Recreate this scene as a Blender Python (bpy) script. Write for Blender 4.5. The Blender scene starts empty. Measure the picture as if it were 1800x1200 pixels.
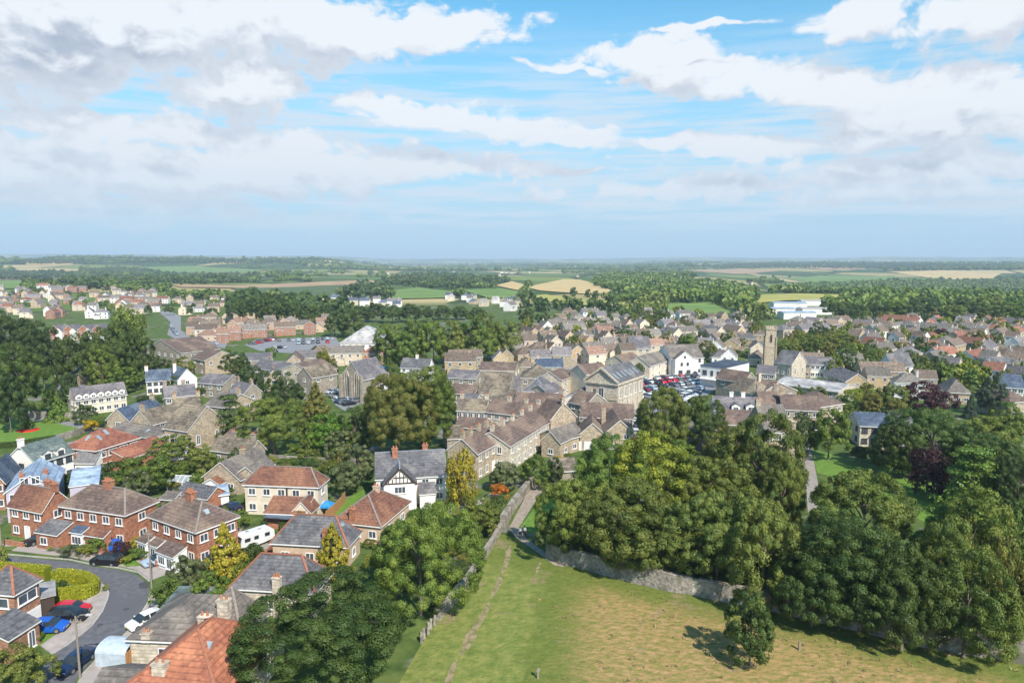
import bpy, bmesh, math, random
import numpy as np
from mathutils import Vector, Matrix, noise
R = math.radians
S = bpy.context.scene
COL = S.collection
# ------------------------------------------------------------------ camera
H = 42.0                                   # drone height above the town
PITCH = R(6.75)
cam_d = bpy.data.cameras.new('camera'); cam = bpy.data.objects.new('camera', cam_d); COL.objects.link(cam)
cam.location = (0, 0, H); cam.rotation_euler = (R(90) - PITCH, 0, 0)
cam_d.sensor_width = 36; cam_d.lens = 24; cam_d.clip_start = 0.5; cam_d.clip_end = 60000
S.camera = cam
# ------------------------------------------------------------------ sun and exposure
SUN_EL = R(44); SUN_AZ = R(152)             # azimuth clockwise from +Y: right and a little behind the drone
SDIR = Vector((math.sin(SUN_AZ) * math.cos(SUN_EL), math.cos(SUN_AZ) * math.cos(SUN_EL), math.sin(SUN_EL)))
sun_d = bpy.data.lights.new('sun', 'SUN'); sun_d.energy = 5.0; sun_d.angle = R(0.5); sun_d.color = (1, .93, .82)
sun = bpy.data.objects.new('sun', sun_d); COL.objects.link(sun)
sun.rotation_euler = (-SDIR).to_track_quat('-Z', 'Y').to_euler(); sun.location = SDIR * 300
S.view_settings.view_transform = 'Standard'; S.view_settings.look = 'None'
S.view_settings.exposure = 0.5; S.view_settings.gamma = 1
cy = S.cycles
cy.max_bounces = 6; cy.diffuse_bounces = 3; cy.glossy_bounces = 2; cy.transmission_bounces = 3; cy.transparent_max_bounces = 24
cy.volume_bounces = 0; cy.use_denoising = True; cy.sample_clamp_indirect = 6
# ------------------------------------------------------------------ pixels of the 1800x1200 photo <-> places on the ground
def ray(px, py):
    u = (px - 900) / 1200.0; v = (600 - py) / 1200.0
    return Vector((u, math.cos(PITCH) + v * math.sin(PITCH), -math.sin(PITCH) + v * math.cos(PITCH)))
def sm(a, b, x):
    t = max(0.0, min(1.0, (x - a) / (b - a))); return t * t * (3 - 2 * t)
def terr(x, y):
    d = math.hypot(x, y)
    if d < 620: return 0.0
    az = math.degrees(math.atan2(x, y))
    k = sm(620, 1700, d)
    z = k * (noise.noise(Vector((x / 700, y / 700, 3.1))) * 11 + noise.noise(Vector((x / 240, y / 240, 7.7))) * 2.5 - 4)
    # wooded ridges far left and right, faint blue hills in the middle
    n1 = noise.noise(Vector((az / 6, d / 1500, 1.7)))
    z += 56 * sm(2600, 4300, d) * (1 - sm(-17, -9, az)) * (1 + .12 * n1)
    z += 30 * sm(700, 1300, d) * (1 - sm(1300, 2000, d)) * (1 - sm(-30, -18, az)) * .35
    z += 22 * sm(3000, 5200, d) * sm(7, 16, az) * (1 + .25 * n1)
    z -= 22 * sm(900, 1600, d) * (1 - sm(2000, 3600, d)) * sm(14, 24, az)
    z += 105 * sm(9000, 13500, d) * (.75 + .3 * noise.noise(Vector((az / 9, 2.2, 0))) + .15 * noise.noise(Vector((az / 3, 5.2, 0)))) * (1 - sm(40, 70, abs(az)))
    return z
def P(px, py, h=0.0):
    d = ray(px, py)
    if d.z < -1e-4:
        t = (h - H) / d.z
        if t * d.y < 600: return Vector((t * d.x, t * d.y, h))
    t = 560.0
    while t < 16000:
        p = d * t
        if H + p.z - h <= terr(p.x, p.y): break
        t += max(4, t * .006)
    p = d * t
    return Vector((p.x, p.y, terr(p.x, p.y) + h))
def zat(px, py, y):                          # height of the photo's row py at depth y
    d = ray(px, py); return H + d.z / d.y * y
def topx(p):
    v = Vector(p) - Vector((0, 0, H)); f = v.y * math.cos(PITCH) - v.z * math.sin(PITCH); u = v.y * math.sin(PITCH) + v.z * math.cos(PITCH)
    return (900 + 1200 * v.x / f, 600 - 1200 * u / f)
# ------------------------------------------------------------------ world: Nishita sky with the day's clouds in it
W = bpy.data.worlds.new('World'); S.world = W; W.use_nodes = True
def build_world():
    nt = W.node_tree; nt.nodes.clear(); N = nt.nodes; L = nt.links
    def nd(t, **k):
        n = N.new(t)
        for a, b in k.items(): setattr(n, a, b)
        return n
    def mth(op, a, b=None, c=None, clamp=False):
        n = nd('ShaderNodeMath', operation=op, use_clamp=clamp)
        for i, v in enumerate((a, b, c)):
            if v is None: continue
            if isinstance(v, (int, float)): n.inputs[i].default_value = v
            else: L.new(v, n.inputs[i])
        return n.outputs[0]
    def vm(op, a, b):
        n = nd('ShaderNodeVectorMath', operation=op)
        for i, v in enumerate((a, b)):
            if isinstance(v, tuple): n.inputs[i].default_value = v
            else: L.new(v, n.inputs[i])
        return n.outputs['Value' if op == 'LENGTH' else 'Vector']
    def smooth(v, a, b, lo=0., hi=1.):
        n = nd('ShaderNodeMapRange', interpolation_type='SMOOTHSTEP')
        L.new(v, n.inputs[0])
        for i, q in enumerate((a, b, lo, hi)): n.inputs[i + 1].default_value = q
        return n.outputs[0]
    def nz(vec, scale, detail=7, rough=.55):
        n = nd('ShaderNodeTexNoise', noise_dimensions='3D'); n.inputs['Scale'].default_value = scale
        n.inputs['Detail'].default_value = detail; n.inputs['Roughness'].default_value = rough
        L.new(vec, n.inputs['Vector']); return n.outputs
    def mixc(f, a, b):
        n = nd('ShaderNodeMix', data_type='RGBA'); L.new(f, n.inputs[0]) if not isinstance(f, float) else setattr(n.inputs[0], 'default_value', f)
        for i, v in ((6, a), (7, b)):
            if isinstance(v, tuple): n.inputs[i].default_value = v
            else: L.new(v, n.inputs[i])
        return n.outputs[2]
    tc = nd('ShaderNodeTexCoord'); sep = nd('ShaderNodeSeparateXYZ'); L.new(tc.outputs['Generated'], sep.inputs[0])
    az = mth('ARCTAN2', sep.outputs[0], sep.outputs[1]); el = mth('ARCSINE', sep.outputs[2])
    cb = nd('ShaderNodeCombineXYZ'); L.new(az, cb.inputs[0]); L.new(el, cb.inputs[1])
    A0 = cb.outputs[0]
    # (photo x, y, half width, half height, tilt, strength)
    blobs = [(190, 20, 400, 115, 0, 1.35), (60, 95, 270, 70, 4, 1.15), (430, 140, 140, 82, 8, 1.2), (700, 55, 290, 48, 7, 1.15), (560, 40, 200, 75, 0, 1.1),
             (300, 235, 420, 40, -3, .95), (120, 290, 420, 60, -3, 1.05), (420, 300, 330, 50, -5, 1.1), (800, 210, 280, 34, -6, 1.05), (1000, 240, 130, 24, -14, .95),
             (700, 300, 420, 38, 2, .95), (1120, 85, 130, 30, 3, 1.0), (1200, 115, 170, 42, -11, 1.15), (1420, 150, 290, 48, -8, 1.2), (1640, 195, 190, 82, 2, 1.35),
             (1530, 245, 150, 30, 3, 1.0), (1330, 262, 125, 32, -6, 1.15), (1200, 245, 160, 14, 0, .8), (1520, 22, 120, 38, 12, 1.15), (1740, 20, 150, 52, 8, 1.0),
             (1000, 118, 110, 9, -5, .75), (1240, 47, 170, 7, -2, .8), (1640, 300, 330, 38, 0, 1.0), (1250, 330, 420, 26, 2, .8), (1040, 305, 140, 13, 0, .8), (250, 370, 420, 32, 0, .8), (1650, 345, 260, 22, 0, .95)]
    def field(off):
        A = vm('ADD', A0, off) if off else A0
        wn = nz(A, 9, 3)[1]
        w = vm('MULTIPLY', vm('SUBTRACT', wn, (.5, .5, .5)), (.085, .05, 0))
        A = vm('ADD', A, w); cur = None
        for (x, y, rx, ry, rot, s) in blobs:
            d = ray(x, y).normalized()
            q = vm('SUBTRACT', A, (math.atan2(d.x, d.y), math.asin(d.z), 0))
            if rot:
                n = nd('ShaderNodeVectorRotate', rotation_type='Z_AXIS'); L.new(q, n.inputs['Vector']); n.inputs['Angle'].default_value = -R(rot); q = n.outputs[0]
            q = vm('MULTIPLY', q, (1200 / rx, 1200 / ry, 1)); ln = vm('LENGTH', q, (0, 0, 0))
            v = mth('MULTIPLY', mth('SUBTRACT', 1.0, ln), s)
            cur = v if cur is None else mth('SMOOTH_MAX', cur, v, .25)
        # open cumulus over the rest of the sky, outside the framed part
        sky = mth('SUBTRACT', mth('MULTIPLY', nz(A, 3.2, 2)[0], 2.2), 1.55)
        off_frame = mth('MAXIMUM', smooth(mth('ABSOLUTE', az), .75, .95), smooth(el, .40, .52))
        sky = mth('SUBTRACT', sky, mth('SUBTRACT', 2.0, mth('MULTIPLY', off_frame, 2.0)))
        cur = mth('MAXIMUM', cur, sky); cur = mth('MAXIMUM', cur, -1.0)
        st = nd('ShaderNodeVectorMath', operation='MULTIPLY'); L.new(A, st.inputs[0]); st.inputs[1].default_value = (1, 1.7, 1)
        f1 = mth('ADD', mth('SUBTRACT', nz(st.outputs[0], 7.5, 9, .6)[0], .5), mth('MULTIPLY', mth('SUBTRACT', nz(st.outputs[0], 26, 8, .62)[0], .5), .62))
        vo = nd('ShaderNodeTexVoronoi', feature='SMOOTH_F1'); vo.inputs['Scale'].default_value = 20; vo.inputs['Detail'].default_value = 3; vo.inputs['Roughness'].default_value = .55; vo.inputs['Smoothness'].default_value = .35
        L.new(st.outputs[0], vo.inputs['Vector']); puff = mth('MULTIPLY', mth('SUBTRACT', .42, vo.outputs['Distance']), PUFF)
        f1 = mth('ADD', f1, puff)
        return mth('ADD', mth('ADD', cur, COVER), mth('MULTIPLY', f1, 1.3)), f1
    D, f1 = field(None); Du, _ = field((.016, .046, 0))
    alpha = smooth(D, .0, .38)
    # lit from the upper right: denser cloud above and to the right means grey underside
    rel = mth('ADD', mth('SUBTRACT', D, Du), mth('MULTIPLY', mth('SUBTRACT', nz(A0, 16, 6, .6)[0], .5), .30))
    lit = smooth(rel, -.40, .40)
    thick = smooth(D, .2, 1.1)
    lit2 = mth('SUBTRACT', 1.0, mth('MULTIPLY', mth('SUBTRACT', 1.0, lit), mth('ADD', mth('MULTIPLY', thick, .55), .45)))
    ccol = mixc(lit2, (.31, .35, .43, 1), (.655, .675, .705, 1))
    ccol = mixc(smooth(el, .24, .05, 0., .5), ccol, (.44, .505, .585, 1))
    skyn = nd('ShaderNodeTexSky', sky_type='NISHITA'); skyn.sun_disc = False
    skyn.sun_elevation = SUN_EL; skyn.sun_rotation = SUN_AZ; skyn.altitude = 200; skyn.air_density = 1.0; skyn.dust_density = .6; skyn.ozone_density = 2.0
    hs = nd('ShaderNodeHueSaturation'); hs.inputs['Hue'].default_value = SKY_HUE; hs.inputs['Saturation'].default_value = SKY_SAT; hs.inputs['Value'].default_value = SKY_VAL
    L.new(skyn.outputs[0], hs.inputs['Color'])
    # thin stratus streaks low over the horizon
    stv = nd('ShaderNodeVectorMath', operation='MULTIPLY'); L.new(A0, stv.inputs[0]); stv.inputs[1].default_value = (1, 13, 1)
    sn = nz(stv.outputs[0], 5.5, 6, .6)[0]
    band = mth('MULTIPLY', smooth(el, .025, .07), smooth(el, .34, .18))
    salpha = mth('MULTIPLY', mth('MULTIPLY', smooth(sn, .38, .62), band), .85)
    hz = smooth(el, .40, .02, 0., .93)
    inv = 1.0 / SKY_STR
    def sc(c): return (c[0] * inv, c[1] * inv, c[2] * inv, 1)
    base = mixc(hz, hs.outputs[0], sc((.29, .465, .60)))
    base = mixc(salpha, base, sc((.50, .575, .65)))
    mul = nd('ShaderNodeVectorMath', operation='SCALE'); L.new(ccol, mul.inputs[0]); mul.inputs['Scale'].default_value = inv
    low = smooth(el, .02, .11, .25, 1.0)
    fin = mixc(mth('MULTIPLY', mth('MULTIPLY', alpha, low), .95), base, mul.outputs[0])
    bg = nd('ShaderNodeBackground'); bg.inputs['Strength'].default_value = SKY_STR; L.new(fin, bg.inputs['Color'])
    out = nd('ShaderNodeOutputWorld'); L.new(bg.outputs[0], out.inputs[0])
    W.cycles.sampling_method = 'MANUAL'; W.cycles.sample_map_resolution = 512
PUFF = .46; COVER = .27; SKY_STR = 0.1; SKY_HUE = .478; SKY_SAT = 1.3; SKY_VAL = 1.5
build_world()
# ------------------------------------------------------------------ materials
def new_mat(name):
    m = bpy.data.materials.new(name); m.use_nodes = True
    return m, m.node_tree, m.node_tree.nodes['Principled BSDF']
def lk(nt, a, b): nt.links.new(a, b)
def rgba(c): return (c[0], c[1], c[2], 1)
def M(name, c1, c2=None, scale=3.0, rough=.85, bump=0.0, stretch=(1, 1, 1), detail=5, spec=.3, objcol=False, course=0.0, lo=.35, hi=.65, metallic=0., c3=None, scale3=.4, world=False, dist=.02):
    """noise-mottled material; objcol multiplies by the object's own colour; course adds horizontal tile or stone courses"""
    m, nt, b = new_mat(name); N = nt.nodes
    tc = N.new('ShaderNodeTexCoord'); mp = N.new('ShaderNodeMapping'); mp.inputs['Scale'].default_value = stretch
    if world:
        g = N.new('ShaderNodeNewGeometry'); lk(nt, g.outputs['Position'], mp.inputs[0])
    else:
        oi0 = N.new('ShaderNodeObjectInfo'); ad = N.new('ShaderNodeVectorMath'); ad.operation = 'ADD'
        lk(nt, tc.outputs['Object'], ad.inputs[0]); lk(nt, oi0.outputs['Location'], ad.inputs[1]); lk(nt, ad.outputs[0], mp.inputs[0])
    nz = N.new('ShaderNodeTexNoise'); nz.inputs['Scale'].default_value = scale; nz.inputs['Detail'].default_value = detail; nz.inputs['Roughness'].default_value = .65
    lk(nt, mp.outputs[0], nz.inputs['Vector'])
    cr = N.new('ShaderNodeValToRGB'); cr.color_ramp.elements[0].position = lo; cr.color_ramp.elements[1].position = hi
    cr.color_ramp.elements[0].color = rgba(c1); cr.color_ramp.elements[1].color = rgba(c2 or c1)
    lk(nt, nz.outputs[0], cr.inputs[0]); col = cr.outputs[0]
    def mix(f, a, bb, mode='MIX'):
        x = N.new('ShaderNodeMix'); x.data_type = 'RGBA'; x.blend_type = mode
        if isinstance(f, float): x.inputs[0].default_value = f
        else: lk(nt, f, x.inputs[0])
        for i, v in ((6, a), (7, bb)):
            if isinstance(v, tuple): x.inputs[i].default_value = v
            else: lk(nt, v, x.inputs[i])
        return x.outputs[2]
    if c3:
        n3 = N.new('ShaderNodeTexNoise'); n3.inputs['Scale'].default_value = scale3; n3.inputs['Detail'].default_value = 4
        lk(nt, mp.outputs[0], n3.inputs['Vector'])
        r3 = N.new('ShaderNodeMapRange'); r3.interpolation_type = 'SMOOTHSTEP'; r3.inputs[1].default_value = .48; r3.inputs[2].default_value = .62
        lk(nt, n3.outputs[0], r3.inputs[0]); col = mix(r3.outputs[0], col, rgba(c3))
    hgt = nz.outputs[0]
    if course:
        sp = N.new('ShaderNodeSeparateXYZ'); lk(nt, tc.outputs['Object'], sp.inputs[0])
        w = N.new('ShaderNodeMath'); w.operation = 'MULTIPLY'; w.inputs[1].default_value = 1 / course; lk(nt, sp.outputs[2], w.inputs[0])
        fr = N.new('ShaderNodeMath'); fr.operation = 'FRACT'; lk(nt, w.outputs[0], fr.inputs[0])
        r = N.new('ShaderNodeMapRange'); r.inputs[1].default_value = 0; r.inputs[2].default_value = .35; r.inputs[3].default_value = .62; r.inputs[4].default_value = 1
        lk(nt, fr.outputs[0], r.inputs[0])
        fl = N.new('ShaderNodeMath'); fl.operation = 'FLOOR'; lk(nt, w.outputs[0], fl.inputs[0])
        # each tile along a course has its own tone
        cx = N.new('ShaderNodeVectorMath'); cx.operation = 'MULTIPLY'; cx.inputs[1].default_value = (1 / (course * 1.1), 1 / (course * 1.1), 1 / course); lk(nt, tc.outputs['Object'], cx.inputs[0])
        flo = N.new('ShaderNodeVectorMath'); flo.operation = 'FLOOR'; lk(nt, cx.outputs[0], flo.inputs[0])
        wn = N.new('ShaderNodeTexWhiteNoise'); lk(nt, flo.outputs[0], wn.inputs[0])
        r2 = N.new('ShaderNodeMapRange'); r2.inputs[3].default_value = .78; r2.inputs[4].default_value = 1.2; lk(nt, wn.outputs[0], r2.inputs[0])
        mm = N.new('ShaderNodeMath'); mm.operation = 'MULTIPLY'; lk(nt, r.outputs[0], mm.inputs[0]); lk(nt, r2.outputs[0], mm.inputs[1])
        cc = N.new('ShaderNodeCombineColor')
        for i in range(3): lk(nt, mm.outputs[0], cc.inputs[i])
        col = mix(1.0, col, cc.outputs[0], 'MULTIPLY'); hgt = mm.outputs[0]
    if objcol:
        oi = N.new('ShaderNodeObjectInfo'); col = mix(1.0, col, oi.outputs['Color'], 'MULTIPLY')
    lk(nt, col, b.inputs['Base Color'])
    b.inputs['Roughness'].default_value = rough; b.inputs['Specular IOR Level'].default_value = spec; b.inputs['Metallic'].default_value = metallic
    if bump:
        bp = N.new('ShaderNodeBump'); bp.inputs['Strength'].default_value = bump; bp.inputs['Distance'].default_value = dist
        lk(nt, hgt, bp.inputs['Height']); lk(nt, bp.outputs[0], b.inputs['Normal'])
    return m
def leaf_mat(name, trans=.3):
    m, nt, b = new_mat(name); N = nt.nodes
    oi = N.new('ShaderNodeObjectInfo'); at = N.new('ShaderNodeAttribute'); at.attribute_name = 'tint'
    hs = N.new('ShaderNodeHueSaturation'); lk(nt, oi.outputs['Color'], hs.inputs['Color'])
    r = N.new('ShaderNodeMapRange'); r.inputs[3].default_value = .55; r.inputs[4].default_value = 1.5; lk(nt, at.outputs['Fac'], r.inputs[0]); lk(nt, r.outputs[0], hs.inputs['Value'])
    r2 = N.new('ShaderNodeMapRange'); r2.inputs[3].default_value = .53; r2.inputs[4].default_value = .475; lk(nt, at.outputs['Fac'], r2.inputs[0]); lk(nt, r2.outputs[0], hs.inputs['Hue'])
    lk(nt, hs.outputs[0], b.inputs['Base Color']); b.inputs['Roughness'].default_value = .55; b.inputs['Specular IOR Level'].default_value = .35
    tr = N.new('ShaderNodeBsdfTranslucent'); lk(nt, hs.outputs[0], tr.inputs['Color'])
    mx = N.new('ShaderNodeMixShader'); mx.inputs[0].default_value = trans; lk(nt, b.outputs[0], mx.inputs[1]); lk(nt, tr.outputs[0], mx.inputs[2])
    lk(nt, mx.outputs[0], N['Material Output'].inputs[0]); return m
G3 = lambda v: (v, v, v)
MT = {}
def wallm(k, c, k2=.72, scale=1.6, bump=.3, c3=None, course=0.0, s3=.25):
    MT[k] = M('wall_' + k, tuple(q * k2 for q in c), tuple(min(.9, q * 1.15) for q in c), scale=scale, bump=bump, rough=.9, c3=c3, course=course, scale3=s3)
wallm('brick', (.37, .165, .10), .7, 2.2, .3, c3=(.30, .135, .085), course=.3)
wallm('brown brick', (.34, .18, .115), .72, 2.0, .3, course=.3)
wallm('orange brick', (.42, .19, .10), .75, 2, .3, course=.3)
wallm('cream', (.62, .54, .43), .9, .8, .1, c3=(.55, .48, .39))
wallm('white', (.72, .69, .64), .92, .7, .1, c3=(.66, .645, .62))
wallm('honey stone', (.47, .39, .29), .78, 2.0, .4, course=.4)
MT['van white'] = M('van_white', (.56, .56, .56), (.62, .62, .62), scale=1, rough=.4)
wallm('tan stone', (.43, .35, .255), .66, 2.6, .5, c3=(.36, .295, .215), course=.35)
wallm('grey stone', (.34, .295, .24), .62, 2.6, .5, c3=(.275, .24, .195), course=.35)
wallm('pale stone', (.54, .475, .385), .76, 2.0, .4, c3=(.47, .405, .32), course=.4)
wallm('buff', (.50, .37, .27), .85, 1.2, .15)
wallm('lavender', (.42, .39, .47), .9, .6, .05)
def roofm(k, c, c2, c3=None, course=.32, scale=1.3):
    MT[k] = M('roof_' + k, c, c2, scale=scale, bump=.5, rough=.8, course=course, c3=tuple(min(.5, q * 1.12 + w) for q, w in zip(c2, (.016, .012, 0))), scale3=.22, spec=.35, dist=.03)
roofm('brown', (.095, .066, .055), (.165, .118, .099), (.13, .10, .086))
roofm('red-brown', (.115, .052, .036), (.20, .092, .062), (.15, .075, .05))
roofm('red', (.17, .062, .042), (.27, .108, .072), (.20, .078, .052))
roofm('orange-red', (.25, .088, .05), (.37, .145, .085))
roofm('slate', (.07, .07, .077), (.14, .137, .148), (.088, .087, .095))
roofm('blue slate', (.035, .05, .085), (.085, .115, .165), (.055, .07, .105))
roofm('purple slate', (.085, .079, .088), (.165, .153, .165), (.12, .108, .125))
roofm('stone', (.082, .067, .052), (.20, .165, .125), (.115, .09, .07), course=.45, scale=1.0)
roofm('grey-brown', (.105, .09, .08), (.17, .15, .135), (.13, .11, .098))
roofm('green slate', (.06, .085, .085), (.13, .165, .16), (.08, .10, .10))
roofm('pale grey', (.26, .25, .255), (.40, .385, .385), (.30, .29, .29), course=.9)
roofm('blue metal', (.19, .25, .35), (.27, .35, .47), None, course=.6)
MT['wall_any'] = M('wall_any', G3(.68), G3(1.15), scale=1.6, bump=.2, objcol=True, rough=.9)
MT['roof_any'] = M('roof_any', G3(.62), G3(1.35), scale=1.2, bump=.4, objcol=True, rough=.82, course=.4)
MT['trim'] = M('white_trim', (.70, .69, .67), (.78, .77, .75), scale=2, rough=.5)
MT['dark trim'] = M('dark_trim', (.03, .03, .032), (.05, .05, .05), rough=.6)
MT['ridge red'] = M('ridge_red', (.24, .09, .055), (.32, .14, .09), scale=4)
MT['ridge pale'] = M('ridge_pale', (.17, .145, .13), (.25, .22, .20), scale=4)
MT['pot'] = M('chimney_pot', (.30, .12, .06), (.42, .19, .10), scale=3)
MT['lead'] = M('lead', (.20, .22, .25), (.28, .30, .34), scale=2, rough=.5)
def glass_m(name, c, rough=.08):
    m, nt, b = new_mat(name); b.inputs['Base Color'].default_value = rgba(c); b.inputs['Roughness'].default_value = rough; b.inputs['Specular IOR Level'].default_value = .7
    N = nt.nodes; nz = N.new('ShaderNodeTexNoise'); nz.inputs['Scale'].default_value = .8; g = N.new('ShaderNodeNewGeometry'); lk(nt, g.outputs['Position'], nz.inputs[0])
    cr = N.new('ShaderNodeValToRGB'); cr.color_ramp.elements[0].color = rgba(tuple(q * .4 for q in c)); cr.color_ramp.elements[1].color = rgba(tuple(min(.5, q * 2.2) for q in c)); lk(nt, nz.outputs[0], cr.inputs[0]); lk(nt, cr.outputs[0], b.inputs['Base Color'])
    return m
MT['glass'] = glass_m('window_glass', (.05, .06, .075))
MT['car glass'] = glass_m('car_glass', (.02, .025, .03), .05)
MT['skylight'] = glass_m('skylight_glass', (.20, .27, .36), .1)
MT['paint'] = M('car_paint', G3(.95), G3(1.0), objcol=True, rough=.25, spec=.6, scale=1)
MT['tyre'] = M('tyre', (.018, .018, .018), (.03, .03, .03), rough=.9)
MT['rim'] = M('wheel_rim', (.30, .30, .31), (.42, .42, .43), rough=.35, metallic=.6)
MT['lamp'] = M('headlamp', (.65, .66, .68), (.75, .75, .76), rough=.15, spec=.6)
MT['tail'] = M('tail_lamp', (.30, .01, .01), (.36, .02, .02), rough=.2, spec=.6)
MT['plate'] = M('number_plate', (.60, .42, .03), (.62, .45, .05), rough=.4)
MT['wood'] = M('timber', (.13, .095, .065), (.24, .19, .14), scale=6, stretch=(1, 1, 8), bump=.3)
MT['fence wood'] = M('fence_timber', (.30, .15, .06), (.44, .24, .10), scale=5, stretch=(1, 1, 6), bump=.3)
MT['grey wood'] = M('weathered_timber', (.17, .145, .12), (.30, .265, .22), scale=5, stretch=(1, 1, 6), bump=.3)
MT['dark wood'] = M('dark_timber', (.035, .025, .02), (.075, .055, .045), scale=5, stretch=(1, 1, 6), bump=.3)
MT['bark'] = M('bark', (.085, .068, .05), (.19, .155, .12), scale=4, stretch=(1, 1, .3), bump=.6)
MT['leaf'] = leaf_mat('leaves')
MT['needle'] = leaf_mat('needles', .15)
MT['drystone'] = M('field_stone', (.13, .115, .095), (.42, .38, .325), scale=2.4, bump=.9, rough=.95, c3=(.17, .155, .12), scale3=.5, dist=.08, lo=.3, hi=.7)
MT['tarp'] = M('blue_tarp', (.02, .17, .42), (.04, .26, .55), rough=.5)
MT['teal'] = M('teal_cover', (.02, .25, .36), (.05, .38, .46), rough=.5)
MT['metal'] = M('galvanised_metal', (.36, .42, .48), (.48, .55, .62), rough=.4, scale=2, spec=.5)
MT['skin'] = M('skin', (.45, .27, .19), (.5, .31, .22), rough=.6)
MT['white cloth'] = M('white_cloth', (.62, .62, .66), (.72, .72, .75))
MT['dark cloth'] = M('dark_cloth', (.02, .022, .035), (.04, .042, .06))
MT['pink cloth'] = M('pink_cloth', (.45, .25, .28), (.5, .3, .33))
MT['hair'] = M('hair', (.03, .02, .013), (.06, .04, .025))
# ------------------------------------------------------------------ mesh helper: boxes, quads, tubes collected into one mesh
class MB:
    def __init__(s): s.v = []; s.f = []; s.m = []
    def face(s, pts, mi=0):
        i = len(s.v); s.v += [tuple(p) for p in pts]; s.f.append(tuple(range(i, i + len(pts)))); s.m.append(mi)
    def box(s, c, d, mi=0, rz=0.0, taper=1.0, base=False):
        """c centre (or base centre), d full sizes"""
        x, y, z = d[0] / 2, d[1] / 2, d[2]; z0 = c[2] if base else c[2] - z / 2
        cs, sn = math.cos(rz), math.sin(rz); i = len(s.v)
        for zz, k in ((z0, 1), (z0 + z, taper)):
            for a, b in ((-x, -y), (x, -y), (x, y), (-x, y)):
                a *= k; b *= k; s.v.append((c[0] + a * cs - b * sn, c[1] + a * sn + b * cs, zz))
        for q in ((0, 3, 2, 1), (4, 5, 6, 7), (0, 1, 5, 4), (1, 2, 6, 5), (2, 3, 7, 6), (3, 0, 4, 7)):
            s.f.append(tuple(i + k for k in q)); s.m.append(mi)
    def beam(s, a, b, w, h, mi=0):
        a = Vector(a); b = Vector(b); d = (b - a).normalized(); up = Vector((0, 0, 1))
        if abs(d.z) > .95: up = Vector((0, 1, 0))
        r = d.cross(up).normalized() * w / 2; u = r.cross(d).normalized() * h / 2; i = len(s.v)
        for p in (a, b):
            for q in (-r - u, r - u, r + u, -r + u): s.v.append(tuple(p + q))
        for q in ((0, 1, 2, 3), (7, 6, 5, 4), (0, 4, 5, 1), (1, 5, 6, 2), (2, 6, 7, 3), (3, 7, 4, 0)):
            s.f.append(tuple(i + k for k in q)); s.m.append(mi)
    def tube(s, pts, rad, n=8, mi=0, cap=True):
        i = len(s.v); k = len(pts); pts = [Vector(p) for p in pts]
        for j, p in enumerate(pts):
            d = (pts[min(j + 1, k - 1)] - pts[max(j - 1, 0)]).normalized(); up = Vector((0, 0, 1)) if abs(d.z) < .9 else Vector((1, 0, 0))
            a = d.cross(up).normalized(); b = d.cross(a); r = rad[j] if isinstance(rad, (list, tuple)) else rad
            for t in range(n):
                an = 2 * math.pi * t / n; s.v.append(tuple(p + a * math.cos(an) * r + b * math.sin(an) * r))
        for j in range(k - 1):
            for t in range(n):
                t2 = (t + 1) % n; s.f.append((i + j * n + t, i + j * n + t2, i + (j + 1) * n + t2, i + (j + 1) * n + t)); s.m.append(mi)
        if cap:
            s.f.append(tuple(i + t for t in range(n))); s.m.append(mi)
            s.f.append(tuple(i + (k - 1) * n + t for t in reversed(range(n)))); s.m.append(mi)
    def mesh(s, name, mats, smooth=False):
        me = bpy.data.meshes.new(name); me.from_pydata(s.v, [], s.f)
        for m in mats: me.materials.append(MT[m] if isinstance(m, str) else m)
        me.polygons.foreach_set('material_index', s.m)
        if smooth: me.polygons.foreach_set('use_smooth', [True] * len(s.f))
        me.update(); return me
    def build(s, name, mats, parent=None, smooth=False, fix=True):
        me = s.mesh(name, mats, smooth)
        if fix:
            bm = bmesh.new(); bm.from_mesh(me); bmesh.ops.recalc_face_normals(bm, faces=bm.faces); bm.to_mesh(me); bm.free()
        return link(name, me, parent)
def link(name, me, parent=None):
    o = bpy.data.objects.new(name, me); COL.objects.link(o)
    if parent: o.parent = parent
    return o
AUTO = []                                     # things whose label is settled at the end, beside the nearest landmark
LAND = []                                     # (world position, phrase)
def tag(o, label, cat, group=None, auto=False):
    o['category'] = cat
    if group: o['group'] = group
    if auto: AUTO.append((o, label, Vector(o.location)))
    else: o['label'] = label
    return o
def empty(name, loc, rz=0.0):
    o = bpy.data.objects.new(name, None); COL.objects.link(o); o.location = loc; o.rotation_euler = (0, 0, rz); o.empty_display_size = .5; return o
def struct(o, label=None, kind='structure'):
    o['kind'] = kind
    if label: o['label'] = label
    return o
OCC = []                                      # discs already built on
def free(x, y, r):
    for (a, b, q) in OCC:
        if (a - x) ** 2 + (b - y) ** 2 < (q + r) ** 2: return False
    return True
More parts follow.
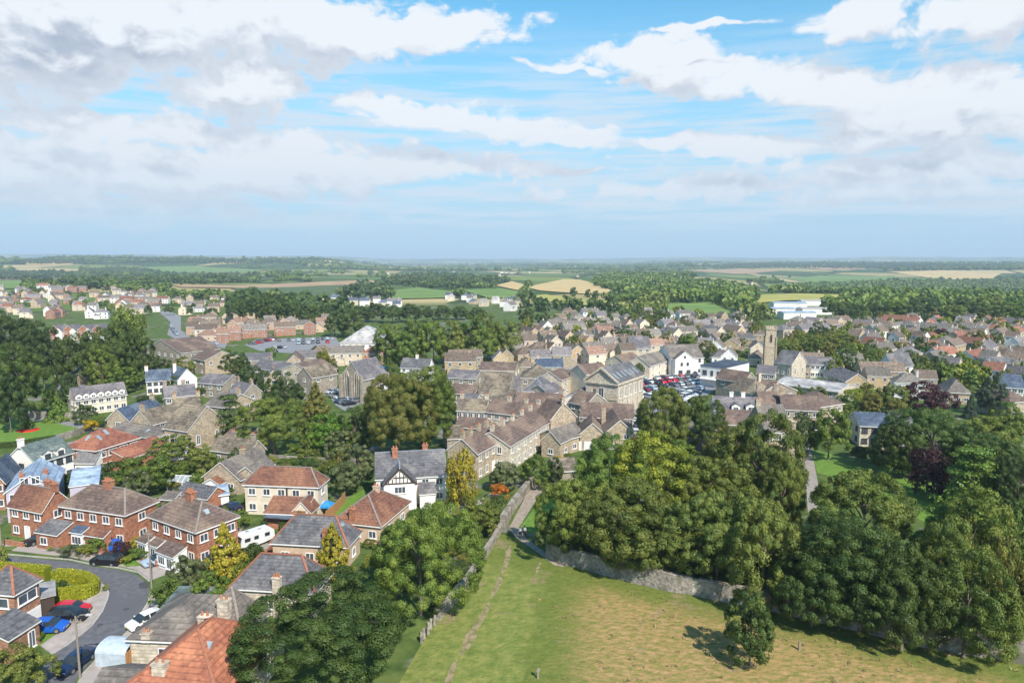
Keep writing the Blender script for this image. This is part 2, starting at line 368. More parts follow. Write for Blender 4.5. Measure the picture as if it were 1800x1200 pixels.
# ------------------------------------------------------------------ ground
def ground_mat():
    m, nt, b = new_mat('ground_soil'); N = nt.nodes
    g = N.new('ShaderNodeNewGeometry')
    def nz(sc, det=5, rough=.6):
        n = N.new('ShaderNodeTexNoise'); n.inputs['Scale'].default_value = sc; n.inputs['Detail'].default_value = det; n.inputs['Roughness'].default_value = rough
        lk(nt, g.outputs['Position'], n.inputs['Vector']); return n.outputs
    def ramp(v, *st):
        r = N.new('ShaderNodeValToRGB'); e = r.color_ramp.elements
        while len(e) < len(st): e.new(.5)
        for q, (p, c) in zip(e, st): q.position = p; q.color = rgba(c)
        lk(nt, v, r.inputs[0]); return r
    def mix(f, a, c):
        x = N.new('ShaderNodeMix'); x.data_type = 'RGBA'; lk(nt, f, x.inputs[0]); lk(nt, a, x.inputs[6]); lk(nt, c, x.inputs[7]); return x.outputs[2]
    # gardens, yards and lanes between the houses
    grass = ramp(nz(.35)[0], (.3, (.035, .06, .016)), (.5, (.075, .115, .03)), (.72, (.13, .155, .045))).outputs[0]
    paved = ramp(nz(1.3)[0], (.3, (.10, .095, .09)), (.7, (.27, .24, .21))).outputs[0]
    r = N.new('ShaderNodeMapRange'); r.interpolation_type = 'SMOOTHSTEP'; r.inputs[1].default_value = .56; r.inputs[2].default_value = .64; lk(nt, nz(.075, 4)[0], r.inputs[0])
    near = mix(r.outputs[0], grass, paved)
    # patchwork of fields beyond the town
    mp = N.new('ShaderNodeMapping'); mp.inputs['Scale'].default_value = (1 / 210, 1 / 330, 0); mp.inputs['Rotation'].default_value = (0, 0, .35); lk(nt, g.outputs['Position'], mp.inputs[0])
    wv = nz(.004, 3)[1]; ws = N.new('ShaderNodeVectorMath'); ws.operation = 'SCALE'; ws.inputs['Scale'].default_value = .35; lk(nt, wv, ws.inputs[0])
    ad = N.new('ShaderNodeVectorMath'); lk(nt, mp.outputs[0], ad.inputs[0]); lk(nt, ws.outputs[0], ad.inputs[1])
    vo = N.new('ShaderNodeTexVoronoi'); vo.inputs['Scale'].default_value = 1; lk(nt, ad.outputs[0], vo.inputs['Vector'])
    sp = N.new('ShaderNodeSeparateColor'); lk(nt, vo.outputs['Color'], sp.inputs[0])
    fld = ramp(sp.outputs[0], (0, (.05, .085, .022)), (.25, (.10, .15, .035)), (.45, (.16, .20, .05)), (.6, (.07, .11, .03)), (.75, (.30, .255, .11)), (.9, (.40, .32, .16)), (1., (.12, .16, .05)))
    fld.color_ramp.interpolation = 'CONSTANT'
    v2 = N.new('ShaderNodeTexVoronoi'); v2.feature = 'DISTANCE_TO_EDGE'; v2.inputs['Scale'].default_value = 1; lk(nt, ad.outputs[0], v2.inputs['Vector'])
    r2 = N.new('ShaderNodeMapRange'); r2.inputs[1].default_value = .025; r2.inputs[2].default_value = .04; lk(nt, v2.outputs['Distance'], r2.inputs[0])
    hedge = ramp(nz(.5)[0], (.3, (.015, .03, .01)), (.7, (.04, .06, .02))).outputs[0]
    far = mix(r2.outputs[0], hedge, fld.outputs[0])
    ln = N.new('ShaderNodeVectorMath'); ln.operation = 'LENGTH'; lk(nt, g.outputs['Position'], ln.inputs[0])
    r3 = N.new('ShaderNodeMapRange'); r3.inputs[1].default_value = 640; r3.inputs[2].default_value = 720; lk(nt, ln.outputs['Value'], r3.inputs[0])
    lk(nt, mix(r3.outputs[0], near, far), b.inputs['Base Color']); b.inputs['Roughness'].default_value = .95; b.inputs['Specular IOR Level'].default_value = .1
    return m
def build_ground():
    azs = sorted(set([round(-48 + .6 * i, 2) for i in range(161)] + list(range(-180, -48, 12)) + list(range(60, 180, 12))))
    rad = [0.5, 60, 250, 450, 600] + [620 * (16500 / 620) ** (i / 110) for i in range(1, 111)] + [26000]
    v = []; f = []; n = len(azs)
    for r in rad:
        for a in azs:
            x = r * math.sin(R(a)); y = r * math.cos(R(a)); v.append((x, y, terr(x, y) if r < 20000 else 0))
    for i in range(len(rad) - 1):
        for j in range(n):
            k = (j + 1) % n; f.append((i * n + j, i * n + k, (i + 1) * n + k, (i + 1) * n + j))
    f.append(tuple(range(n)))
    me = bpy.data.meshes.new('ground'); me.from_pydata(v, [], f); me.materials.append(ground_mat())
    bm = bmesh.new(); bm.from_mesh(me); bmesh.ops.recalc_face_normals(bm, faces=bm.faces)
    if sum(q.normal.z for q in bm.faces) < 0: bmesh.ops.reverse_faces(bm, faces=bm.faces)
    bm.to_mesh(me); bm.free()
    me.polygons.foreach_set('use_smooth', [True] * len(me.polygons))
    struct(link('ground', me), 'gardens, fields and hills stretching from the town to the horizon')
build_ground()
MT['asphalt'] = M('asphalt', (.085, .085, .095), (.135, .135, .15), scale=1.2, bump=.1, c3=(.10, .10, .112), scale3=.12, world=True)
MT['town road'] = M('town_asphalt', (.17, .17, .185), (.25, .25, .265), scale=.8, world=True)
MT['patch'] = M('tar_patch', (.05, .05, .055), (.075, .075, .08), scale=2, world=True)
MT['paving'] = M('concrete_paving', (.27, .235, .215), (.40, .355, .325), scale=.9, c3=(.32, .285, .265), scale3=.3, world=True, bump=.1)
MT['gravel'] = M('yard_gravel', (.20, .175, .155), (.33, .295, .26), scale=1.5, world=True, bump=.2)
MT['worn earth'] = M('worn_earth', (.15, .145, .05), (.29, .22, .14), scale=1.1, world=True, lo=.42, hi=.56, bump=.2)
MT['path'] = M('trodden_path', (.22, .18, .145), (.34, .285, .23), scale=1.1, world=True, bump=.2)
MT['lawn'] = M('lawn_grass', (.06, .105, .022), (.13, .175, .04), scale=.8, world=True, c3=(.095, .135, .03), scale3=.15, bump=.4, dist=.06)
MT['bright lawn'] = M('bright_lawn_grass', (.08, .165, .02), (.135, .225, .035), scale=.9, world=True, bump=.4, dist=.06)
MT['meadow green'] = M('green_meadow', (.10, .17, .035), (.16, .235, .05), scale=.02, world=True)
MT['meadow dark'] = M('shaded_meadow', (.055, .09, .028), (.085, .12, .035), scale=.02, world=True)  # darker copy of the green meadow, shade put into its colour
MT['meadow yellow'] = M('yellow_meadow', (.27, .26, .06), (.36, .33, .085), scale=.02, world=True)
MT['stubble'] = M('stubble_gold', (.42, .30, .13), (.52, .39, .18), scale=.02, world=True)
MT['stubble brown'] = M('stubble_brown', (.30, .19, .105), (.38, .26, .15), scale=.02, world=True)
MT['red flowers'] = M('red_flowers', (.42, .012, .008), (.6, .03, .015), scale=5, bump=.4)
FIELDS = []
def sheet(name, px, mat, z=.01, label=None, far=False, thick=0.0, world_pts=None):
    pts = world_pts or [P(x, y) for x, y in px]
    bm = bmesh.new(); vs = [bm.verts.new((p.x, p.y, p.z + z)) for p in pts]
    for i in range(len(vs)): bm.edges.new((vs[i], vs[(i + 1) % len(vs)]))
    bmesh.ops.triangle_fill(bm, edges=bm.edges[:], use_beauty=True)
    if far:
        FIELDS.append(px)
        for k in range(3): bmesh.ops.subdivide_edges(bm, edges=bm.edges[:], cuts=2 if k == 0 else 1, use_grid_fill=True)
        for v in bm.verts: v.co.z = terr(v.co.x, v.co.y) + z
    bmesh.ops.recalc_face_normals(bm, faces=bm.faces)
    if sum(f.normal.z * f.calc_area() for f in bm.faces) < 0: bmesh.ops.reverse_faces(bm, faces=bm.faces)
    if thick:
        q = bmesh.ops.extrude_face_region(bm, geom=bm.faces[:])
        bmesh.ops.translate(bm, verts=[e for e in q['geom'] if isinstance(e, bmesh.types.BMVert)], vec=(0, 0, thick))
        bmesh.ops.recalc_face_normals(bm, faces=bm.faces)
    me = bpy.data.meshes.new(name); bm.to_mesh(me); bm.free(); me.materials.append(MT[mat])
    return struct(link(name, me), label)
# --- the cul-de-sac, its pavements and drives
sheet('road', [(-60, 974), (9, 977), (60, 981), (121, 986), (162, 995), (210, 1001), (238, 1009), (258, 1024), (262, 1037), (258, 1057), (247, 1074), (227, 1102), (203, 1128), (173, 1150), (139, 1185), (115, 1225), (60, 1300),
               (-60, 1290), (20, 1225), (60, 1190), (91, 1152), (147, 1113), (173, 1087), (186, 1063), (192, 1044), (188, 1027), (169, 1016), (87, 1003), (9, 992), (-60, 988)], 'asphalt', .012, 'grey asphalt close bending between the brick semis and the bungalows')
sheet('road_patch', [(243, 1026), (256, 1020), (262, 1030), (258, 1034), (246, 1034)], 'patch', .02, 'dark tar patch in the road bend')
sheet('pavement', [(91, 1150), (147, 1111), (172, 1086), (185, 1063), (191, 1044), (187, 1030), (170, 1022), (160, 1050), (150, 1056), (149, 1079), (121, 1100), (71, 1135)], 'paving', .0, 'pale pavement on the inside of the bend', thick=.12)
sheet('pavement', [(-60, 960), (9, 966), (60, 972), (124, 979), (165, 988), (212, 995), (243, 1003), (264, 1020), (290, 1010), (300, 995), (262, 984), (210, 985), (150, 962), (100, 952), (40, 958), (8, 955), (-60, 950)], 'paving', .0, 'pale pavement and drives before the brick semis', thick=.11)
sheet('pavement', [(264, 1040), (261, 1058), (250, 1076), (230, 1104), (206, 1130), (176, 1153), (143, 1188), (122, 1225), (150, 1225), (190, 1165), (240, 1128), (262, 1090), (276, 1072), (282, 1050)], 'paving', .0, 'pale pavement on the outside of the bend', thick=.11)
sheet('driveway', [(62, 1090), (95, 1075), (150, 1055), (149, 1079), (121, 1100), (80, 1115)], 'paving', .14, 'concrete drive under the parked cars')
sheet('lawn', [(40, 1135), (95, 1108), (103, 1112), (70, 1135), (30, 1160)], 'bright lawn', .03)
sheet('lawn', [(6, 945), (40, 938), (52, 947), (30, 955), (2, 957)], 'lawn', .15)
sheet('lawn', [(6, 962), (34, 960), (20, 968), (-6, 968)], 'lawn', .15)
sheet('lawn', [(207, 987), (236, 984), (250, 995), (222, 997)], 'bright lawn', .14)
sheet('lawn', [(428, 928), (463, 923), (455, 933), (432, 937)], 'bright lawn', .02)
sheet('lawn', [(555, 925), (600, 880), (640, 860), (655, 875), (610, 905), (580, 930)], 'bright lawn', .02)
sheet('lawn', [(765, 890), (800, 882), (850, 905), (840, 935), (790, 930)], 'bright lawn', .02)
sheet('lawn', [(560, 848), (590, 822), (640, 826), (640, 850), (590, 860)], 'lawn', .02)
sheet('lawn', [(710, 1050), (790, 1040), (760, 1090), (730, 1125), (700, 1110)], 'lawn', .02)
sheet('lawn', [(475, 800), (520, 795), (580, 800), (560, 812), (480, 812)], 'lawn', .02)
sheet('yard', [(370, 905), (430, 930), (480, 960), (470, 975), (400, 960), (350, 935)], 'gravel', .02)
sheet('yard', [(270, 875), (330, 860), (420, 900), (380, 905), (300, 890)], 'gravel', .02)
sheet('yard', [(760, 900), (840, 880), (890, 850), (880, 870), (800, 905)], 'paving', .03)
sheet('lawn', [(-40, 748), (0, 744), (30, 737), (83, 741), (143, 750), (133, 763), (100, 772), (67, 773), (33, 778), (-40, 784)], 'bright lawn', .02, 'mown lawn with a red flower bed')
sheet('road', [(-40, 738), (30, 732), (90, 736), (150, 745), (235, 765), (300, 790), (300, 800), (230, 775), (145, 758), (140, 752), (83, 741), (30, 737), (-40, 744)], 'town road', .03)
sheet('road', [(-40, 830), (30, 800), (140, 772), (170, 764), (180, 772), (130, 785), (30, 815), (-40, 850)], 'town road', .03)
# --- path beside the field
sheet('path', [(938, 846), (962, 850), (935, 890), (912, 928), (927, 947), (972, 980), (992, 996), (976, 994), (950, 975), (905, 943), (895, 927)], 'path', .02, 'trodden lane leading from the field towards the town')
sheet('lawn', [(967, 857), (1010, 870), (990, 950), (950, 944), (912, 929)], 'bright lawn', .03, 'green verge beside the lane')
# --- town streets and squares
sheet('market_place', [(1102, 712), (1116, 668), (1135, 655), (1170, 652), (1230, 655), (1290, 650), (1300, 664), (1268, 676), (1235, 700), (1205, 715), (1160, 722), (1128, 735), (1122, 790), (1108, 790), (1112, 740)], 'town road', .03, 'grey market place filled with parked cars')
sheet('road', [(1462, 642), (1476, 610), (1490, 590), (1512, 573), (1522, 574), (1506, 592), (1498, 612), (1496, 640)], 'town road', .03, 'straight grey road climbing out of town')
sheet('road', [(280, 548), (296, 546), (318, 556), (318, 580), (335, 592), (400, 602), (395, 612), (320, 602), (294, 588), (300, 566)], 'town road', .03, 'road curving past the left estate')
sheet('car_park', [(430, 606), (452, 596), (590, 592), (598, 606), (570, 622), (500, 620), (455, 616)], 'town road', .03, 'pale car park before the big shed')
sheet('car_park', [(572, 686), (600, 682), (650, 693), (640, 706), (606, 722), (590, 712)], 'town road', .03, 'small car park among trees')
sheet('road', [(560, 676), (600, 682), (680, 700), (676, 706), (598, 690), (556, 684)], 'town road', .035)
sheet('yard', [(870, 640), (905, 612), (1000, 618), (1100, 640), (1000, 650)], 'gravel', .03)
sheet('yard', [(1400, 790), (1425, 780), (1440, 860), (1436, 900), (1420, 900), (1416, 840)], 'gravel', .03, 'gravel walk beside the manor')
sheet('lawn', [(1425, 790), (1470, 800), (1530, 815), (1660, 850), (1660, 890), (1600, 910), (1500, 850), (1436, 830)], 'bright lawn', .03, 'park lawn below the manor')
sheet('yard', [(1490, 758), (1500, 763), (1570, 775), (1660, 795), (1640, 802), (1540, 785), (1486, 770)], 'gravel', .03)
sheet('lawn', [(1575, 850), (1670, 845), (1690, 880), (1650, 930), (1590, 900)], 'bright lawn', .035)
# --- fields beyond the town
for px, mt, lb in [([(300, 502), (655, 493), (663, 498), (640, 501), (320, 506)], 'stubble brown', 'long brown stubble strip beyond the estate'),
                   ([(400, 506), (640, 502), (680, 506), (690, 515), (640, 524), (560, 527), (500, 520), (420, 512)], 'meadow dark', 'green pasture below the stubble strip, darkened by painted shade'),
                   ([(685, 512), (735, 506), (800, 514), (790, 525), (690, 527)], 'meadow green', 'bright pasture behind the new houses'),
                   ([(812, 511), (880, 508), (920, 514), (912, 524), (860, 526)], 'meadow green', 'bright pasture beside the farm sheds'),
                   ([(872, 503), (900, 495), (925, 503), (914, 512)], 'stubble', None),
                   ([(925, 506), (990, 491), (1020, 492), (1075, 512), (1060, 520), (1010, 517), (950, 512)], 'stubble', 'golden stubble hill in the middle distance'),
                   ([(932, 521), (960, 519), (1010, 528), (1100, 532), (1095, 541), (990, 537), (940, 535)], 'meadow yellow', 'yellow meadow under the golden hill'),
                   ([(1168, 537), (1250, 534), (1278, 548), (1300, 560), (1240, 561), (1175, 552)], 'meadow green', 'bright green meadow beside the copse'),
                   ([(1318, 520), (1400, 517), (1520, 520), (1500, 528), (1380, 530), (1325, 535)], 'meadow yellow', 'long yellow meadow behind the white sheds'),
                   ([(1372, 489), (1440, 485), (1530, 487), (1575, 485), (1560, 493), (1420, 497)], 'meadow green', None),
                   ([(1560, 478), (1640, 476), (1760, 481), (1745, 490), (1660, 492), (1600, 484)], 'stubble', 'pale stubble fields on the far right slope'),
                   ([(1770, 575), (1800, 570), (1900, 570), (1900, 605), (1785, 594)], 'meadow green', None),
                   ([(-80, 482), (60, 481), (110, 486), (40, 492), (-80, 494)], 'stubble brown', None),
                   ([(-80, 495), (40, 493), (36, 508), (-80, 512)], 'meadow green', 'green pasture left of the estate'),
                   ([(30, 459), (90, 456), (140, 462), (110, 467), (50, 466)], 'stubble', 'pale field on the left ridge'),
                   ([(250, 470), (340, 468), (470, 475), (430, 480), (300, 479)], 'meadow green', None),
                   ([(650, 483), (760, 481), (800, 487), (720, 490)], 'meadow yellow', None),
                   ([(1210, 476), (1300, 472), (1370, 476), (1290, 482)], 'stubble brown', None), ([(1400, 469), (1500, 467), (1540, 472), (1450, 475)], 'stubble brown', None)]:
    sheet('field', px, mt, 1.2, lb, far=True)
# --- the rough field in front
def field_mat():
    m, nt, b = new_mat('rough_pasture'); N = nt.nodes; g = N.new('ShaderNodeNewGeometry')
    def nz(sc, det=6, st=(1, 1, 1), rot=0., rough=.6):
        mp = N.new('ShaderNodeMapping'); mp.inputs['Scale'].default_value = st; mp.inputs['Rotation'].default_value = (0, 0, rot); lk(nt, g.outputs['Position'], mp.inputs[0])
        n = N.new('ShaderNodeTexNoise'); n.inputs['Scale'].default_value = sc; n.inputs['Detail'].default_value = det; n.inputs['Roughness'].default_value = rough; lk(nt, mp.outputs[0], n.inputs[0]); return n.outputs[0]
    def ramp(v, *st):
        r = N.new('ShaderNodeValToRGB'); e = r.color_ramp.elements
        while len(e) < len(st): e.new(.5)
        for q, (p, c) in zip(e, st): q.position = p; q.color = rgba(c)
        lk(nt, v, r.inputs[0]); return r.outputs[0]
    def mix(f, a, c):
        x = N.new('ShaderNodeMix'); x.data_type = 'RGBA'; lk(nt, f, x.inputs[0]); lk(nt, a, x.inputs[6]); lk(nt, c, x.inputs[7]); return x.outputs[2]
    def mth(op, a, bb):
        n = N.new('ShaderNodeMath'); n.operation = op
        for i, v in enumerate((a, bb)):
            if isinstance(v, (int, float)): n.inputs[i].default_value = v
            else: lk(nt, v, n.inputs[i])
        return n.outputs[0]
    def ss(v, a, bb):
        r = N.new('ShaderNodeMapRange'); r.interpolation_type = 'SMOOTHSTEP'; lk(nt, v, r.inputs[0]); r.inputs[1].default_value = a; r.inputs[2].default_value = bb; return r.outputs[0]
    green = ramp(nz(.8, 8), (.3, (.11, .145, .034)), (.5, (.165, .195, .048)), (.7, (.245, .235, .072)))
    dark = ramp(nz(1.1, 6), (.3, (.095, .13, .027)), (.7, (.155, .18, .042)))
    hay = ramp(nz(.9, 7, (1, 2.2, 1), .7), (.30, (.15, .165, .042)), (.43, (.215, .19, .058)), (.52, (.30, .21, .086)), (.64, (.37, .25, .115)), (.80, (.42, .30, .155)))
    sp = N.new('ShaderNodeSeparateXYZ'); lk(nt, g.outputs['Position'], sp.inputs[0])
    a, c = P(955, 1190), P(985, 1020); k = (c.x - a.x) / (c.y - a.y)
    t = mth('SUBTRACT', sp.outputs[0], mth('ADD', mth('MULTIPLY', sp.outputs[1], k), a.x - k * a.y))
    t = mth('ADD', t, mth('MULTIPLY', mth('SUBTRACT', nz(.25, 5), .5), 9.0))
    col = mix(ss(t, -3.2, -1.2), green, dark); col = mix(ss(t, -1.0, 7.0), col, hay)
    # strip under the boundary wall: greener growth, with the shadow there painted in
    w0, w1 = P(1030, 1005), P(1617, 1140); d = (w1 - w0).normalized(); nx, ny = d.y, -d.x
    u = mth('ADD', mth('MULTIPLY', sp.outputs[0], nx), mth('MULTIPLY', sp.outputs[1], ny)); u = mth('SUBTRACT', u, w0.x * nx + w0.y * ny)
    if (P(1100, 1150) - w0).dot(Vector((nx, ny, 0))) < 0: u = mth('MULTIPLY', u, -1.0)
    u = mth('ADD', u, mth('MULTIPLY', mth('SUBTRACT', nz(.3, 4), .5), 8.0))
    col = mix(ss(u, 7.0, 1.0), col, dark)
    wear = ss(nz(.16, 3), .60, .68)
    col = mix(mth('MULTIPLY', wear, .7), col, ramp(nz(2.0), (.3, (.20, .145, .09)), (.7, (.30, .225, .14))))
    lk(nt, col, b.inputs['Base Color']); b.inputs['Roughness'].default_value = .95; b.inputs['Specular IOR Level'].default_value = .1
    bp = N.new('ShaderNodeBump'); bp.inputs['Strength'].default_value = .8; bp.inputs['Distance'].default_value = .25; lk(nt, nz(1.6, 6), bp.inputs['Height']); lk(nt, bp.outputs[0], b.inputs['Normal'])
    return m
MT['pasture'] = field_mat()
FIELD = [(560, 1300), (690, 1220), (742, 1130), (775, 1082), (812, 1042), (850, 990), (880, 938), (905, 945), (950, 978), (980, 996), (1012, 998), (1060, 1012), (1123, 1028), (1183, 1042), (1222, 1048), (1285, 1062), (1369, 1078), (1482, 1104), (1619, 1138), (1785, 1165), (1990, 1210), (2100, 1330)]
sheet('pasture', FIELD, 'pasture', .016, 'rough pasture, green on the left and hay-coloured on the right')
# worn footpath running up the pasture
random.seed(5)
def ragged(line, w, seed):
    """a ribbon along a pixel line with a wandering, broken edge"""
    pts = [P(x, y) for x, y in line]; q = []
    for a, c in zip(pts, pts[1:]):
        n = max(1, int((c - a).length / .35)); q += [a.lerp(c, t / n) for t in range(n)]
    L_, R_ = [], []
    for k, p in enumerate(q):
        d = (q[min(k + 1, len(q) - 1)] - q[max(k - 1, 0)]).normalized(); s = Vector((-d.y, d.x, 0)); e = min(1, k / 6, (len(q) - 1 - k) / 6) * .8 + .2
        wl = w * e * (.75 + .7 * noise.noise(Vector((p.x * .5, p.y * .5, seed))) + .35 * noise.noise(Vector((p.x * 2.2, p.y * 2.2, seed)))); wr = w * e * (.75 + .7 * noise.noise(Vector((p.x * .5, p.y * .5, seed + 9))) + .35 * noise.noise(Vector((p.x * 2.2, p.y * 2.2, seed + 9))))
        L_.append(p + s * max(.06, wl)); R_.append(p - s * max(.06, wr))
    return L_ + R_[::-1]
for k, (seg, w) in enumerate((([(780, 1218), (790, 1192), (800, 1164), (806, 1154)], .55), ([(808, 1152), (822, 1128), (836, 1106), (846, 1088), (856, 1066), (862, 1052)], .6), ([(864, 1050), (874, 1028), (884, 1006), (890, 990), (894, 970), (898, 955)], .45), ([(942, 1008), (947, 994), (952, 985)], .4))):
    sheet('footpath', None, 'worn earth', .026, 'bare earth worn along the pasture footpath', world_pts=ragged(seg, w, k * 3.7))
def kerb(line, label):
    pts = [P(x, y) for x, y in line]; L_, R_ = [], []
    for k, p in enumerate(pts):
        d = (pts[min(k + 1, len(pts) - 1)] - pts[max(k - 1, 0)]).normalized(); s = Vector((-d.y, d.x, 0)) * .09; L_.append(p + s); R_.append(p - s)
    sheet('kerb', None, 'kerb stone', .0, label, world_pts=L_ + R_[::-1], thick=.135)
MT['kerb stone'] = M('kerb_stone', (.30, .28, .26), (.44, .41, .38), scale=2.5, world=True)
kerb([(91, 1150), (120, 1132), (147, 1112), (162, 1099), (172, 1086), (180, 1075), (185, 1063), (189, 1053), (191, 1044), (187, 1030)], 'pale kerb on the inside of the bend')
kerb([(264, 1040), (261, 1058), (250, 1076), (230, 1104), (206, 1130), (176, 1153), (143, 1188)], 'pale kerb on the outside of the bend')
kerb([(9, 974), (60, 978.5), (121, 983.5), (162, 992), (210, 998.5), (243, 1006), (262, 1021)], 'pale kerb before the brick semis')
for x, y in ((150, 1004), (222, 1070), (176, 1098), (120, 1160)):
    p = P(x, y); sheet('drain_cover', None, 'patch', .022, 'dark iron drain cover in the road', world_pts=[p + Vector((.35 * math.cos(t * .785), .35 * math.sin(t * .785), 0)) for t in range(8)])
# ------------------------------------------------------------------ leaf cards: crowns, hedges, tussocks
def quads(pos, nrm, size, asp, rng, tint, name, mat, spike=0.):
    """a mesh of one rhombus per position, facing nrm"""
    n = len(pos); nrm = nrm / np.maximum(1e-6, np.linalg.norm(nrm, axis=1, keepdims=True))
    t = np.cross(nrm, rng.normal(size=(n, 3))); t /= np.maximum(1e-6, np.linalg.norm(t, axis=1, keepdims=True)); b = np.cross(nrm, t)
    s = size.reshape(-1, 1); bend = nrm * s * .25
    V = np.stack([pos - t * s - bend, pos - b * s * asp, pos + t * s - bend, pos + b * s * asp], 1).reshape(-1, 3)
    me = bpy.data.meshes.new(name); me.vertices.add(4 * n); me.vertices.foreach_set('co', V.astype(np.float32).ravel())
    me.loops.add(4 * n); me.loops.foreach_set('vertex_index', np.arange(4 * n, dtype=np.int32))
    me.polygons.add(n); me.polygons.foreach_set('loop_start', np.arange(0, 4 * n, 4, dtype=np.int32)); me.polygons.foreach_set('loop_total', np.full(n, 4, np.int32))
    me.update(calc_edges=True); a = me.attributes.new('tint', 'FLOAT', 'FACE'); a.data.foreach_set('value', np.clip(tint, 0, 1).astype(np.float32))
    me.materials.append(MT[mat]); me.validate(); return me
def unit(v): return v / np.maximum(1e-6, np.linalg.norm(v, axis=1, keepdims=True))
def crown_mesh(name, seed, n, leaf, nl, lr, low=-.45, shape='round', mat='leaf', flat=.85, loose=.55):
    rng = np.random.default_rng(seed)
    if shape == 'round':
        d = unit(rng.normal(size=(nl * 3, 3))); d = d[d[:, 2] > low][:nl]; nl = len(d)
        bump = 1 + .16 * np.sin(d[:, 0] * 3 + seed) + .12 * np.sin(d[:, 1] * 4 + seed * 2)
        rl = lr * rng.uniform(.65, 1.35, nl); c = d * (bump - rl * rng.uniform(.8, 1.25, nl)).reshape(-1, 1)
        k = rng.random(nl) < .18; c[k] *= .6
        out = unit(d * 1.0 + np.array([0, 0, .45]))
    elif shape == 'cone':
        h = rng.random(nl) ** 1.35; a = rng.uniform(0, 2 * math.pi, nl); rr = (1 - h ** 1.35) * rng.uniform(.6, 1.02, nl) * (1 + .18 * np.sign(np.sin(h * 22)))
        c = np.stack([rr * np.cos(a), rr * np.sin(a), h * 2 - 1], 1); rl = lr * (1.15 - h * .8) * rng.uniform(.7, 1.2, nl); out = unit(np.stack([np.cos(a), np.sin(a), .15 + 0 * a], 1))
    elif shape == 'cedar':
        lev = rng.integers(0, 7, nl); h = lev / 6; a = rng.uniform(0, 2 * math.pi, nl); rr = np.sqrt(rng.random(nl)) * (1.05 - .72 * h ** 1.6) * rng.uniform(.75, 1.1, nl)
        c = np.stack([rr * np.cos(a), rr * np.sin(a), h * 1.75 - .85 - rr * .08], 1); rl = lr * rng.uniform(.8, 1.3, nl); out = np.tile([0, 0, 1.], (nl, 1))
    else:  # column
        h = rng.uniform(-1, 1, nl); a = rng.uniform(0, 2 * math.pi, nl); rr = np.sqrt(np.maximum(0, 1 - np.abs(h) ** 2.6)) * rng.uniform(.5, .95, nl)
        c = np.stack([rr * np.cos(a), rr * np.sin(a), h * .95], 1); rl = lr * rng.uniform(.7, 1.3, nl); out = unit(np.stack([np.cos(a), np.sin(a), .5 + 0 * a], 1))
    li = rng.integers(0, nl, n); g = unit(rng.normal(size=(n, 3)) + out[li] * .75)
    sq = np.array([1, 1, .38 if shape == 'cedar' else flat])
    pos = c[li] + g * sq * (rl[li] * rng.uniform(.55, 1.08, n)).reshape(-1, 1)
    nr = g + loose * unit(rng.normal(size=(n, 3)))
    lt = rng.random(nl); tint = lt[li] * .55 + rng.random(n) * .45
    return quads(pos, nr, leaf * rng.uniform(.6, 1.35, n), .62, rng, tint, name, mat)
PROTO = {}
def protos():
    for i in range(4): PROTO['big%d' % i] = crown_mesh('broad_crown', 11 + i, 46000, .0195, 200, .140, low=-.7, loose=.4)
    for i in range(2): PROTO['huge%d' % i] = crown_mesh('spreading_crown', 31 + i, 90000, .0145, 280, .122, low=-.6, loose=.4)
    for i in range(4): PROTO['mid%d' % i] = crown_mesh('leafy_crown', 51 + i, 12000, .037, 95, .185, low=-.75, loose=.4)
    for i in range(3): PROTO['far%d' % i] = crown_mesh('distant_crown', 71 + i, 900, .11, 26, .33)
    for i in range(3): PROTO['bush%d' % i] = crown_mesh('bush_leaves', 91 + i, 2600, .062, 36, .28, low=-.3, loose=.8)
    PROTO['cone0'] = crown_mesh('conifer_crown', 101, 9500, .05, 260, .2, shape='cone', mat='needle')
    PROTO['cone1'] = crown_mesh('conifer_crown', 102, 9500, .05, 220, .21, shape='cone', mat='needle')
    PROTO['cedar0'] = crown_mesh('cedar_crown', 103, 7000, .045, 110, .26, shape='cedar', mat='needle')
    PROTO['col0'] = crown_mesh('column_crown', 104, 3500, .065, 70, .30, shape='col')
    for k in range(3):
        rng = random.Random(k); m = MB(); m.tube([(0, 0, 0), (.01, .01, .12), (-.01, .0, .35), (.015, .01, .62)], [.05, .036, .03, .016], 8)
        for j in range(7):
            a = j * 2.4 + rng.random(); h = rng.uniform(.28, .55); r = rng.uniform(.14, .26)
            m.tube([(0, 0, h), (math.cos(a) * r * .5, math.sin(a) * r * .5, h + .10), (math.cos(a) * r, math.sin(a) * r, h + .17), (math.cos(a + .3) * r * 1.3, math.sin(a + .3) * r * 1.3, h + .27)], [.018, .013, .009, .004], 6)
        PROTO['trunk%d' % k] = m.mesh('trunk', ['bark'], True)
protos()
SHAPE = {'big': 4, 'huge': 2, 'mid': 4, 'far': 3, 'bush': 3, 'cone': 2, 'cedar': 1, 'col': 1}
GREENS = {'dark green': (0.074, 0.116, 0.024), 'deep green': (0.066, 0.105, 0.027), 'olive green': (0.148, 0.185, 0.034), 'mid green': (0.128, 0.188, 0.03), 'bright green': (0.098, 0.176, 0.018), 'yellow green': (0.22, 0.25, 0.03),
          'golden': (.37, .30, .03), 'hedge yellow': (.40, .40, .025), 'yellow': (0.520, 0.377, 0.010), 'copper': (0.061, 0.021, 0.025), 'grey green': (0.135, 0.165, 0.07), 'bronze green': (0.175, 0.17, 0.034), 'pale green': (0.111, 0.156, 0.039), 'orange': (0.468, 0.156, 0.016), 'blue green': (0.07, 0.105, 0.06)}
rt = random.Random(9)
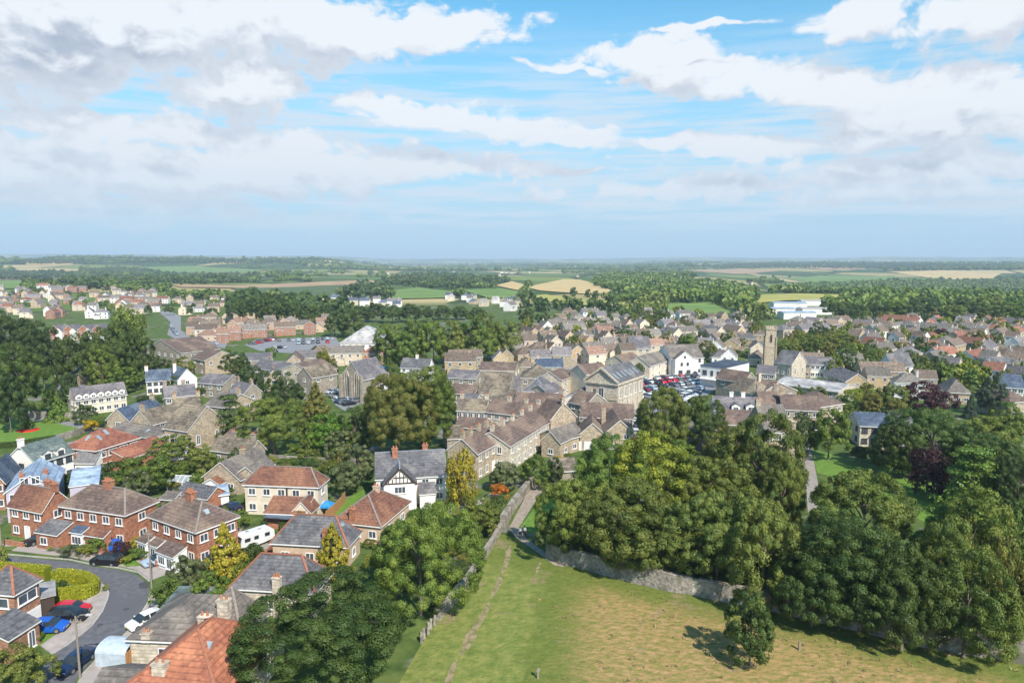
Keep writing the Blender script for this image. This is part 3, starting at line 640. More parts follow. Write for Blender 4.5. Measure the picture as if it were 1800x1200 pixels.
def tree(name, x, y, r, h, kind, colour, label=None, group=None, cat='tree', parts=True, low=None, rxy=None):
    """crown radius r, total height h; low = crown's bottom height"""
    z0 = terr(x, y) if math.hypot(x, y) > 620 else 0.0
    low = (h * .06 if kind in ('big', 'huge', 'mid') else 0.0) if low is None else low
    c = GREENS[colour] if isinstance(colour, str) else colour; j = rt.uniform(.86, 1.16)
    c = (c[0] * j * rt.uniform(.92, 1.08), c[1] * j, c[2] * j * rt.uniform(.9, 1.1), 1)
    me = PROTO['%s%d' % (kind, rt.randrange(SHAPE[kind]))]
    hz = (h - low) / 2
    def setc(o):
        o.scale = (r, r * (rxy or rt.uniform(.9, 1.1)), hz * (1 if kind in ('cone', 'cedar', 'col') else 1.04)); o.location = (0, 0, low + hz) if parts else (x, y, z0 + low + hz); o.rotation_euler[2] = rt.uniform(0, 6.28); o.color = c
    if parts:
        t = empty(name, (x, y, z0)); o = link('crown', me, t); setc(o)
        k = link('trunk', PROTO['trunk%d' % rt.randrange(3)], t); k.scale = (max(r * 1.0, 1.5), max(r, 1.5), h * 1.0)
        if kind in ('cone', 'cedar', 'col'): k.scale = (h * .32, h * .32, h * 1.3)
        if kind == 'bush': k.scale = (r * .8, r * .8, h)
    else:
        t = link(name, me); setc(t)
    if label: tag(t, label, cat, group)
    else:
        tag(t, None, cat, group, auto=True)
        del AUTO[-1]; kn = {'big': 'broad leafy tree', 'huge': 'wide spreading tree', 'mid': 'round leafy tree', 'far': 'round tree', 'bush': 'bush', 'cone': 'conical conifer', 'cedar': 'layered cedar', 'col': 'upright tree'}[kind]
        cn = colour if isinstance(colour, str) else 'green'
        sz = ('small ' if h < (1.8 if kind == 'bush' else 6) else 'tall ' if h > (3 if kind == 'bush' else 11) else '')
        AUTO.append((t, sz + cn + ' ' + kn, Vector((x, y, 0))))
    return t
def T(cx, top, base, w, kind, colour, name='broadleaf_tree', label=None, group=None, cat='tree', low=None, parts=True):
    """a tree from its outline in the photo: middle column, top row, foot row and width in pixels"""
    p = P(cx, base); h = zat(cx, top, p.y) - p.z; d = p.y * math.cos(PITCH) + (H - p.z - h / 2) * math.sin(PITCH); r = w / 2 * d / 1200 * .95
    p.x = (cx - 900) / 1200 * d
    h = zat(cx, top, p.y + r * .15) - (p.z)
    t = tree(name, p.x, p.y, r, max(h, .6), kind, colour, label, group, cat, parts, low if low is not None or name != 'sycamore_tree' else h * (.11 if base < 1050 else -.04))
    OCC.append((p.x, p.y, r * .55 if kind != 'bush' else r * .5)); return t
def curve(p, k=5):
    if len(p) < 4: return p
    q = [p[0] * 2 - p[1]] + p + [p[-1] * 2 - p[-2]]; o = []
    for i in range(1, len(q) - 2):
        a, b_, c, d = q[i - 1:i + 3]
        for t in [j / k for j in range(k)]: o.append(.5 * ((2 * b_) + (c - a) * t + (2 * a - 5 * b_ + 4 * c - d) * t * t + (3 * b_ - a - 3 * c + d) * t ** 3))
    return o + [p[-1]]
def hedge(name, line, w, h, colour, label, group=None, dens=170, leaf=.07, cat='hedge'):
    rng = np.random.default_rng(len(line) * 7 + int(w * 100)); pts = curve([P(x, y) for x, y in line]); Ps = []; Ns = []
    for a, b in zip(pts, pts[1:]):
        L = (b - a).length; d = (b - a) / L; s = Vector((-d.y, d.x, 0)); n = int(L * (w + 2 * h) * dens)
        t = rng.random(n); u = rng.random(n) * (w + 2 * h)
        for i in range(n):
            p = a + d * (L * t[i]); 
            if u[i] < h: q = p - s * w / 2 + Vector((0, 0, u[i])); nr = -s
            elif u[i] < h + w: q = p + s * (u[i] - h - w / 2) + Vector((0, 0, h)); nr = Vector((0, 0, 1))
            else: q = p + s * w / 2 + Vector((0, 0, u[i] - h - w)); nr = s
            Ps.append(q + Vector(rng.normal(size=3) * .035)); Ns.append(nr)
        OCC.append(((a.x + b.x) / 2, (a.y + b.y) / 2, min(L / 2, 2.5)))
    pos = np.array([tuple(q) for q in Ps]); nr = np.array([tuple(q) for q in Ns]) + rng.normal(size=(len(Ps), 3)) * .35
    me = quads(pos, nr, leaf * rng.uniform(.6, 1.3, len(Ps)), .7, rng, rng.random(len(Ps)), name, 'leaf')
    mid = sum(pts, Vector()) / len(pts)
    me.transform(Matrix.Translation(-mid))
    o = link(name, me); o.location = mid; o.color = GREENS[colour] + (1,)
    core = MB()
    for a, b in zip(pts, pts[1:]): core.beam(a - mid + Vector((0, 0, h * .47)), b - mid + Vector((0, 0, h * .47)), w * .86, h * .9)
    c = core.build('inner_leaves', ['leaf'], o); c.color = GREENS[colour] + (1,)
    return tag(o, label, cat, group)
def wall_run(name, line, h, t, mat, label, cat='wall', jitter=.08, cap=True, group=None, step=1.6):
    pts = [P(x, y) for x, y in line]; mid = sum(pts, Vector()) / len(pts); q = []
    for a, b in zip(pts, pts[1:]):
        n = max(1, int((b - a).length / step))
        q += [a.lerp(b, i / n) for i in range(n)]
    q.append(pts[-1]); rg = random.Random(len(q)); m = MB(); cp = MB(); L_ = []; 
    for i, p in enumerate(q):
        d = (q[min(i + 1, len(q) - 1)] - q[max(i - 1, 0)]).normalized(); s = Vector((-d.y, d.x, 0)) * (t / 2 * rg.uniform(.9, 1.1)); z = h + rg.uniform(-jitter, jitter)
        L_.append((p - s - mid, p + s - mid, z))
    for (a, b, z), (c, e, z2) in zip(L_, L_[1:]):
        U = Vector((0, 0, z)); V = Vector((0, 0, z2)); D = Vector((0, 0, -.2))
        m.face([a + D, c + D, c + V, a + U]); m.face([e + D, b + D, b + U, e + V]); m.face([a + U, c + V, e + V, b + U])
        if cap:
            k = 1.12; ca = (a + b) / 2; cc = (c + e) / 2; A = [ca + (a - ca) * k + U, cc + (c - cc) * k + V, cc + (e - cc) * k + V, ca + (b - ca) * k + U]; up = Vector((0, 0, .14 * rg.uniform(.6, 1.2)))
            B = [(p_ * .86 + ((A[0] + A[3]) / 2 if i_ in (0, 3) else (A[1] + A[2]) / 2) * .14) + up for i_, p_ in enumerate(A)]
            for p_ in A: p_ += Vector((0, 0, .003))
            cp.face(B); 
            for i_ in range(4): cp.face([A[i_], A[(i_ + 1) % 4], B[(i_ + 1) % 4], B[i_]])
    for (a, b, z) in (L_[0], L_[-1]): m.face([a, b, b + Vector((0, 0, z)), a + Vector((0, 0, z))])
    o = m.build(name, [mat], None); o.location = mid
    if cap: cp.build('coping', [mat], o)
    return tag(o, label, cat, group)
# ------------------------------------------------------------------ buildings
WIN = {}
def window_mesh(w, h, frame, bars):
    k = (round(w, 2), round(h, 2), frame, bars)
    if k not in WIN:
        m = MB(); f = .09; y = -.03
        for x in (-w / 2 + f / 2, w / 2 - f / 2): m.box((x, y, 0), (f, .12, h))
        for z in (-h / 2 + f / 2, h / 2 - f / 2): m.box((0, y - .003, z), (w - .01, .12, f))
        for i in range(bars): m.box((-w / 2 + w * (i + 1) / (bars + 1), y + .004, 0), (.07, .10, h - .02))
        m.box((0, -.07, -h / 2 - .05), (w + .2, .2, .08), 0)
        g = MB(); g.box((0, .0, 0), (w - .06, .06, h - .06))
        WIN[k] = (m.mesh('window', [frame]), g.mesh('pane', ['glass']))
    return WIN[k]
def door_mesh(mat):
    k = ('door', mat)
    if k not in WIN:
        m = MB(); m.box((0, -.03, 1.02), (.95, .12, 2.04), 0); m.box((-.53, -.04, 1.05), (.1, .16, 2.1), 1); m.box((.53, -.04, 1.05), (.1, .16, 2.1), 1); m.box((0, -.043, 2.12), (1.16, .16, .1), 1)
        WIN[k] = m.mesh('door', [mat, 'trim'])
    return WIN[k]
MT['green door'] = M('green_door_paint', (.03, .09, .06), (.04, .11, .07), rough=.4); MT['red door'] = M('red_door_paint', (.25, .02, .02), (.3, .03, .03), rough=.4)
def block(root, cx, cy_, L, D, e, r, kind, wall, roof, names=('wall', 'roof'), over=.35, ridge=None, z0=0.0, trim='trim'):
    """walls and roof of one rectangular volume, local frame: front is -y"""
    m = MB(); l, d = L / 2, D / 2
    c = [(-l, -d), (l, -d), (l, d), (-l, d)]; V = lambda p, z: (cx + p[0], cy_ + p[1], z)
    hip = kind == 'hip'
    for i in range(4):
        a, b = c[i], c[(i + 1) % 4]; top = [V(b, e), V(a, e)]
        if kind == 'gable' and i in (1, 3): top = [V(b, e), V((a[0], 0), e + r), V(a, e)]
        if kind == 'gablef' and i in (0, 2): top = [V(b, e), V((0, a[1]), e + r), V(a, e)]
        if kind == 'lean':
            za = e if a[1] < 0 else e + r; zb = e if b[1] < 0 else e + r; top = [V(b, zb), V(a, za)]
        m.face([V(a, -.3 + z0), V(b, -.3 + z0)] + top)
    m.face([V(q, e - .02) for q in c])
    w = m.build(names[0], [wall], root)
    q = MB(); t = .16; o = over
    def slab(A, B, C_, D_):                   # top quad A B C D with its thickness below
        lo = [tuple(Vector(p) - Vector((0, 0, t))) for p in (A, B, C_, D_)]; hi = [A, B, C_, D_]
        q.face(hi, 0); q.face(lo[::-1], 1)
        for i in range(4): q.face([lo[i], lo[(i + 1) % 4], hi[(i + 1) % 4], hi[i]], 1)
    rl = []
    if kind in ('gable', 'gablef'):
        hw = d if kind == 'gable' else l; og = .22; ze = e - r * o / hw + t + .01; zr = e + r + t + .01; k = (l if kind == 'gable' else d) + og
        def X(a, b, z): return (cx + a, cy_ + b, z) if kind == 'gable' else (cx + b, cy_ + a, z)
        for sgn in (-1, 1): slab(X(-k, sgn * (hw + o), ze), X(k, sgn * (hw + o), ze), X(k, 0, zr), X(-k, 0, zr))
        rl = [(X(-k, 0, zr), X(k, 0, zr))]
    elif hip:
        a, b = l + o, d + o; ze = e - .02; zt = e + .16; k = max(0, abs(a - b)); zr = e + r + .16
        R1, R2 = ((-k, 0), (k, 0)) if a >= b else ((0, -k), (0, k))
        cs = [(-a, -b), (a, -b), (a, b), (-a, b)]; lo = [V(p, ze) for p in cs]; hi = [V(p, zt) for p in cs]; A1, A2 = V(R1, zr), V(R2, zr)
        if a >= b: fs = [[hi[0], hi[1], A2, A1], [hi[1], hi[2], A2], [hi[2], hi[3], A1, A2], [hi[3], hi[0], A1]]; hl = [(hi[0], A1), (hi[1], A2), (hi[2], A2), (hi[3], A1), (A1, A2)]
        else: fs = [[hi[0], hi[1], A1], [hi[1], hi[2], A2, A1], [hi[2], hi[3], A2], [hi[3], hi[0], A1, A2]]; hl = [(hi[0], A1), (hi[1], A1), (hi[2], A2), (hi[3], A2), (A1, A2)]
        for f in fs: q.face(f, 0)
        q.face(lo[::-1], 1)
        for i in range(4): q.face([lo[i], lo[(i + 1) % 4], hi[(i + 1) % 4], hi[i]], 1)
        rl = [p for p in hl if (Vector(p[0]) - Vector(p[1])).length > .2]
    elif kind == 'lean':
        o2 = .15; sl = r / D; slab(V((-l - o2, -d - o), e - sl * o + t + .01), V((l + o2, -d - o), e - sl * o + t + .01), V((l + o2, d), e + r + t + .01), V((-l - o2, d), e + r + t + .01))
    else:                                      # flat
        q.box((cx, cy_, e + .12), (L + 2 * o * .6, D + 2 * o * .6, .24), 0)
    rf = q.build(names[1], [roof, trim], root if names[0] == 'wall' else w)
    if ridge and rl:
        g = MB()
        for a, b in rl: g.beam(Vector(a) + Vector((0, 0, .03)), Vector(b) + Vector((0, 0, .03)), .26, .12)
        if names[1] == 'roof': g.build('ridge_tiles', [ridge], rf)
        else: g.build('ridge_tiles', [ridge], w)
    return w, rf
def roof_z(x, y, L, D, e, r, kind):
    if kind == 'gable': return e + r * max(0, 1 - abs(y) / (D / 2))
    if kind == 'gablef': return e + r * max(0, 1 - abs(x) / (L / 2))
    if kind == 'hip': m_ = min(L, D) / 2; return e + r * max(0, min(1, min((L / 2 - abs(x)) / m_, (D / 2 - abs(y)) / m_)))
    return e
def house(name, label, A, B, far, e, r, kind, wall, roof, win=True, cols=None, ws=(1.25, 1.15), chim=(), annex=(), sky=(), dorm=(), door=None, cat='house', group=None, ridge=None, frame='trim', bars=1, pots=2, near=False, over=.35, garage=None, side=True, trim='trim', floors=None, chs=1.0, extra=None, land=None):
    if name in ('stone_house', 'terrace_house') and r > 2: r *= .84
    PA, PB = P(*A, h=e), P(*B, h=e); x = (PB - PA); L = x.length; x /= L; n = Vector((-x.y, x.x, 0))
    if isinstance(far, tuple):
        F = P(*far, h=e); D = max(abs((F - PB).dot(n)), abs((F - PA).dot(n))) if abs(far[0] - (A[0] + B[0]) / 2) < 2 else abs((F - (PB if far[0] > (A[0] + B[0]) / 2 else PA)).dot(n))
        D = max(4.0, min(D, 26))
    else: D = far
    o = (PA + PB) / 2 + n * D / 2; rz = math.atan2(x.y, x.x)
    if name is None: return L, D
    root = empty(name, (o.x, o.y, 0), rz); tag(root, label, cat, group)
    OCC.append((o.x, o.y, math.hypot(L, D) * .42))
    if L > D * 1.6:
        for s in (-.33, .33): OCC.append((o.x + x.x * L * s, o.y + x.y * L * s, D * .6))
    w, rf = block(root, 0, 0, L, D, e, r, kind, wall, roof, ridge=ridge, over=over, trim=trim)
    cl = Matrix.Rotation(-rz, 3, 'Z') @ (Vector((0, 0, 0)) - Vector((o.x, o.y, 0)))
    fl = floors or ([1.4] if e < 4 else [1.35, e - 1.05] if e < 6.6 else [1.5, e / 2 + .3, e - 1.2])
    rg = random.Random(int(abs(o.x * 7) + abs(o.y * 3)))
    def put(nx, ny, span, ang, cols, doorat=None, only=None):
        sw = ws[0]; c = cols if cols is not None else max(1, int(span / 3.1))
        for i in range(c):
            t = (i + .5) / c - .5
            for k, z in enumerate(fl):
                if doorat is not None and k == 0 and i == doorat: continue
                if only is not None and k not in only: continue
                px_, py_ = (t * span, ny * D / 2) if nx == 0 else (nx * L / 2, t * span)
                fm, gm = window_mesh(sw, ws[1], frame, bars); f = link('window', fm, root); f.location = (px_, py_, z); f.rotation_euler[2] = ang
                if near: link('pane', gm, f)
                else:
                    link('pane', gm, f)
    faces = [(0, -1, L, 0)] + ([(1, 0, D, R(90)), (-1, 0, D, R(-90))] if side else [])
    if win:
        for nx, ny, sp_, an in faces:
            if (cl.x - nx * L / 2) * nx + (cl.y - ny * D / 2) * ny < 0: continue
            if ny: put(nx, ny, sp_, an, cols, doorat=(door[0] if door else None))
            else: put(nx, ny, sp_, an, max(1, int(sp_ / 4.2)) if side is True else side, only=None if near else ([len(fl) - 1] if rg.random() < .6 else None))
    if door:
        c = cols or max(1, int(L / 3.1)); dd = link('door', door_mesh(door[1]), root); dd.location = (((door[0] + .5) / c - .5) * L, -D / 2, 0)
    for ch in chim:
        fx, fy = ch[0], ch[1]; hh = ch[2] if len(ch) > 2 else 1.1; mt = ch[3] if len(ch) > 3 else wall
        cxx, cyy = fx * L / 2, fy * D / 2; zb = roof_z(min(abs(cxx), L / 2) * (1 if cxx > 0 else -1), cyy, L, D, e, r, kind) - .3; zt = max(e + r + hh, zb + 1)
        if abs(fy) > 1 or abs(fx) > 1: zb = 0
        m = MB(); a, b = .95 * chs, .6 * chs; m.box((cxx, cyy, zb), (a, b, zt - zb), 0, base=True); m.box((cxx, cyy, zt + .003), (a + .16, b + .16, .16), 0, base=True)
        np_ = pots
        for i in range(np_): m.tube([(cxx + (i - (np_ - 1) / 2) * a / max(1, np_), cyy, zt + .15), (cxx + (i - (np_ - 1) / 2) * a / max(1, np_), cyy, zt + .6)], [.14, .11], 7, 1)
        m.build('chimney', [mt, 'pot'], rf)
    for s, fx, fv, sw, sh in sky:             # skylights on a slope: f front, r right, l left
        m = MB()
        if s == 'f': run = (L if kind == 'gablef' else D) / 2; p = Vector((fx * L / 2, -D / 2 * (1 - fv), e + r * fv + .2)); al = Vector((1, 0, 0)); up = Vector((0, D / 2, r)).normalized()
        elif s == 'r': p = Vector((L / 2 * (1 - fv) if kind == 'gablef' else L / 2 - fv * min(L, D) / 2, fx * D / 2, e + r * fv + .2)); al = Vector((0, 1, 0)); up = Vector((-(L / 2 if kind == 'gablef' else min(L, D) / 2), 0, r)).normalized()
        else: p = Vector((-(L / 2 * (1 - fv) if kind == 'gablef' else L / 2 - fv * min(L, D) / 2), fx * D / 2, e + r * fv + .2)); al = Vector((0, -1, 0)); up = Vector(((L / 2 if kind == 'gablef' else min(L, D) / 2), 0, r)).normalized()
        nn = al.cross(up); 
        if nn.z < 0: nn = -nn
        for (w2, h2, off, mi) in ((sw, sh, .06, 0), (sw - .2, sh - .2, .09, 1)):
            c4 = [p + al * sx * w2 / 2 + up * sy * h2 / 2 for sx, sy in ((-1, -1), (1, -1), (1, 1), (-1, 1))]; hi = [q + nn * off for q in c4]
            m.face(hi, mi)
            for i in range(4): m.face([c4[i], c4[(i + 1) % 4], hi[(i + 1) % 4], hi[i]], mi)
        m.build('skylight', ['lead', 'skylight'], rf)
    for fx, dw, dh, mt in dorm:               # gabled dormers standing on the front eave
        m = MB(); xx = fx * L / 2; y0 = -D / 2 - .02; yb = -D / 2 + min(D / 2, (dh + .6) * D / 2 / r); zb = e - .1; zt = e + dh; hw = dw / 2
        m.face([(xx - hw, y0, zb), (xx + hw, y0, zb), (xx + hw, y0, zt), (xx, y0, zt + .5), (xx - hw, y0, zt)], 0)
        for s in (-1, 1): m.face([(xx + s * hw, y0, zb), (xx + s * hw, yb, zb), (xx + s * hw, yb, zt), (xx + s * hw, y0, zt)], 0); m.face([(xx + s * (hw + .15), y0 - .15, zt - .08), (xx + s * (hw + .15), yb + .6, zt - .08), (xx, yb + .6, zt + .58), (xx, y0 - .15, zt + .58)], 1)
        dd = m.build('dormer', [mt, roof], rf); fm, gm = window_mesh(dw * .6, dh * .75, frame, 1); f = link('window', fm, dd); f.location = (xx, y0 - .01, e + dh * .45); link('pane', gm, dd).location = (xx, y0 - .04, e + dh * .45)
    for an in annex:                          # (part name, x, y of its middle, length, depth, eave, rise, kind, wall, roof, windows)
        nm, ax, ay, al_, ad_, ae, ar, ak, aw, arf = an[:10]
        pw, pr = block(root, ax, ay, al_, ad_, ae, ar, ak, aw, arf, names=(nm, nm + '_roof'), over=.22, trim=trim, ridge=ridge)
        for (wx, wz, ww, wh) in (an[10] if len(an) > 10 else ()):
            fm, gm = window_mesh(ww, wh, frame, 2 if ww > 1.5 else 1); f = link('window', fm, pw); f.location = (ax + wx, ay - ad_ / 2, wz); g_ = link('pane', gm, pw); g_.location = (ax + wx, ay - ad_ / 2 - .035, wz)
    if garage:
        for gx, gw in garage:
            m = MB(); m.box((gx, -D / 2 - .03, 1.05), (gw, .1, 2.1))
            for i in range(4): m.box((gx, -D / 2 - .082, .3 + i * .5), (gw - .3, .02, .36))
            m.build('garage_door', ['trim'], root)
    if extra: extra(root, L, D, e, r)
    if land: LAND.append((Vector((o.x, o.y, 0)), land))
    return root
# ------------------------------------------------------------------ cars
ST = [(2.08, .36, .55, .57, .62, .66, .55), (1.98, .24, .66, .70, .78, .82, .72), (1.15, .20, .84, .91, .85, .88, .76), (.42, .20, .89, 1.36, .86, .88, .62), (-.95, .20, .92, 1.42, .86, .88, .63), (-1.62, .22, .94, 1.22, .85, .86, .64), (-1.95, .30, .90, .95, .81, .83, .72), (-2.08, .42, .70, .73, .70, .74, .66)]
SALOON = [(2.25, .36, .55, .57, .62, .66, .55), (2.12, .24, .66, .70, .78, .82, .72), (1.15, .20, .82, .89, .85, .88, .76), (.35, .20, .87, 1.34, .86, .88, .62), (-.85, .20, .90, 1.38, .86, .88, .63), (-1.5, .22, .92, 1.0, .85, .86, .68), (-2.1, .30, .88, .93, .81, .83, .72), (-2.25, .42, .70, .73, .70, .74, .66)]
SUV = [(2.15, .42, .70, .72, .66, .70, .6), (2.02, .30, .82, .88, .82, .86, .76), (1.2, .26, 1.0, 1.06, .88, .92, .8), (.55, .26, 1.04, 1.58, .9, .92, .68), (-1.25, .26, 1.06, 1.64, .9, .92, .7), (-1.85, .28, 1.06, 1.45, .88, .9, .7), (-2.1, .36, 1.0, 1.05, .84, .86, .76), (-2.18, .48, .8, .84, .76, .8, .7)]
def car_meshes(st):
    body = MB(); glass = {'windscreen': MB(), 'rear_window': MB(), 'side_window': MB()}; sides = [MB(), MB()]
    def pts(s): x, zb, zs, zr, wb, ws_, wr = s; return [(x, -wb, zb), (x, -ws_, (zb + zs) / 2), (x, -ws_ * .985, zs), (x, -wr, zr), (x, 0, zr + .035), (x, wr, zr), (x, ws_ * .985, zs), (x, ws_, (zb + zs) / 2), (x, wb, zb)]
    rows = [pts(s) for s in st]
    for i in range(len(st) - 1):
        for j in range(8):
            f = [rows[i][j], rows[i][j + 1], rows[i + 1][j + 1], rows[i + 1][j]]
            up = j in (3, 4); sid = j in (2, 5)
            if up and i == 2: glass['windscreen'].face(f)
            elif up and i in (4, 5) and i == (5 if st is not SALOON else 4): glass['rear_window'].face(f)
            elif sid and i in (2, 3, 4): sides[0 if j == 2 else 1].face(f)
            else: body.face(f)
        body.face([rows[i][8], rows[i][0], rows[i + 1][0], rows[i + 1][8]])
    body.face(rows[0]); body.face(rows[-1][::-1])
    zs, zr = st[3][2], st[3][3]
    for s in (-1, 1):                          # pillars and mirrors
        for xx in (-.15, -.98):
            body.beam((xx, s * .872, .9 if st is not SUV else 1.04), (xx, s * (.64 if st is not SUV else .70), zr - .0), .09, .05)
        body.box((.75, s * .98, .98 if st is not SUV else 1.14), (.14, .2, .14))
    wh = MB(); wh.tube([(0, -.1, 0), (0, .1, 0)], .325, 16); rim = MB(); rim.tube([(0, -.112, 0), (0, .112, 0)], .21, 10)
    hl = MB(); hl.box((0, 0, 0), (.12, .34, .15), taper=.8); tl = MB(); tl.box((0, 0, 0), (.1, .26, .24)); pl = MB(); pl.box((0, 0, 0), (.03, .52, .12))
    def mk(m, n, mt): 
        me = m.mesh(n, [mt]); b = bmesh.new(); b.from_mesh(me); bmesh.ops.remove_doubles(b, verts=b.verts, dist=.001); bmesh.ops.recalc_face_normals(b, faces=b.faces); b.to_mesh(me); b.free(); return me
    return dict(body=mk(body, 'body', 'paint'), windscreen=mk(glass['windscreen'], 'windscreen', 'car glass'), rear_window=mk(glass['rear_window'], 'rear_window', 'car glass'), s0=mk(sides[0], 'side_window', 'car glass'), s1=mk(sides[1], 'side_window', 'car glass'),
                wheel=mk(wh, 'wheel', 'tyre'), rim=mk(rim, 'rim', 'rim'), hl=mk(hl, 'headlight', 'lamp'), tl=mk(tl, 'tail_light', 'tail'), pl=mk(pl, 'number_plate', 'plate'), st=st)
CARM = {'hatch': car_meshes(ST), 'saloon': car_meshes(SALOON), 'suv': car_meshes(SUV)}
PAINT = {'black': (.012, .012, .015), 'dark blue': (.012, .025, .07), 'blue': (.015, .10, .46), 'red': (.50, .012, .025), 'silver': (.42, .45, .48), 'silver-blue': (.34, .43, .52), 'white': (.72, .72, .72), 'grey': (.14, .15, .165), 'green': (.02, .09, .05), 'dark red': (.18, .012, .018), 'yellow': (.6, .42, .02)}
def car(x, y, rz, colour, kind='hatch', label=None, group=None, full=True, z=0.0):
    c = CARM[kind]; t = empty('parked_car', (x, y, z), rz); st = c['st']
    b = link('body', c['body'], t); b.color = PAINT[colour] + (1,)
    for k, n in (('windscreen', 'windscreen'), ('rear_window', 'rear_window'), ('s0', 'side_window'), ('s1', 'side_window')): link(n, c[k], t)
    for sx in (1.32, -1.30):
        for sy in (-.80, .80):
            w = link('wheel', c['wheel'], t); w.location = (sx, sy, .325)
            if full: link('rim', c['rim'], w)
    if full:
        zz = st[1][2] - .06
        for s in (-1, 1):
            q = link('headlight', c['hl'], t); q.location = (st[0][0] - .09, s * .56, zz - .03)
            q = link('tail_light', c['tl'], t); q.location = (st[-1][0] + .07, s * .62, st[-1][2] + .05)
        for sx in (st[0][0] + .005, st[-1][0] - .005): link('number_plate', c['pl'], t).location = (sx, 0, .46)
    if label: tag(t, label, 'car', group)
    else: tag(t, None, 'car', group); AUTO.append((t, colour + {'hatch': ' parked hatchback', 'saloon': ' parked saloon', 'suv': ' parked tall car'}[kind], Vector((x, y, 0))))
    return t
def carpx(nose, tail, colour, kind, label, z=0.0, group='cars parked along the close'):
    a, b = P(*nose), P(*tail); m = (a + b) / 2; d = a - b
    OCC.append((m.x, m.y, 1.5)); return car(m.x, m.y, math.atan2(d.y, d.x), colour, kind, label, group, True, z)
# ------------------------------------------------------------------ the close: red brick semis, bungalows and their neighbours
NB = dict(near=True, ridge='ridge pale')
house('brick_house', 'brick semi with gable end and part red roof, left of the hipped brick semis', (16, 887), (75, 898), (123, 881), 5.0, 2.5, 'gable', 'brick', 'red-brown', cols=3, door=(1, 'trim'), chim=((.95, 0, .9, 'brick'), (.35, .25, .9, 'brick')), land='the gabled brick semi', **NB)
house('brick_house', 'wide hipped brick semi with one big chimney, slate porch roof at its left', (108, 890), (220, 906), (277, 883), 5.0, 2.7, 'hip', 'brick', 'brown', cols=5, door=(2, 'dark trim'), chim=((0.02, 0, 1.0, 'brick'),), chs=1.5, pots=4,
      annex=(('porch', -4.4, -5.6, 4.2, 2.6, 2.5, 1.0, 'lean', 'brick', 'slate', ((-.6, 1.4, 1.3, 1.1),)), ('bay', -.6, -4.7, 2.2, 1.2, 2.5, .5, 'lean', 'trim', 'blue slate', ((0, 1.4, 1.8, 1.2),)), ('canopy', 3.0, -4.9, 3.6, 1.2, 2.5, .6, 'lean', 'brick', 'red-brown')), land='the wide hipped brick semi', **NB)
house('brick_house', 'hipped brick semi with white porches, beside the golden conifer', (263, 908), (345, 936), (408, 907), 5.0, 2.7, 'hip', 'brick', 'brown', cols=4, chim=((-.05, 0, 1.0, 'brick'),), chs=1.5, pots=4, sky=(('r', -.1, .55, .8, 1.0),), side=3,
      annex=(('bay', -3.9, -4.9, 2.3, 1.3, 2.4, .55, 'lean', 'trim', 'brown', ((0, 1.4, 1.9, 1.3),)), ('bay', -1.2, -4.8, 2.0, 1.2, 2.4, .55, 'lean', 'trim', 'brown', ((0, 1.4, 1.6, 1.3),)), ('porch', 2.6, -5.1, 4.0, 2.0, 2.3, .8, 'lean', 'trim', 'brown', ((-.8, 1.3, 1.6, 1.2), (1.0, 1.2, 1.2, 1.5)))), land='the hipped brick semi beside the conifer', **NB)
def glass_front(root, L, D, e, r):
    for i, (x, z, w, h) in enumerate([(-2.4, 1.6, 1.2, 1.6), (-.85, 1.9, 1.3, 2.2), (.75, 1.9, 1.3, 2.2), (2.3, 1.6, 1.2, 1.6), (-2.3, 4.0, 1.2, 1.3), (-.85, 4.5, 1.3, 1.9), (.75, 4.5, 1.3, 1.9), (2.3, 4.0, 1.2, 1.3), (-.75, 6.5, 1.2, 1.3), (.75, 6.5, 1.2, 1.3)]):
        f_, g_ = window_mesh(w, h, 'trim', 1); o = link('window', f_, root); o.location = (x, -D / 2 - .02, z); link('pane', g_, o).location = (0, -.02, 0)
house('modern_house', 'modern house with glazed lavender gable and pale blue metal roof', (10, 866), (97, 855), 11, 5.0, 2.3, 'gablef', 'lavender', 'blue metal', win=False, extra=glass_front, chs=.7, pots=1, chim=((-.45, -.5, -.7, 'brick'), (.5, -.3, -.7, 'brick')), annex=(('wing', 7.0, 1.5, 4.2, 7, 3.6, 1.2, 'lean', 'lavender', 'blue metal'),), land='the glazed lavender house', near=True)
house('brick_house', 'brown brick house end at the left edge with blue slate roof', (-34, 850), (6, 846), 9, 5.0, 2.6, 'gablef', 'brown brick', 'blue slate', cols=2)
house('white_house', 'white house with green slate roof and white end chimney', (62, 813), (128, 794), (28, 803), 5.2, 2.8, 'gable', 'white', 'green slate', cols=4, frame='dark trim', chim=((-.96, 0, 1.2, 'white'),), dorm=((-.35, 1.8, 1.2, 'white'), (.35, 1.8, 1.2, 'white')), land='the white house with green slates', near=True)
house('white_cottage', 'low white gabled annexe with slate roof beside the red tiled house', (131, 812), (166, 812), (184, 806), 3.0, 1.7, 'gable', 'white', 'slate', cols=2, frame='dark trim', near=True)
house('red_roofed_house', 'large house with red tiled hipped roof and three skylights', (168, 793), (244, 770), (124, 785), 4.8, 2.9, 'hip', 'brick', 'red', cols=4, ws=(2.0, 1.2), sky=(('l', .1, .55, .8, 1.5), ('f', -.45, .55, .8, 1.5), ('f', 0, .75, .8, 1.5)), annex=(('wing', 1.5, -6.2, 7, 4.0, 2.6, 1.4, 'lean', 'brick', 'red'), ('wing', 7.0, -6.0, 5, 4.5, 2.6, 1.5, 'lean', 'brick', 'red', ((0, 1.5, 2.4, 1.2),))), land='the red tiled house', near=True)
house('outbuilding', 'long low brown roofed outbuilding behind the red tiled house', (192, 757), (276, 772), 8, 2.8, 1.3, 'gable', 'grey stone', 'grey-brown', cols=1, sky=(('f', .3, .5, .9, 1.2),))
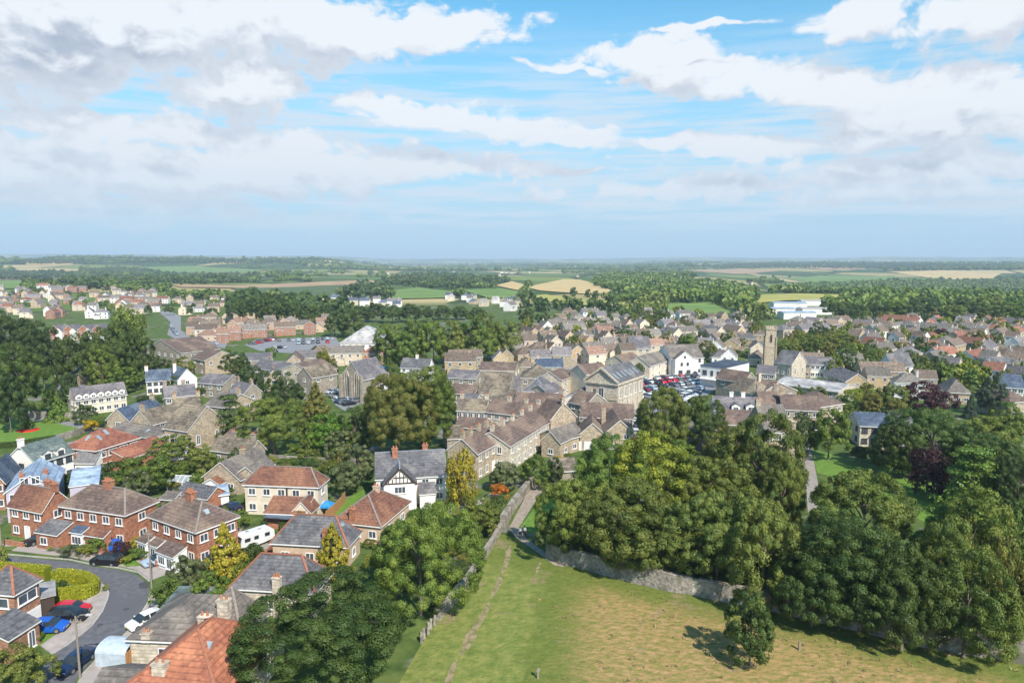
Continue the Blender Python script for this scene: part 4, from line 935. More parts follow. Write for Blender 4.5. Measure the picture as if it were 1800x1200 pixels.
house('outbuilding', 'plain white flat roofed store behind the bushes', (246, 776), (264, 781), (290, 772), 3.0, .2, 'flat', 'white', 'pale grey', win=False)
house('bungalow', 'tan stone bungalow with cross gables and grey tiled roof', (358, 837), (421, 843), (478, 814), 2.8, 2.9, 'gablef', 'tan stone', 'grey-brown', cols=2, annex=(('cross_wing', 4.4, -1.2, 6, 5.5, 2.8, 2.0, 'gablef', 'tan stone', 'grey-brown', ((0, 1.5, 1.6, 1.2),)), ('porch', -.8, -5.6, 3.2, 2.6, 2.2, .9, 'gablef', 'trim', 'red-brown', ((0, 1.3, 2.0, 1.2),))), chim=((0, .2, .7, 'tan stone'),), land='the tan bungalow', near=True)
def pipe(root, L, D, e, r):
    m = MB(); m.tube([(L * .08, -D / 2 - .12, 0), (L * .08, -D / 2 - .12, e)], .14, 8); m.build('drainpipe', ['dark trim'], root)
house('cream_house', 'long cream rendered house with brown hipped roof and dark drainpipe', (430, 852), (559, 857), (581, 844), 5.0, 2.6, 'hip', 'cream', 'red-brown', cols=5, extra=pipe, annex=(('lean_to', 3.0, -5.8, 6.5, 3.6, 2.5, 1.5, 'lean', 'brick', 'red-brown'), ('porch', 5.6, -5.4, 3.0, 3.2, 2.7, 1.6, 'gablef', 'cream', 'red-brown')), land='the long cream house', **NB)
def timbers(root, L, D, e, r):
    m = MB(); x0 = -2.0; y = -6.76; w = 2.5; ze = 4.75
    for i in range(-3, 4): m.box((x0 + i * .62, y, ze + .05), (.14, .1, max(.3, 2.0 - abs(i) * .62)), base=True)
    m.box((x0, y - .004, ze), (w * 2, .1, .18)); m.box((x0, y - .006, ze + 1.0), (2.2, .1, .14))
    for s in (-1, 1): m.beam((x0 + s * 2.9, y - .12, ze - .3), (x0, y - .12, ze + 2.55), .1, .3)
    m.build('timber_framing', ['dark wood'], root)
house('half_timbered_house', 'white half timbered house with slate roof beside the golden tree', (661, 841), (784, 834), 8.5, 5.0, 3.2, 'gable', 'white', 'slate', cols=5, chim=((-.45, -.2, .9, 'brick'), (.45, .1, .9, 'brick')), annex=(('gabled_bay', -2.0, -5.0, 5.4, 3.4, 4.7, 2.6, 'gablef', 'white', 'slate', ((0, 3.6, 1.9, 1.2), (0, 1.3, 1.9, 1.2))), ('porch', 2.6, -5.4, 2.6, 2.8, 2.6, 1.3, 'lean', 'white', 'purple slate')), extra=timbers, land='the half timbered house', near=True, ridge='lead')
house('bungalow', 'bungalow with red-brown hipped roof behind the big roadside tree', (587, 917), (668, 926), (722, 884), 2.7, 3.2, 'hip', 'buff', 'red-brown', cols=3, chim=((-.2, -.95, -1.0, 'brick'), (.05, .2, .6, 'buff')), land='the red-brown bungalow', **NB)
house('bungalow', 'buff bungalow with slate hips trimmed in red ridge tiles', (479, 955), (610, 962), (650, 938), 3.0, 3.3, 'hip', 'buff', 'slate', cols=3, ridge='ridge red', near=True, sky=(('r', 0, .5, 1.2, 1.6),), chim=((.45, -.95, -1.2, 'brick'),), land='the red ridged slate bungalow')
house('bungalow', 'slate hipped bungalow with front chimney stack, middle of the three slate roofs', (408, 1034), (552, 1043), (605, 1010), 3.1, 3.3, 'hip', 'pale stone', 'slate', cols=3, ridge='ridge red', near=True, sky=(('f', .35, .4, .9, 1.0),), chim=((.12, -1.04, -1.6, 'pale stone'),), pots=3, land='the middle slate bungalow')
house('bungalow', 'purple slate hipped house with two tall stone chimney stacks', (346, 1113), (424, 1122), (500, 1082), 4.0, 3.9, 'hip', 'pale stone', 'grey-brown', cols=3, near=True, ridge='ridge pale', chim=((-.55, -1.05, -1.9, 'pale stone'), (.12, -.72, -.4, 'pale stone')), chs=1.25, land='the two chimney slate house')
house('garage_block', 'low brown tiled garage block with one skylight', (228, 1124), (347, 1129), 9.5, 2.7, 2.1, 'hip', 'pale stone', 'grey-brown', cols=1, sky=(('f', -.25, .35, .8, 1.0),), chim=((-.5, -.98, -1.7, 'pale stone'),), near=True)
house('red_roofed_house', 'house with bright red tiled hip roof and two skylights at the bottom edge', (205, 1222), (385, 1240), 12, 3.2, 3.8, 'hip', 'pale stone', 'orange-red', cols=3, ridge='ridge red', near=True, chim=((-.35, -.72, -1.5, 'pale stone'),), chs=1.3, sky=(('f', -.10, .52, .8, 1.6), ('f', .28, .66, .8, 1.4)), land='the red tiled roof at the bottom')
house('garage_block', 'low brown roofed garage at the bottom edge by the road', (140, 1250), (262, 1256), 7, 2.6, 1.8, 'gable', 'brick', 'grey-brown', win=False)
house('garden_shed', 'low teal roofed garden shed behind the white car', (277, 1078), (345, 1080), 5, 2.2, .7, 'lean', 'dark wood', 'green slate', win=False, cat='shed')
house('brick_house', 'brick house with slate roof and white garage door inside the hedge', (24, 1046), (68, 1021), (-14, 1044), 4.9, 2.4, 'hip', 'brown brick', 'slate', cols=1, ws=(2.6, 1.2), garage=((.4, 2.5),), annex=(('porch', -4.6, -4.2, 4.0, 3.0, 2.6, 1.2, 'lean', 'brown brick', 'slate', ((.9, 1.2, .9, 1.9),)),), near=True, ridge='ridge red', floors=[3.9], side=1, land='the brick house inside the hedge')
house('timber_shed', 'dark timber shed with pale flat roof beside the red car', (69, 1052), (95, 1046), 4.0, 2.6, .2, 'flat', 'dark wood', 'pale grey', win=False, cat='shed')
house('garage_block', 'grey slated garage between the semis and the tan bungalow', (312, 866), (365, 876), (384, 864), 2.5, 1.3, 'gable', 'brick', 'slate', win=False)
house('garden_shed', 'blue glazed lean-to shed beside the slated garage', (368, 873), (402, 868), 3, 2.2, .8, 'lean', 'white', 'blue metal', win=False, cat='shed')
house('timber_shed', 'brown timber shed in the garden behind the brick semis', (283, 876), (305, 878), 3.5, 2.0, .7, 'gable', 'wood', 'grey-brown', win=False, cat='shed')
# ------------------------------------------------------------------ left of the town
house('stone_house', 'tall tan stone house with blue slate roof below the dark wood', (92, 653), (137, 657), (178, 647), 6.0, 3.6, 'gable', 'tan stone', 'blue slate', cols=3, chim=((-.96, 0), (.96, 0), (.2, 0)), land='the blue slated tan house')
house('almshouse', 'long cream building with a row of small gabled dormers', (130, 703), (222, 691), (239, 687), 4.6, 3.0, 'gable', 'cream', 'purple slate', cols=7, dorm=tuple((x, 1.6, 1.0, 'white') for x in (-.82, -.55, -.28, 0, .28, .55, .82)), land='the long cream almshouse')
house('stone_house', 'stone house end with slate roof beside the cream almshouse', (118, 694), (148, 698), 8, 4.5, 2.6, 'gable', 'grey stone', 'slate', cols=2)
house('white_house', 'white house with blue slate roof among the left trees', (257, 669), (300, 666), (237, 673), 4.6, 3.0, 'gable', 'white', 'blue slate', cols=4, frame='dark trim', chim=((-.95, 0),), land='the white house among trees')
house('white_house', 'white gable end wing with blue roof right of the white house', (312, 668), (346, 664), 10, 4.4, 3.2, 'gablef', 'white', 'blue slate', cols=1, chim=((-.5, .3),))
house('stone_barn', 'large grey stone mill building with brown roof behind trees', (318, 621), (386, 613), (300, 607), 7.0, 4.2, 'gable', 'grey stone', 'brown', cols=5, land='the grey stone mill')
house('stone_house', 'tan stone house with dark brown roof in front of the mill', (336, 629), (360, 634), (397, 623), 5.6, 3.4, 'gable', 'tan stone', 'brown', cols=2)
house('stone_house', 'small grey stone house left of the mill', (265, 617), (289, 618), 8, 4.6, 2.4, 'gable', 'grey stone', 'purple slate', cols=2)
house('stone_house', 'tan gabled house with blue slate roof behind the yellow dome bush', (188, 737), (226, 739), (256, 718), 4.2, 3.2, 'gablef', 'tan stone', 'blue slate', cols=1, chim=((0, .9),), land='the tan gabled house')
house('stone_house', 'second tan gabled house joined to the chapel', (229, 742), (266, 746), (292, 722), 4.2, 3.4, 'gablef', 'tan stone', 'stone', cols=1, chim=((0, -.9),))
house('chapel', 'old stone chapel with mottled brown roof and tall gable window', (288, 751), (330, 757), (379, 737), 5.0, 4.4, 'gable', 'tan stone', 'stone', cols=3, ws=(1.0, 2.2), floors=[2.4], land='the old stone chapel')
house('stone_house', 'purple slated house between the almshouse and the chapel', (290, 699), (345, 694), 9, 5.0, 2.8, 'gable', 'grey stone', 'purple slate', cols=4, chim=((-.9, 0), (.3, 0)))
house('stone_house', 'stone house with mottled roof behind the old chapel', (305, 722), (352, 718), 9, 5.2, 2.8, 'gable', 'tan stone', 'stone', cols=3, chim=((-.9, 0), (.9, 0)))
house('stone_house', 'grey roofed house above the old chapel gable', (360, 712), (395, 716), (420, 700), 5.2, 3.0, 'gable', 'tan stone', 'grey-brown', cols=2, chim=((.9, 0),))
house('stone_house', 'stone house with purple slates left of the dark evergreens', (402, 688), (428, 693), (446, 685), 5.2, 3.0, 'gable', 'grey stone', 'purple slate', cols=2, chim=((-.9, 0), (.9, 0)), land='the purple slated house')
house('stone_house', 'grey stone house with slate roof behind the white house', (348, 672), (392, 676), 8, 4.6, 2.6, 'gable', 'grey stone', 'purple slate', cols=3)
house('stone_house', 'low mottled roofed cottage above the tan bungalow', (372, 789), (440, 798), (462, 788), 3.0, 2.8, 'gable', 'grey stone', 'stone', cols=3, chim=((-.2, 0), (.8, 0)), land='the low mottled cottage')
house('stone_house', 'brown roofed cottage between the chapel and olive tree', (390, 770), (428, 776), 8, 3.2, 2.4, 'gable', 'tan stone', 'brown', cols=2)
# ------------------------------------------------------------------ middle of the town
house('stone_house', 'tan gabled house with dark roof by the pale car park', (502, 638), (531, 637), 13, 5.6, 3.2, 'gablef', 'tan stone', 'brown', cols=2, land='the tan gable by the car park')
house('stone_house', 'purple slated row left of the tan gable', (442, 645), (498, 654), 9, 4.4, 2.8, 'gable', 'grey stone', 'purple slate', cols=3, chim=((-.5, 0),))
house('stone_house', 'slate roofed house beside the green churchyard tree', (430, 634), (478, 632), 9, 4.6, 2.6, 'gable', 'grey stone', 'slate', cols=3)
house('stone_house', 'pale walled house with brown roof left of the church', (549, 656), (592, 647), (543, 641), 5.4, 3.4, 'gable', 'pale stone', 'brown', cols=3, chim=((-.8, 0),))
house('stone_house', 'stone gable with mottled roof between tan gable and church', (522, 660), (548, 664), 10, 5.6, 3.6, 'gablef', 'grey stone', 'stone', cols=1)
def lancets(root, L, D, e, r):
    for i, x in enumerate((-L * .22, L * .22)):
        m = MB(); z0, z1, w = 1.2, e + .6, 1.5; pts = [(-w / 2, z0), (w / 2, z0), (w / 2, z1), (w * .3, z1 + 1.0), (0, z1 + 1.7), (-w * .3, z1 + 1.0), (-w / 2, z1)]
        m.face([(x + a, -D / 2 - .06, z) for a, z in pts]); 
        fr = MB()
        for a, b in zip(pts, pts[1:] + pts[:1]): fr.beam((x + a[0], -D / 2 - .1, a[1]), (x + b[0], -D / 2 - .1, b[1]), .22, .3)
        fr.beam((x, -D / 2 - .1, z0), (x, -D / 2 - .1, z1 + 1.6), .16, .14)
        o = fr.build('window', ['pale stone'], root); m.build('pane', ['glass'], o)
    for s in (-1, 0, 1):
        m = MB(); m.box((s * L * .47, -D / 2 - .4, 0), (.9, .9, e + 1.0), base=True, taper=.85); m.build('buttress', ['grey stone'], root)
house('church', 'stone church with two tall gothic windows and purple slate nave', (599, 663), (638, 667), (678, 657), 7.0, 5.0, 'gablef', 'grey stone', 'purple slate', win=False, extra=lancets, cat='church', land='the gothic windowed church')
house('white_house', 'white cottage with dark roof in front of the church', (640, 673), (678, 673), 8, 4.8, 2.6, 'gable', 'white', 'brown', cols=3, frame='dark trim')
house('stone_house', 'long slate roofed house with white end gable before the tree belt', (704, 645), (753, 647), (766, 643), 5.0, 3.4, 'gable', 'white', 'slate', cols=4, chim=((.0, 0),), land='the slate house before the belt')
house('market_shed', 'very large shed with grey hipped roof and white walls', (598, 603), (668, 603), 26, 7.0, 6.0, 'hip', 'white', 'pale grey', cols=6, side=False, cat='shed', land='the big grey shed')
house('stone_house', 'red brick building at the foot of the big shed', (590, 622), (640, 620), 8, 3.4, 2.0, 'gable', 'orange brick', 'brown', cols=3)
# ------------------------------------------------------------------ the old town
house('terrace_house', 'near stone terrace with dark roof and a row of chimneys', (838, 797), (893, 767), (785, 791), 5.4, 3.0, 'gable', 'tan stone', 'brown', cols=5, ws=(1.0, 1.5), chim=((-.95, 0), (-.5, 0), (0, 0), (.5, 0)), door=(2, 'trim'), land='the near stone terrace', near=True)
house('terrace_house', 'second stone terrace climbing behind the near terrace', (895, 784), (966, 741), 8.5, 5.3, 2.8, 'gable', 'pale stone', 'brown', cols=7, ws=(1.0, 1.5), chim=((-.9, 0), (-.45, 0), (0, 0), (.45, 0), (.9, 0)), land='the second terrace')
house('terrace_house', 'row of stone cottages with brown roof beside the great olive tree', (803, 721), (852, 723), 8, 5.0, 2.6, 'gable', 'pale stone', 'stone', cols=5, ws=(1.1, 1.2), chim=((-.9, 0), (.9, 0)), land='the cottages beside the olive tree')
house('terrace_house', 'row of stone cottages with dark purple roof, right of the brown roofed row', (853, 723), (938, 733), 8, 5.0, 2.6, 'gable', 'pale stone', 'brown', cols=6, chim=((-.3, 0), (.4, 0), (.9, 0)), door=(4, 'red door'))
house('outbuilding', 'low dark roofed outbuilding below the stone cottages', (800, 750), (848, 753), 7, 2.8, 1.6, 'gable', 'grey stone', 'brown', win=False)
house('outbuilding', 'grey lean-to yard building left of the near terrace', (786, 772), (820, 770), 7, 2.8, 1.4, 'lean', 'grey stone', 'stone', win=False)
house('stone_house', 'broad blank stone gable at the head of the second terrace', (968, 737), (1012, 731), (1042, 714), 6.0, 4.0, 'gablef', 'tan stone', 'brown', win=False, chim=((0, -.9),), land='the broad stone gable')
house('stone_house', 'long dark roofed stone building beside the market trees', (1020, 732), (1112, 736), 9, 5.0, 3.0, 'gable', 'grey stone', 'brown', cols=5, chim=((-.95, 0),), land='the long dark roofed building')
house('stone_house', 'left of three stone gables in the yard below the dark roof', (952, 773), (984, 778), (1010, 757), 3.6, 2.4, 'gablef', 'tan stone', 'grey-brown', cols=1)
house('stone_house', 'middle stone gable with wide white garage door', (1020, 762), (1063, 763), 9, 3.8, 2.8, 'gablef', 'tan stone', 'brown', win=False, garage=((.3, 4.2), (-3.0, 1.2)))
house('stone_house', 'right stone gable with one white window beside the lane', (1066, 759), (1113, 759), 12, 4.6, 3.0, 'gablef', 'tan stone', 'brown', cols=2, chim=((-.9, .2),))
house('stone_house', 'stone wing with pitched roof between the yard gables', (985, 775), (1018, 766), 7, 3.4, 2.2, 'gable', 'tan stone', 'grey-brown', cols=2)
house('outbuilding', 'low stone roofed shed beside the lane mouth', (975, 828), (1014, 826), 6, 2.4, 1.6, 'gable', 'grey stone', 'stone', win=False)
def hall(root, L, D, e, r):
    m = MB()
    for z, h, p in ((e - .5, .5, .45), (e * .5, .3, .15), (.6, .5, .12)):
        m.box((0, -D / 2 - p / 2, z), (L + 2 * p, p, h)); m.box((L / 2 + p / 2, 0, z), (p, D, h))
    for s in (-1, 1): m.beam((s * (L / 2 + .5), -D / 2 - .3, e), (0, -D / 2 - .3, e + r + .25), .5, .5)
    m.build('cornice', ['pale stone'], root)
    for i in range(6):
        k = MB(); k.box((L / 2 + .12, -D / 2 + D * (i + .1) / 5.3, .9), (.22, .5, e - 1.7), base=True); k.build('pilaster', ['pale stone'], root)
    for i in range(5):
        f_, g_ = window_mesh(1.0, 3.0, 'trim', 1); o = link('window', f_, root); o.location = (L / 2, -D / 2 + D * (i + .68) / 5.3, e * .68); o.rotation_euler[2] = R(90); link('pane', g_, o)
    f_, g_ = window_mesh(1.6, 3.0, 'trim', 1); o = link('window', f_, root); o.location = (0, -D / 2, e * .66); link('pane', g_, o)
    for x in (-L * .3, L * .3):
        o = link('door', door_mesh('dark wood'), root); o.location = (x, -D / 2, 0)
house('market_hall', 'pale stone market hall with pediment, pilasters and slate roof lights', (1030, 667), (1085, 673), (1116, 656), 9.5, 3.4, 'gablef', 'pale stone', 'slate', win=False, extra=hall, sky=tuple(('r', -.75 + .3 * i, .35, .7, 2.2) for i in range(6)), cat='hall', land='the market hall', trim='pale stone')
house('stone_house', 'tall cream walled building left of the market hall', (1002, 652), (1030, 658), (1054, 650), 8.5, 2.8, 'gablef', 'cream', 'brown', win=False, land='the tall cream building')
house('stone_house', 'three storey house with pale front left of the cream building', (986, 668), (1008, 660), (968, 657), 6.8, 2.6, 'gable', 'pale stone', 'brown', cols=3, ws=(.8, 1.3))
house('stone_house', 'purple slated cottage behind the great olive tree', (785, 663), (836, 666), 8, 4.4, 2.4, 'gable', 'grey stone', 'purple slate', cols=3)
house('stone_barn', 'large square stone roofed barn in the old town', (840, 692), (893, 694), 15, 4.8, 5.2, 'gable', 'grey stone', 'stone', cols=2, land='the square stone barn')
house('stone_house', 'narrow pale slate roof right of the square barn', (894, 690), (914, 690), 14, 4.6, 4.2, 'gable', 'pale stone', 'purple slate', cols=1)
house('stone_house', 'slate hipped roof with lead hips right of the square barn', (919, 688), (960, 690), 12, 4.8, 3.8, 'hip', 'pale stone', 'slate', cols=3, ridge='lead')
house('stone_house', 'moss grey hipped roof behind the slate hipped roof', (914, 665), (970, 666), 13, 5.6, 3.8, 'hip', 'grey stone', 'stone', cols=3)
house('stone_house', 'long narrow stone range with dark roof below the slate hips', (903, 708), (983, 712), 8, 4.6, 2.6, 'gable', 'grey stone', 'brown', cols=5, chim=((.96, 0),))
house('stone_house', 'brown roofed range left of the long narrow range', (855, 702), (902, 705), 8, 4.6, 2.6, 'gable', 'grey stone', 'stone', cols=3)
house('stone_house', 'pale stone house with little purple roof left of the market hall yard', (964, 692), (992, 687), 8, 5.2, 2.2, 'gable', 'pale stone', 'purple slate', cols=2)
house('stone_house', 'white sided house with purple roof at the market hall corner', (1030, 710), (1051, 696), 8, 4.4, 2.6, 'gable', 'white', 'purple slate', cols=2)
house('stone_house', 'dark roofed house between broad gable and market hall', (1000, 706), (1030, 712), 8, 5.2, 3.0, 'gable', 'grey stone', 'brown', cols=2, chim=((.9, 0),))
house('stone_house', 'brown roofed row behind the square barn', (842, 650), (905, 652), 9, 4.6, 2.6, 'gable', 'tan stone', 'brown', cols=4)
house('stone_house', 'blue slated house behind the mossy hipped roof', (944, 645), (990, 645), 9, 4.8, 2.8, 'gable', 'pale stone', 'blue slate', cols=3, chim=((-.9, 0),))
house('stone_house', 'slate roofed cottage between olive tree and barn', (806, 708), (833, 710), 8, 4.0, 2.2, 'gable', 'pale stone', 'purple slate', cols=1)
house('stone_house', 'brown roofed cottage hard against the great olive tree', (788, 690), (832, 694), 8, 4.4, 2.4, 'gable', 'grey stone', 'brown', cols=2)
house('white_house', 'cream gable fronted hall with broad brown roof facing the market cars', (1180, 630), (1237, 628), 12, 6.2, 4.2, 'gable', 'white', 'grey-brown', cols=4, frame='dark trim', ws=(.9, 1.1), annex=(('gabled_front', -2.4, -7.2, 7.4, 2.6, 6.2, 2.7, 'gablef', 'white', 'grey-brown', ((-1.2, 4.4, .9, 1.1), (1.2, 4.4, .9, 1.1), (0, 7.0, .8, .8), (-1.6, 1.5, 1.6, 1.3), (1.6, 1.5, 1.6, 1.3))),), land='the cream gabled hall')
house('cream_house', 'cream house with brown roof left of the cream gabled hall', (1142, 643), (1176, 633), 9, 5.0, 3.0, 'gable', 'cream', 'grey-brown', cols=3)
house('stone_house', 'dark gabled house behind the market hall', (1100, 640), (1130, 634), 9, 5.4, 3.2, 'gable', 'pale stone', 'brown', cols=2)
house('chapel', 'small church hall with pale purple roof behind the red roofs', (1108, 612), (1144, 612), 12, 5.0, 4.4, 'gable', 'pale stone', 'purple slate', cols=3, land='the pale purple chapel')
def bank(root, L, D, e, r):
    for x in (-L * .3, 0, L * .3):
        f_, g_ = window_mesh(1.5 if x else .9, 1.6, 'dark trim', 0); o = link('window', f_, root); o.location = (x, -D / 2, e * .68); link('pane', g_, o).location = (0, -.05, 0)
    m = MB(); m.box((0, -D / 2 - .9, 2.7), (L * .9, 1.8, .25)); m.build('canopy', ['trim'], root)
house('modern_building', 'white modern building with flat slate roof facing the market', (1231, 642), (1273, 647), (1299, 635), 6.8, .3, 'flat', 'white', 'blue slate', win=False, extra=bank, land='the white modern building')
house('stone_house', 'tall brown roofed house on the bend of the main street', (1304, 690), (1332, 696), (1346, 676), 5.8, 3.6, 'gable', 'grey stone', 'brown', cols=2)
house('stone_house', 'mossy hipped roof on the main street corner', (1326, 694), (1362, 690), 11, 6.2, 3.8, 'hip', 'pale stone', 'stone', cols=3, chim=((.9, 0),))
house('stone_house', 'brown gabled house under the church tower', (1308, 672), (1330, 668), 10, 5.6, 3.2, 'gablef', 'grey stone', 'brown', cols=2)
house('stone_house', 'purple roofed house right below the church tower', (1330, 656), (1362, 658), 9, 4.8, 2.6, 'gable', 'grey stone', 'purple slate', cols=3)
house('stone_house', 'purple roofed house with white dormers on the main street', (1256, 721), (1340, 724), 9, 5.0, 3.2, 'gable', 'white', 'purple slate', cols=5, dorm=((-.1, 2.0, 1.3, 'white'), (.55, 2.6, 1.4, 'white')), chim=((-.2, 0), (.3, 0)))
house('stone_house', 'brown roofed row in front of the white dormers', (1270, 745), (1340, 748), 8, 4.8, 3.0, 'gable', 'grey stone', 'brown', cols=4, chim=((.95, 0),))
house('stone_house', 'long brown roofed stone building beside the manor', (1376, 719), (1442, 722), 10, 5.6, 3.2, 'gable', 'tan stone', 'brown', cols=4, chim=((-.95, 0),))
house('stone_house', 'stone house with tall chimneys left of the manor', (1342, 714), (1376, 714), 10, 5.6, 3.4, 'gable', 'grey stone', 'brown', cols=2, chim=((-.9, 0, 1.8), (.9, 0, 1.8)))
house('stone_house', 'brown hipped roof right of the manor roofs', (1442, 716), (1482, 710), 10, 5.0, 3.4, 'hip', 'tan stone', 'brown', cols=3)
def quoin(root, L, D, e, r):
    m = MB(); m.box((L / 2 - .3, -D / 2 + .3, 0), (1.6, 1.6, e + 1.6), base=True); m.box((L / 2 - .3, -D / 2 + .3, e + 1.6), (1.9, 1.9, .3), base=True); m.build('corner_turret', ['tan stone'], root)
house('manor_house', 'tall stone manor wing with corner turret above the big sycamores', (1346, 758), (1392, 756), (1398, 738), 9.5, 4.2, 'gable', 'tan stone', 'grey-brown', cols=3, extra=quoin, chim=((-.9, 0),), land='the manor')
house('warehouse', 'long pale grey low roofed warehouse', (1362, 674), (1474, 689), 15, 4.0, 1.4, 'gable', 'pale stone', 'pale grey', cols=4, land='the pale warehouse')
house('modern_house', 'yellow stone modern house with dark solar roof', (1512, 748), (1564, 750), 8.5, 4.8, 2.2, 'gable', 'pale stone', 'blue slate', cols=3, frame='dark trim', annex=(('gabled_bay', 2.6, -5.0, 4.2, 2.6, 4.6, 1.9, 'gablef', 'pale stone', 'blue slate', ((0, 3.5, 1.7, 1.3), (0, 1.4, 1.7, 1.5))),), land='the yellow stone house')
house('outbuilding', 'blue slated garage left of the yellow stone house', (1494, 750), (1514, 752), 7, 2.8, 2.0, 'gable', 'grey stone', 'blue slate', win=False)
house('white_house', 'small white cottage with black roof right of the yellow stone house', (1575, 740), (1603, 741), 6, 2.8, 2.0, 'gable', 'white', 'slate', cols=2, frame='dark trim')
house('terrace_house', 'long pale purple roofed row with white and orange walls', (1378, 637), (1424, 640), 9, 5.0, 2.6, 'gable', 'buff', 'purple slate', cols=5)
house('terrace_house', 'white walled row continuing the pale purple roof', (1425, 640), (1468, 642), 9, 5.0, 2.6, 'gable', 'white', 'purple slate', cols=5)
house('white_house', 'steep white gabled house with grey roof on the right', (1545, 640), (1568, 644), 10, 4.6, 4.2, 'gablef', 'white', 'slate', cols=1, land='the steep white gable')
house('bungalow', 'tan hipped house with brown roof behind the copper beech', (1665, 690), (1706, 692), 10, 3.2, 3.6, 'hip', 'tan stone', 'grey-brown', cols=3, land='the tan house behind the beech')
house('white_house', 'white gabled house with solar blue roof at the right edge', (1768, 680), (1800, 682), 9, 4.4, 3.2, 'gable', 'white', 'blue slate', cols=3)
house('white_house', 'white house with slate roof on the far right slope', (1738, 643), (1778, 645), 9, 5.0, 2.8, 'gable', 'white', 'slate', cols=3, land='the white house on the right slope')
house('stone_house', 'tan house with brown hipped roof at the right edge', (1775, 708), (1812, 706), 10, 4.4, 3.0, 'hip', 'tan stone', 'brown', cols=2)
house('outbuilding', 'grey roofed lodge hidden among the market trees', (1234, 772), (1272, 770), 8, 3.0, 2.2, 'hip', 'grey stone', 'grey-brown', win=False)
for i, (x, y) in enumerate(((96, 586), (121, 586), (147, 586), (171, 586))):
    house('brick_house', 'red brick house with white gabled front, %s of the four in a row' % ('leftmost', 'second', 'third', 'rightmost')[i], (x - 10, y - 5), (x + 9, y - 5), 9, 5.0, 2.8, 'gablef', 'brick', 'purple slate', cols=2, group='row of four red brick houses', annex=(('bay', 3.2, -5.0, 3.4, 2.0, 4.8, 1.6, 'gablef', 'white', 'purple slate'),), land='the four brick houses' if i == 1 else None)
# church tower
def church_tower():
    p = P(1352, 648); t = empty('church_tower', (p.x, p.y, 0), R(-14)); t.scale = (.72, .72, 1); tag(t, 'square honey stone church tower with belfry openings and battlements', 'tower'); LAND.append((p, 'the church tower')); OCC.append((p.x, p.y, 5))
    hh = zat(1352, 577, p.y); m = MB(); m.box((0, 0, -.3), (5.6, 5.6, hh * .55 + .3), base=True); m.box((0, 0, hh * .55), (5.3, 5.3, hh * .45), base=True); w = m.build('shaft', ['honey stone'], t)
    k = MB()
    for z in (hh * .55, hh - .3): k.box((0, 0, z), (5.9, 5.9, .3))
    for sx, sy in ((1, 1), (1, -1), (-1, 1), (-1, -1)): k.box((sx * 2.75, sy * 2.75, 0), (.9, .9, hh * .8), base=True, taper=.8)
    k.build('string_course', ['tan stone'], w)
    b = MB()
    for i in range(5):
        for q in (-1, 1): b.box((-2.5 + i * 1.25, q * 2.55, hh), (.7, .3, .9), base=True); b.box((q * 2.55, -2.5 + i * 1.25, hh + .003), (.3, .7, .9), base=True)
    b.build('battlements', ['honey stone'], t)
    for a in range(4):
        g = MB(); f = MB(); pts = [(-.7, hh * .66), (.7, hh * .66), (.7, hh * .82), (0, hh * .89), (-.7, hh * .82)]
        g.face([(x, -2.69, z) for x, z in pts])
        for u, v in zip(pts, pts[1:] + pts[:1]): f.beam((u[0], -2.72, u[1]), (v[0], -2.72, v[1]), .2, .2)
        o = f.build('belfry_opening', ['honey stone'], t); o.rotation_euler[2] = a * math.pi / 2; g.build('louvre', ['dark wood'], o)
church_tower()
house('church', 'church nave with slate roof beside the square tower', (1362, 636), (1392, 640), 9, 6.0, 4.0, 'gable', 'pale stone', 'slate', cols=3, ws=(.8, 2.2), floors=[3.2], cat='church')
# ------------------------------------------------------------------ cars, caravans and street things along the close
carpx((171, 990), (206, 992), 'black', 'suv', 'black hatchback standing on the road before the brick semis')
carpx((56, 958), (88, 948), 'black', 'saloon', 'black estate car parked on the drive of the gabled brick semi', .11)
carpx((262, 995), (298, 984), 'silver-blue', 'saloon', 'silver-blue saloon parked before the hipped brick semi', .11)
carpx((175, 968), (205, 966), 'blue', 'hatch', 'bright blue car half hidden behind the front garden shrubs', .11)
carpx((147, 1078), (104, 1080), 'red', 'hatch', 'red hatchback farthest from the hedge house garage', .14)
carpx((138, 1090), (101, 1093), 'black', 'suv', 'black car parked between the red and the blue car', .14)
carpx((111, 1108), (59, 1111), 'blue', 'hatch', 'bright blue hatchback nearest the white garage door', .14)
carpx((112, 1186), (154, 1155), 'dark blue', 'saloon', 'dark blue estate car parked at the kerb near the road bottom', .02)
carpx((238, 1106), (275, 1090), 'white', 'hatch', 'white hatchback parked beside the low brown garage roof', .11)
carpx((392, 893), (420, 900), 'dark blue', 'hatch', 'dark blue car behind the hipped brick semi', .03)
carpx((360, 988), (378, 984), 'dark blue', 'hatch', 'dark car hidden beside the golden conifer', .03)
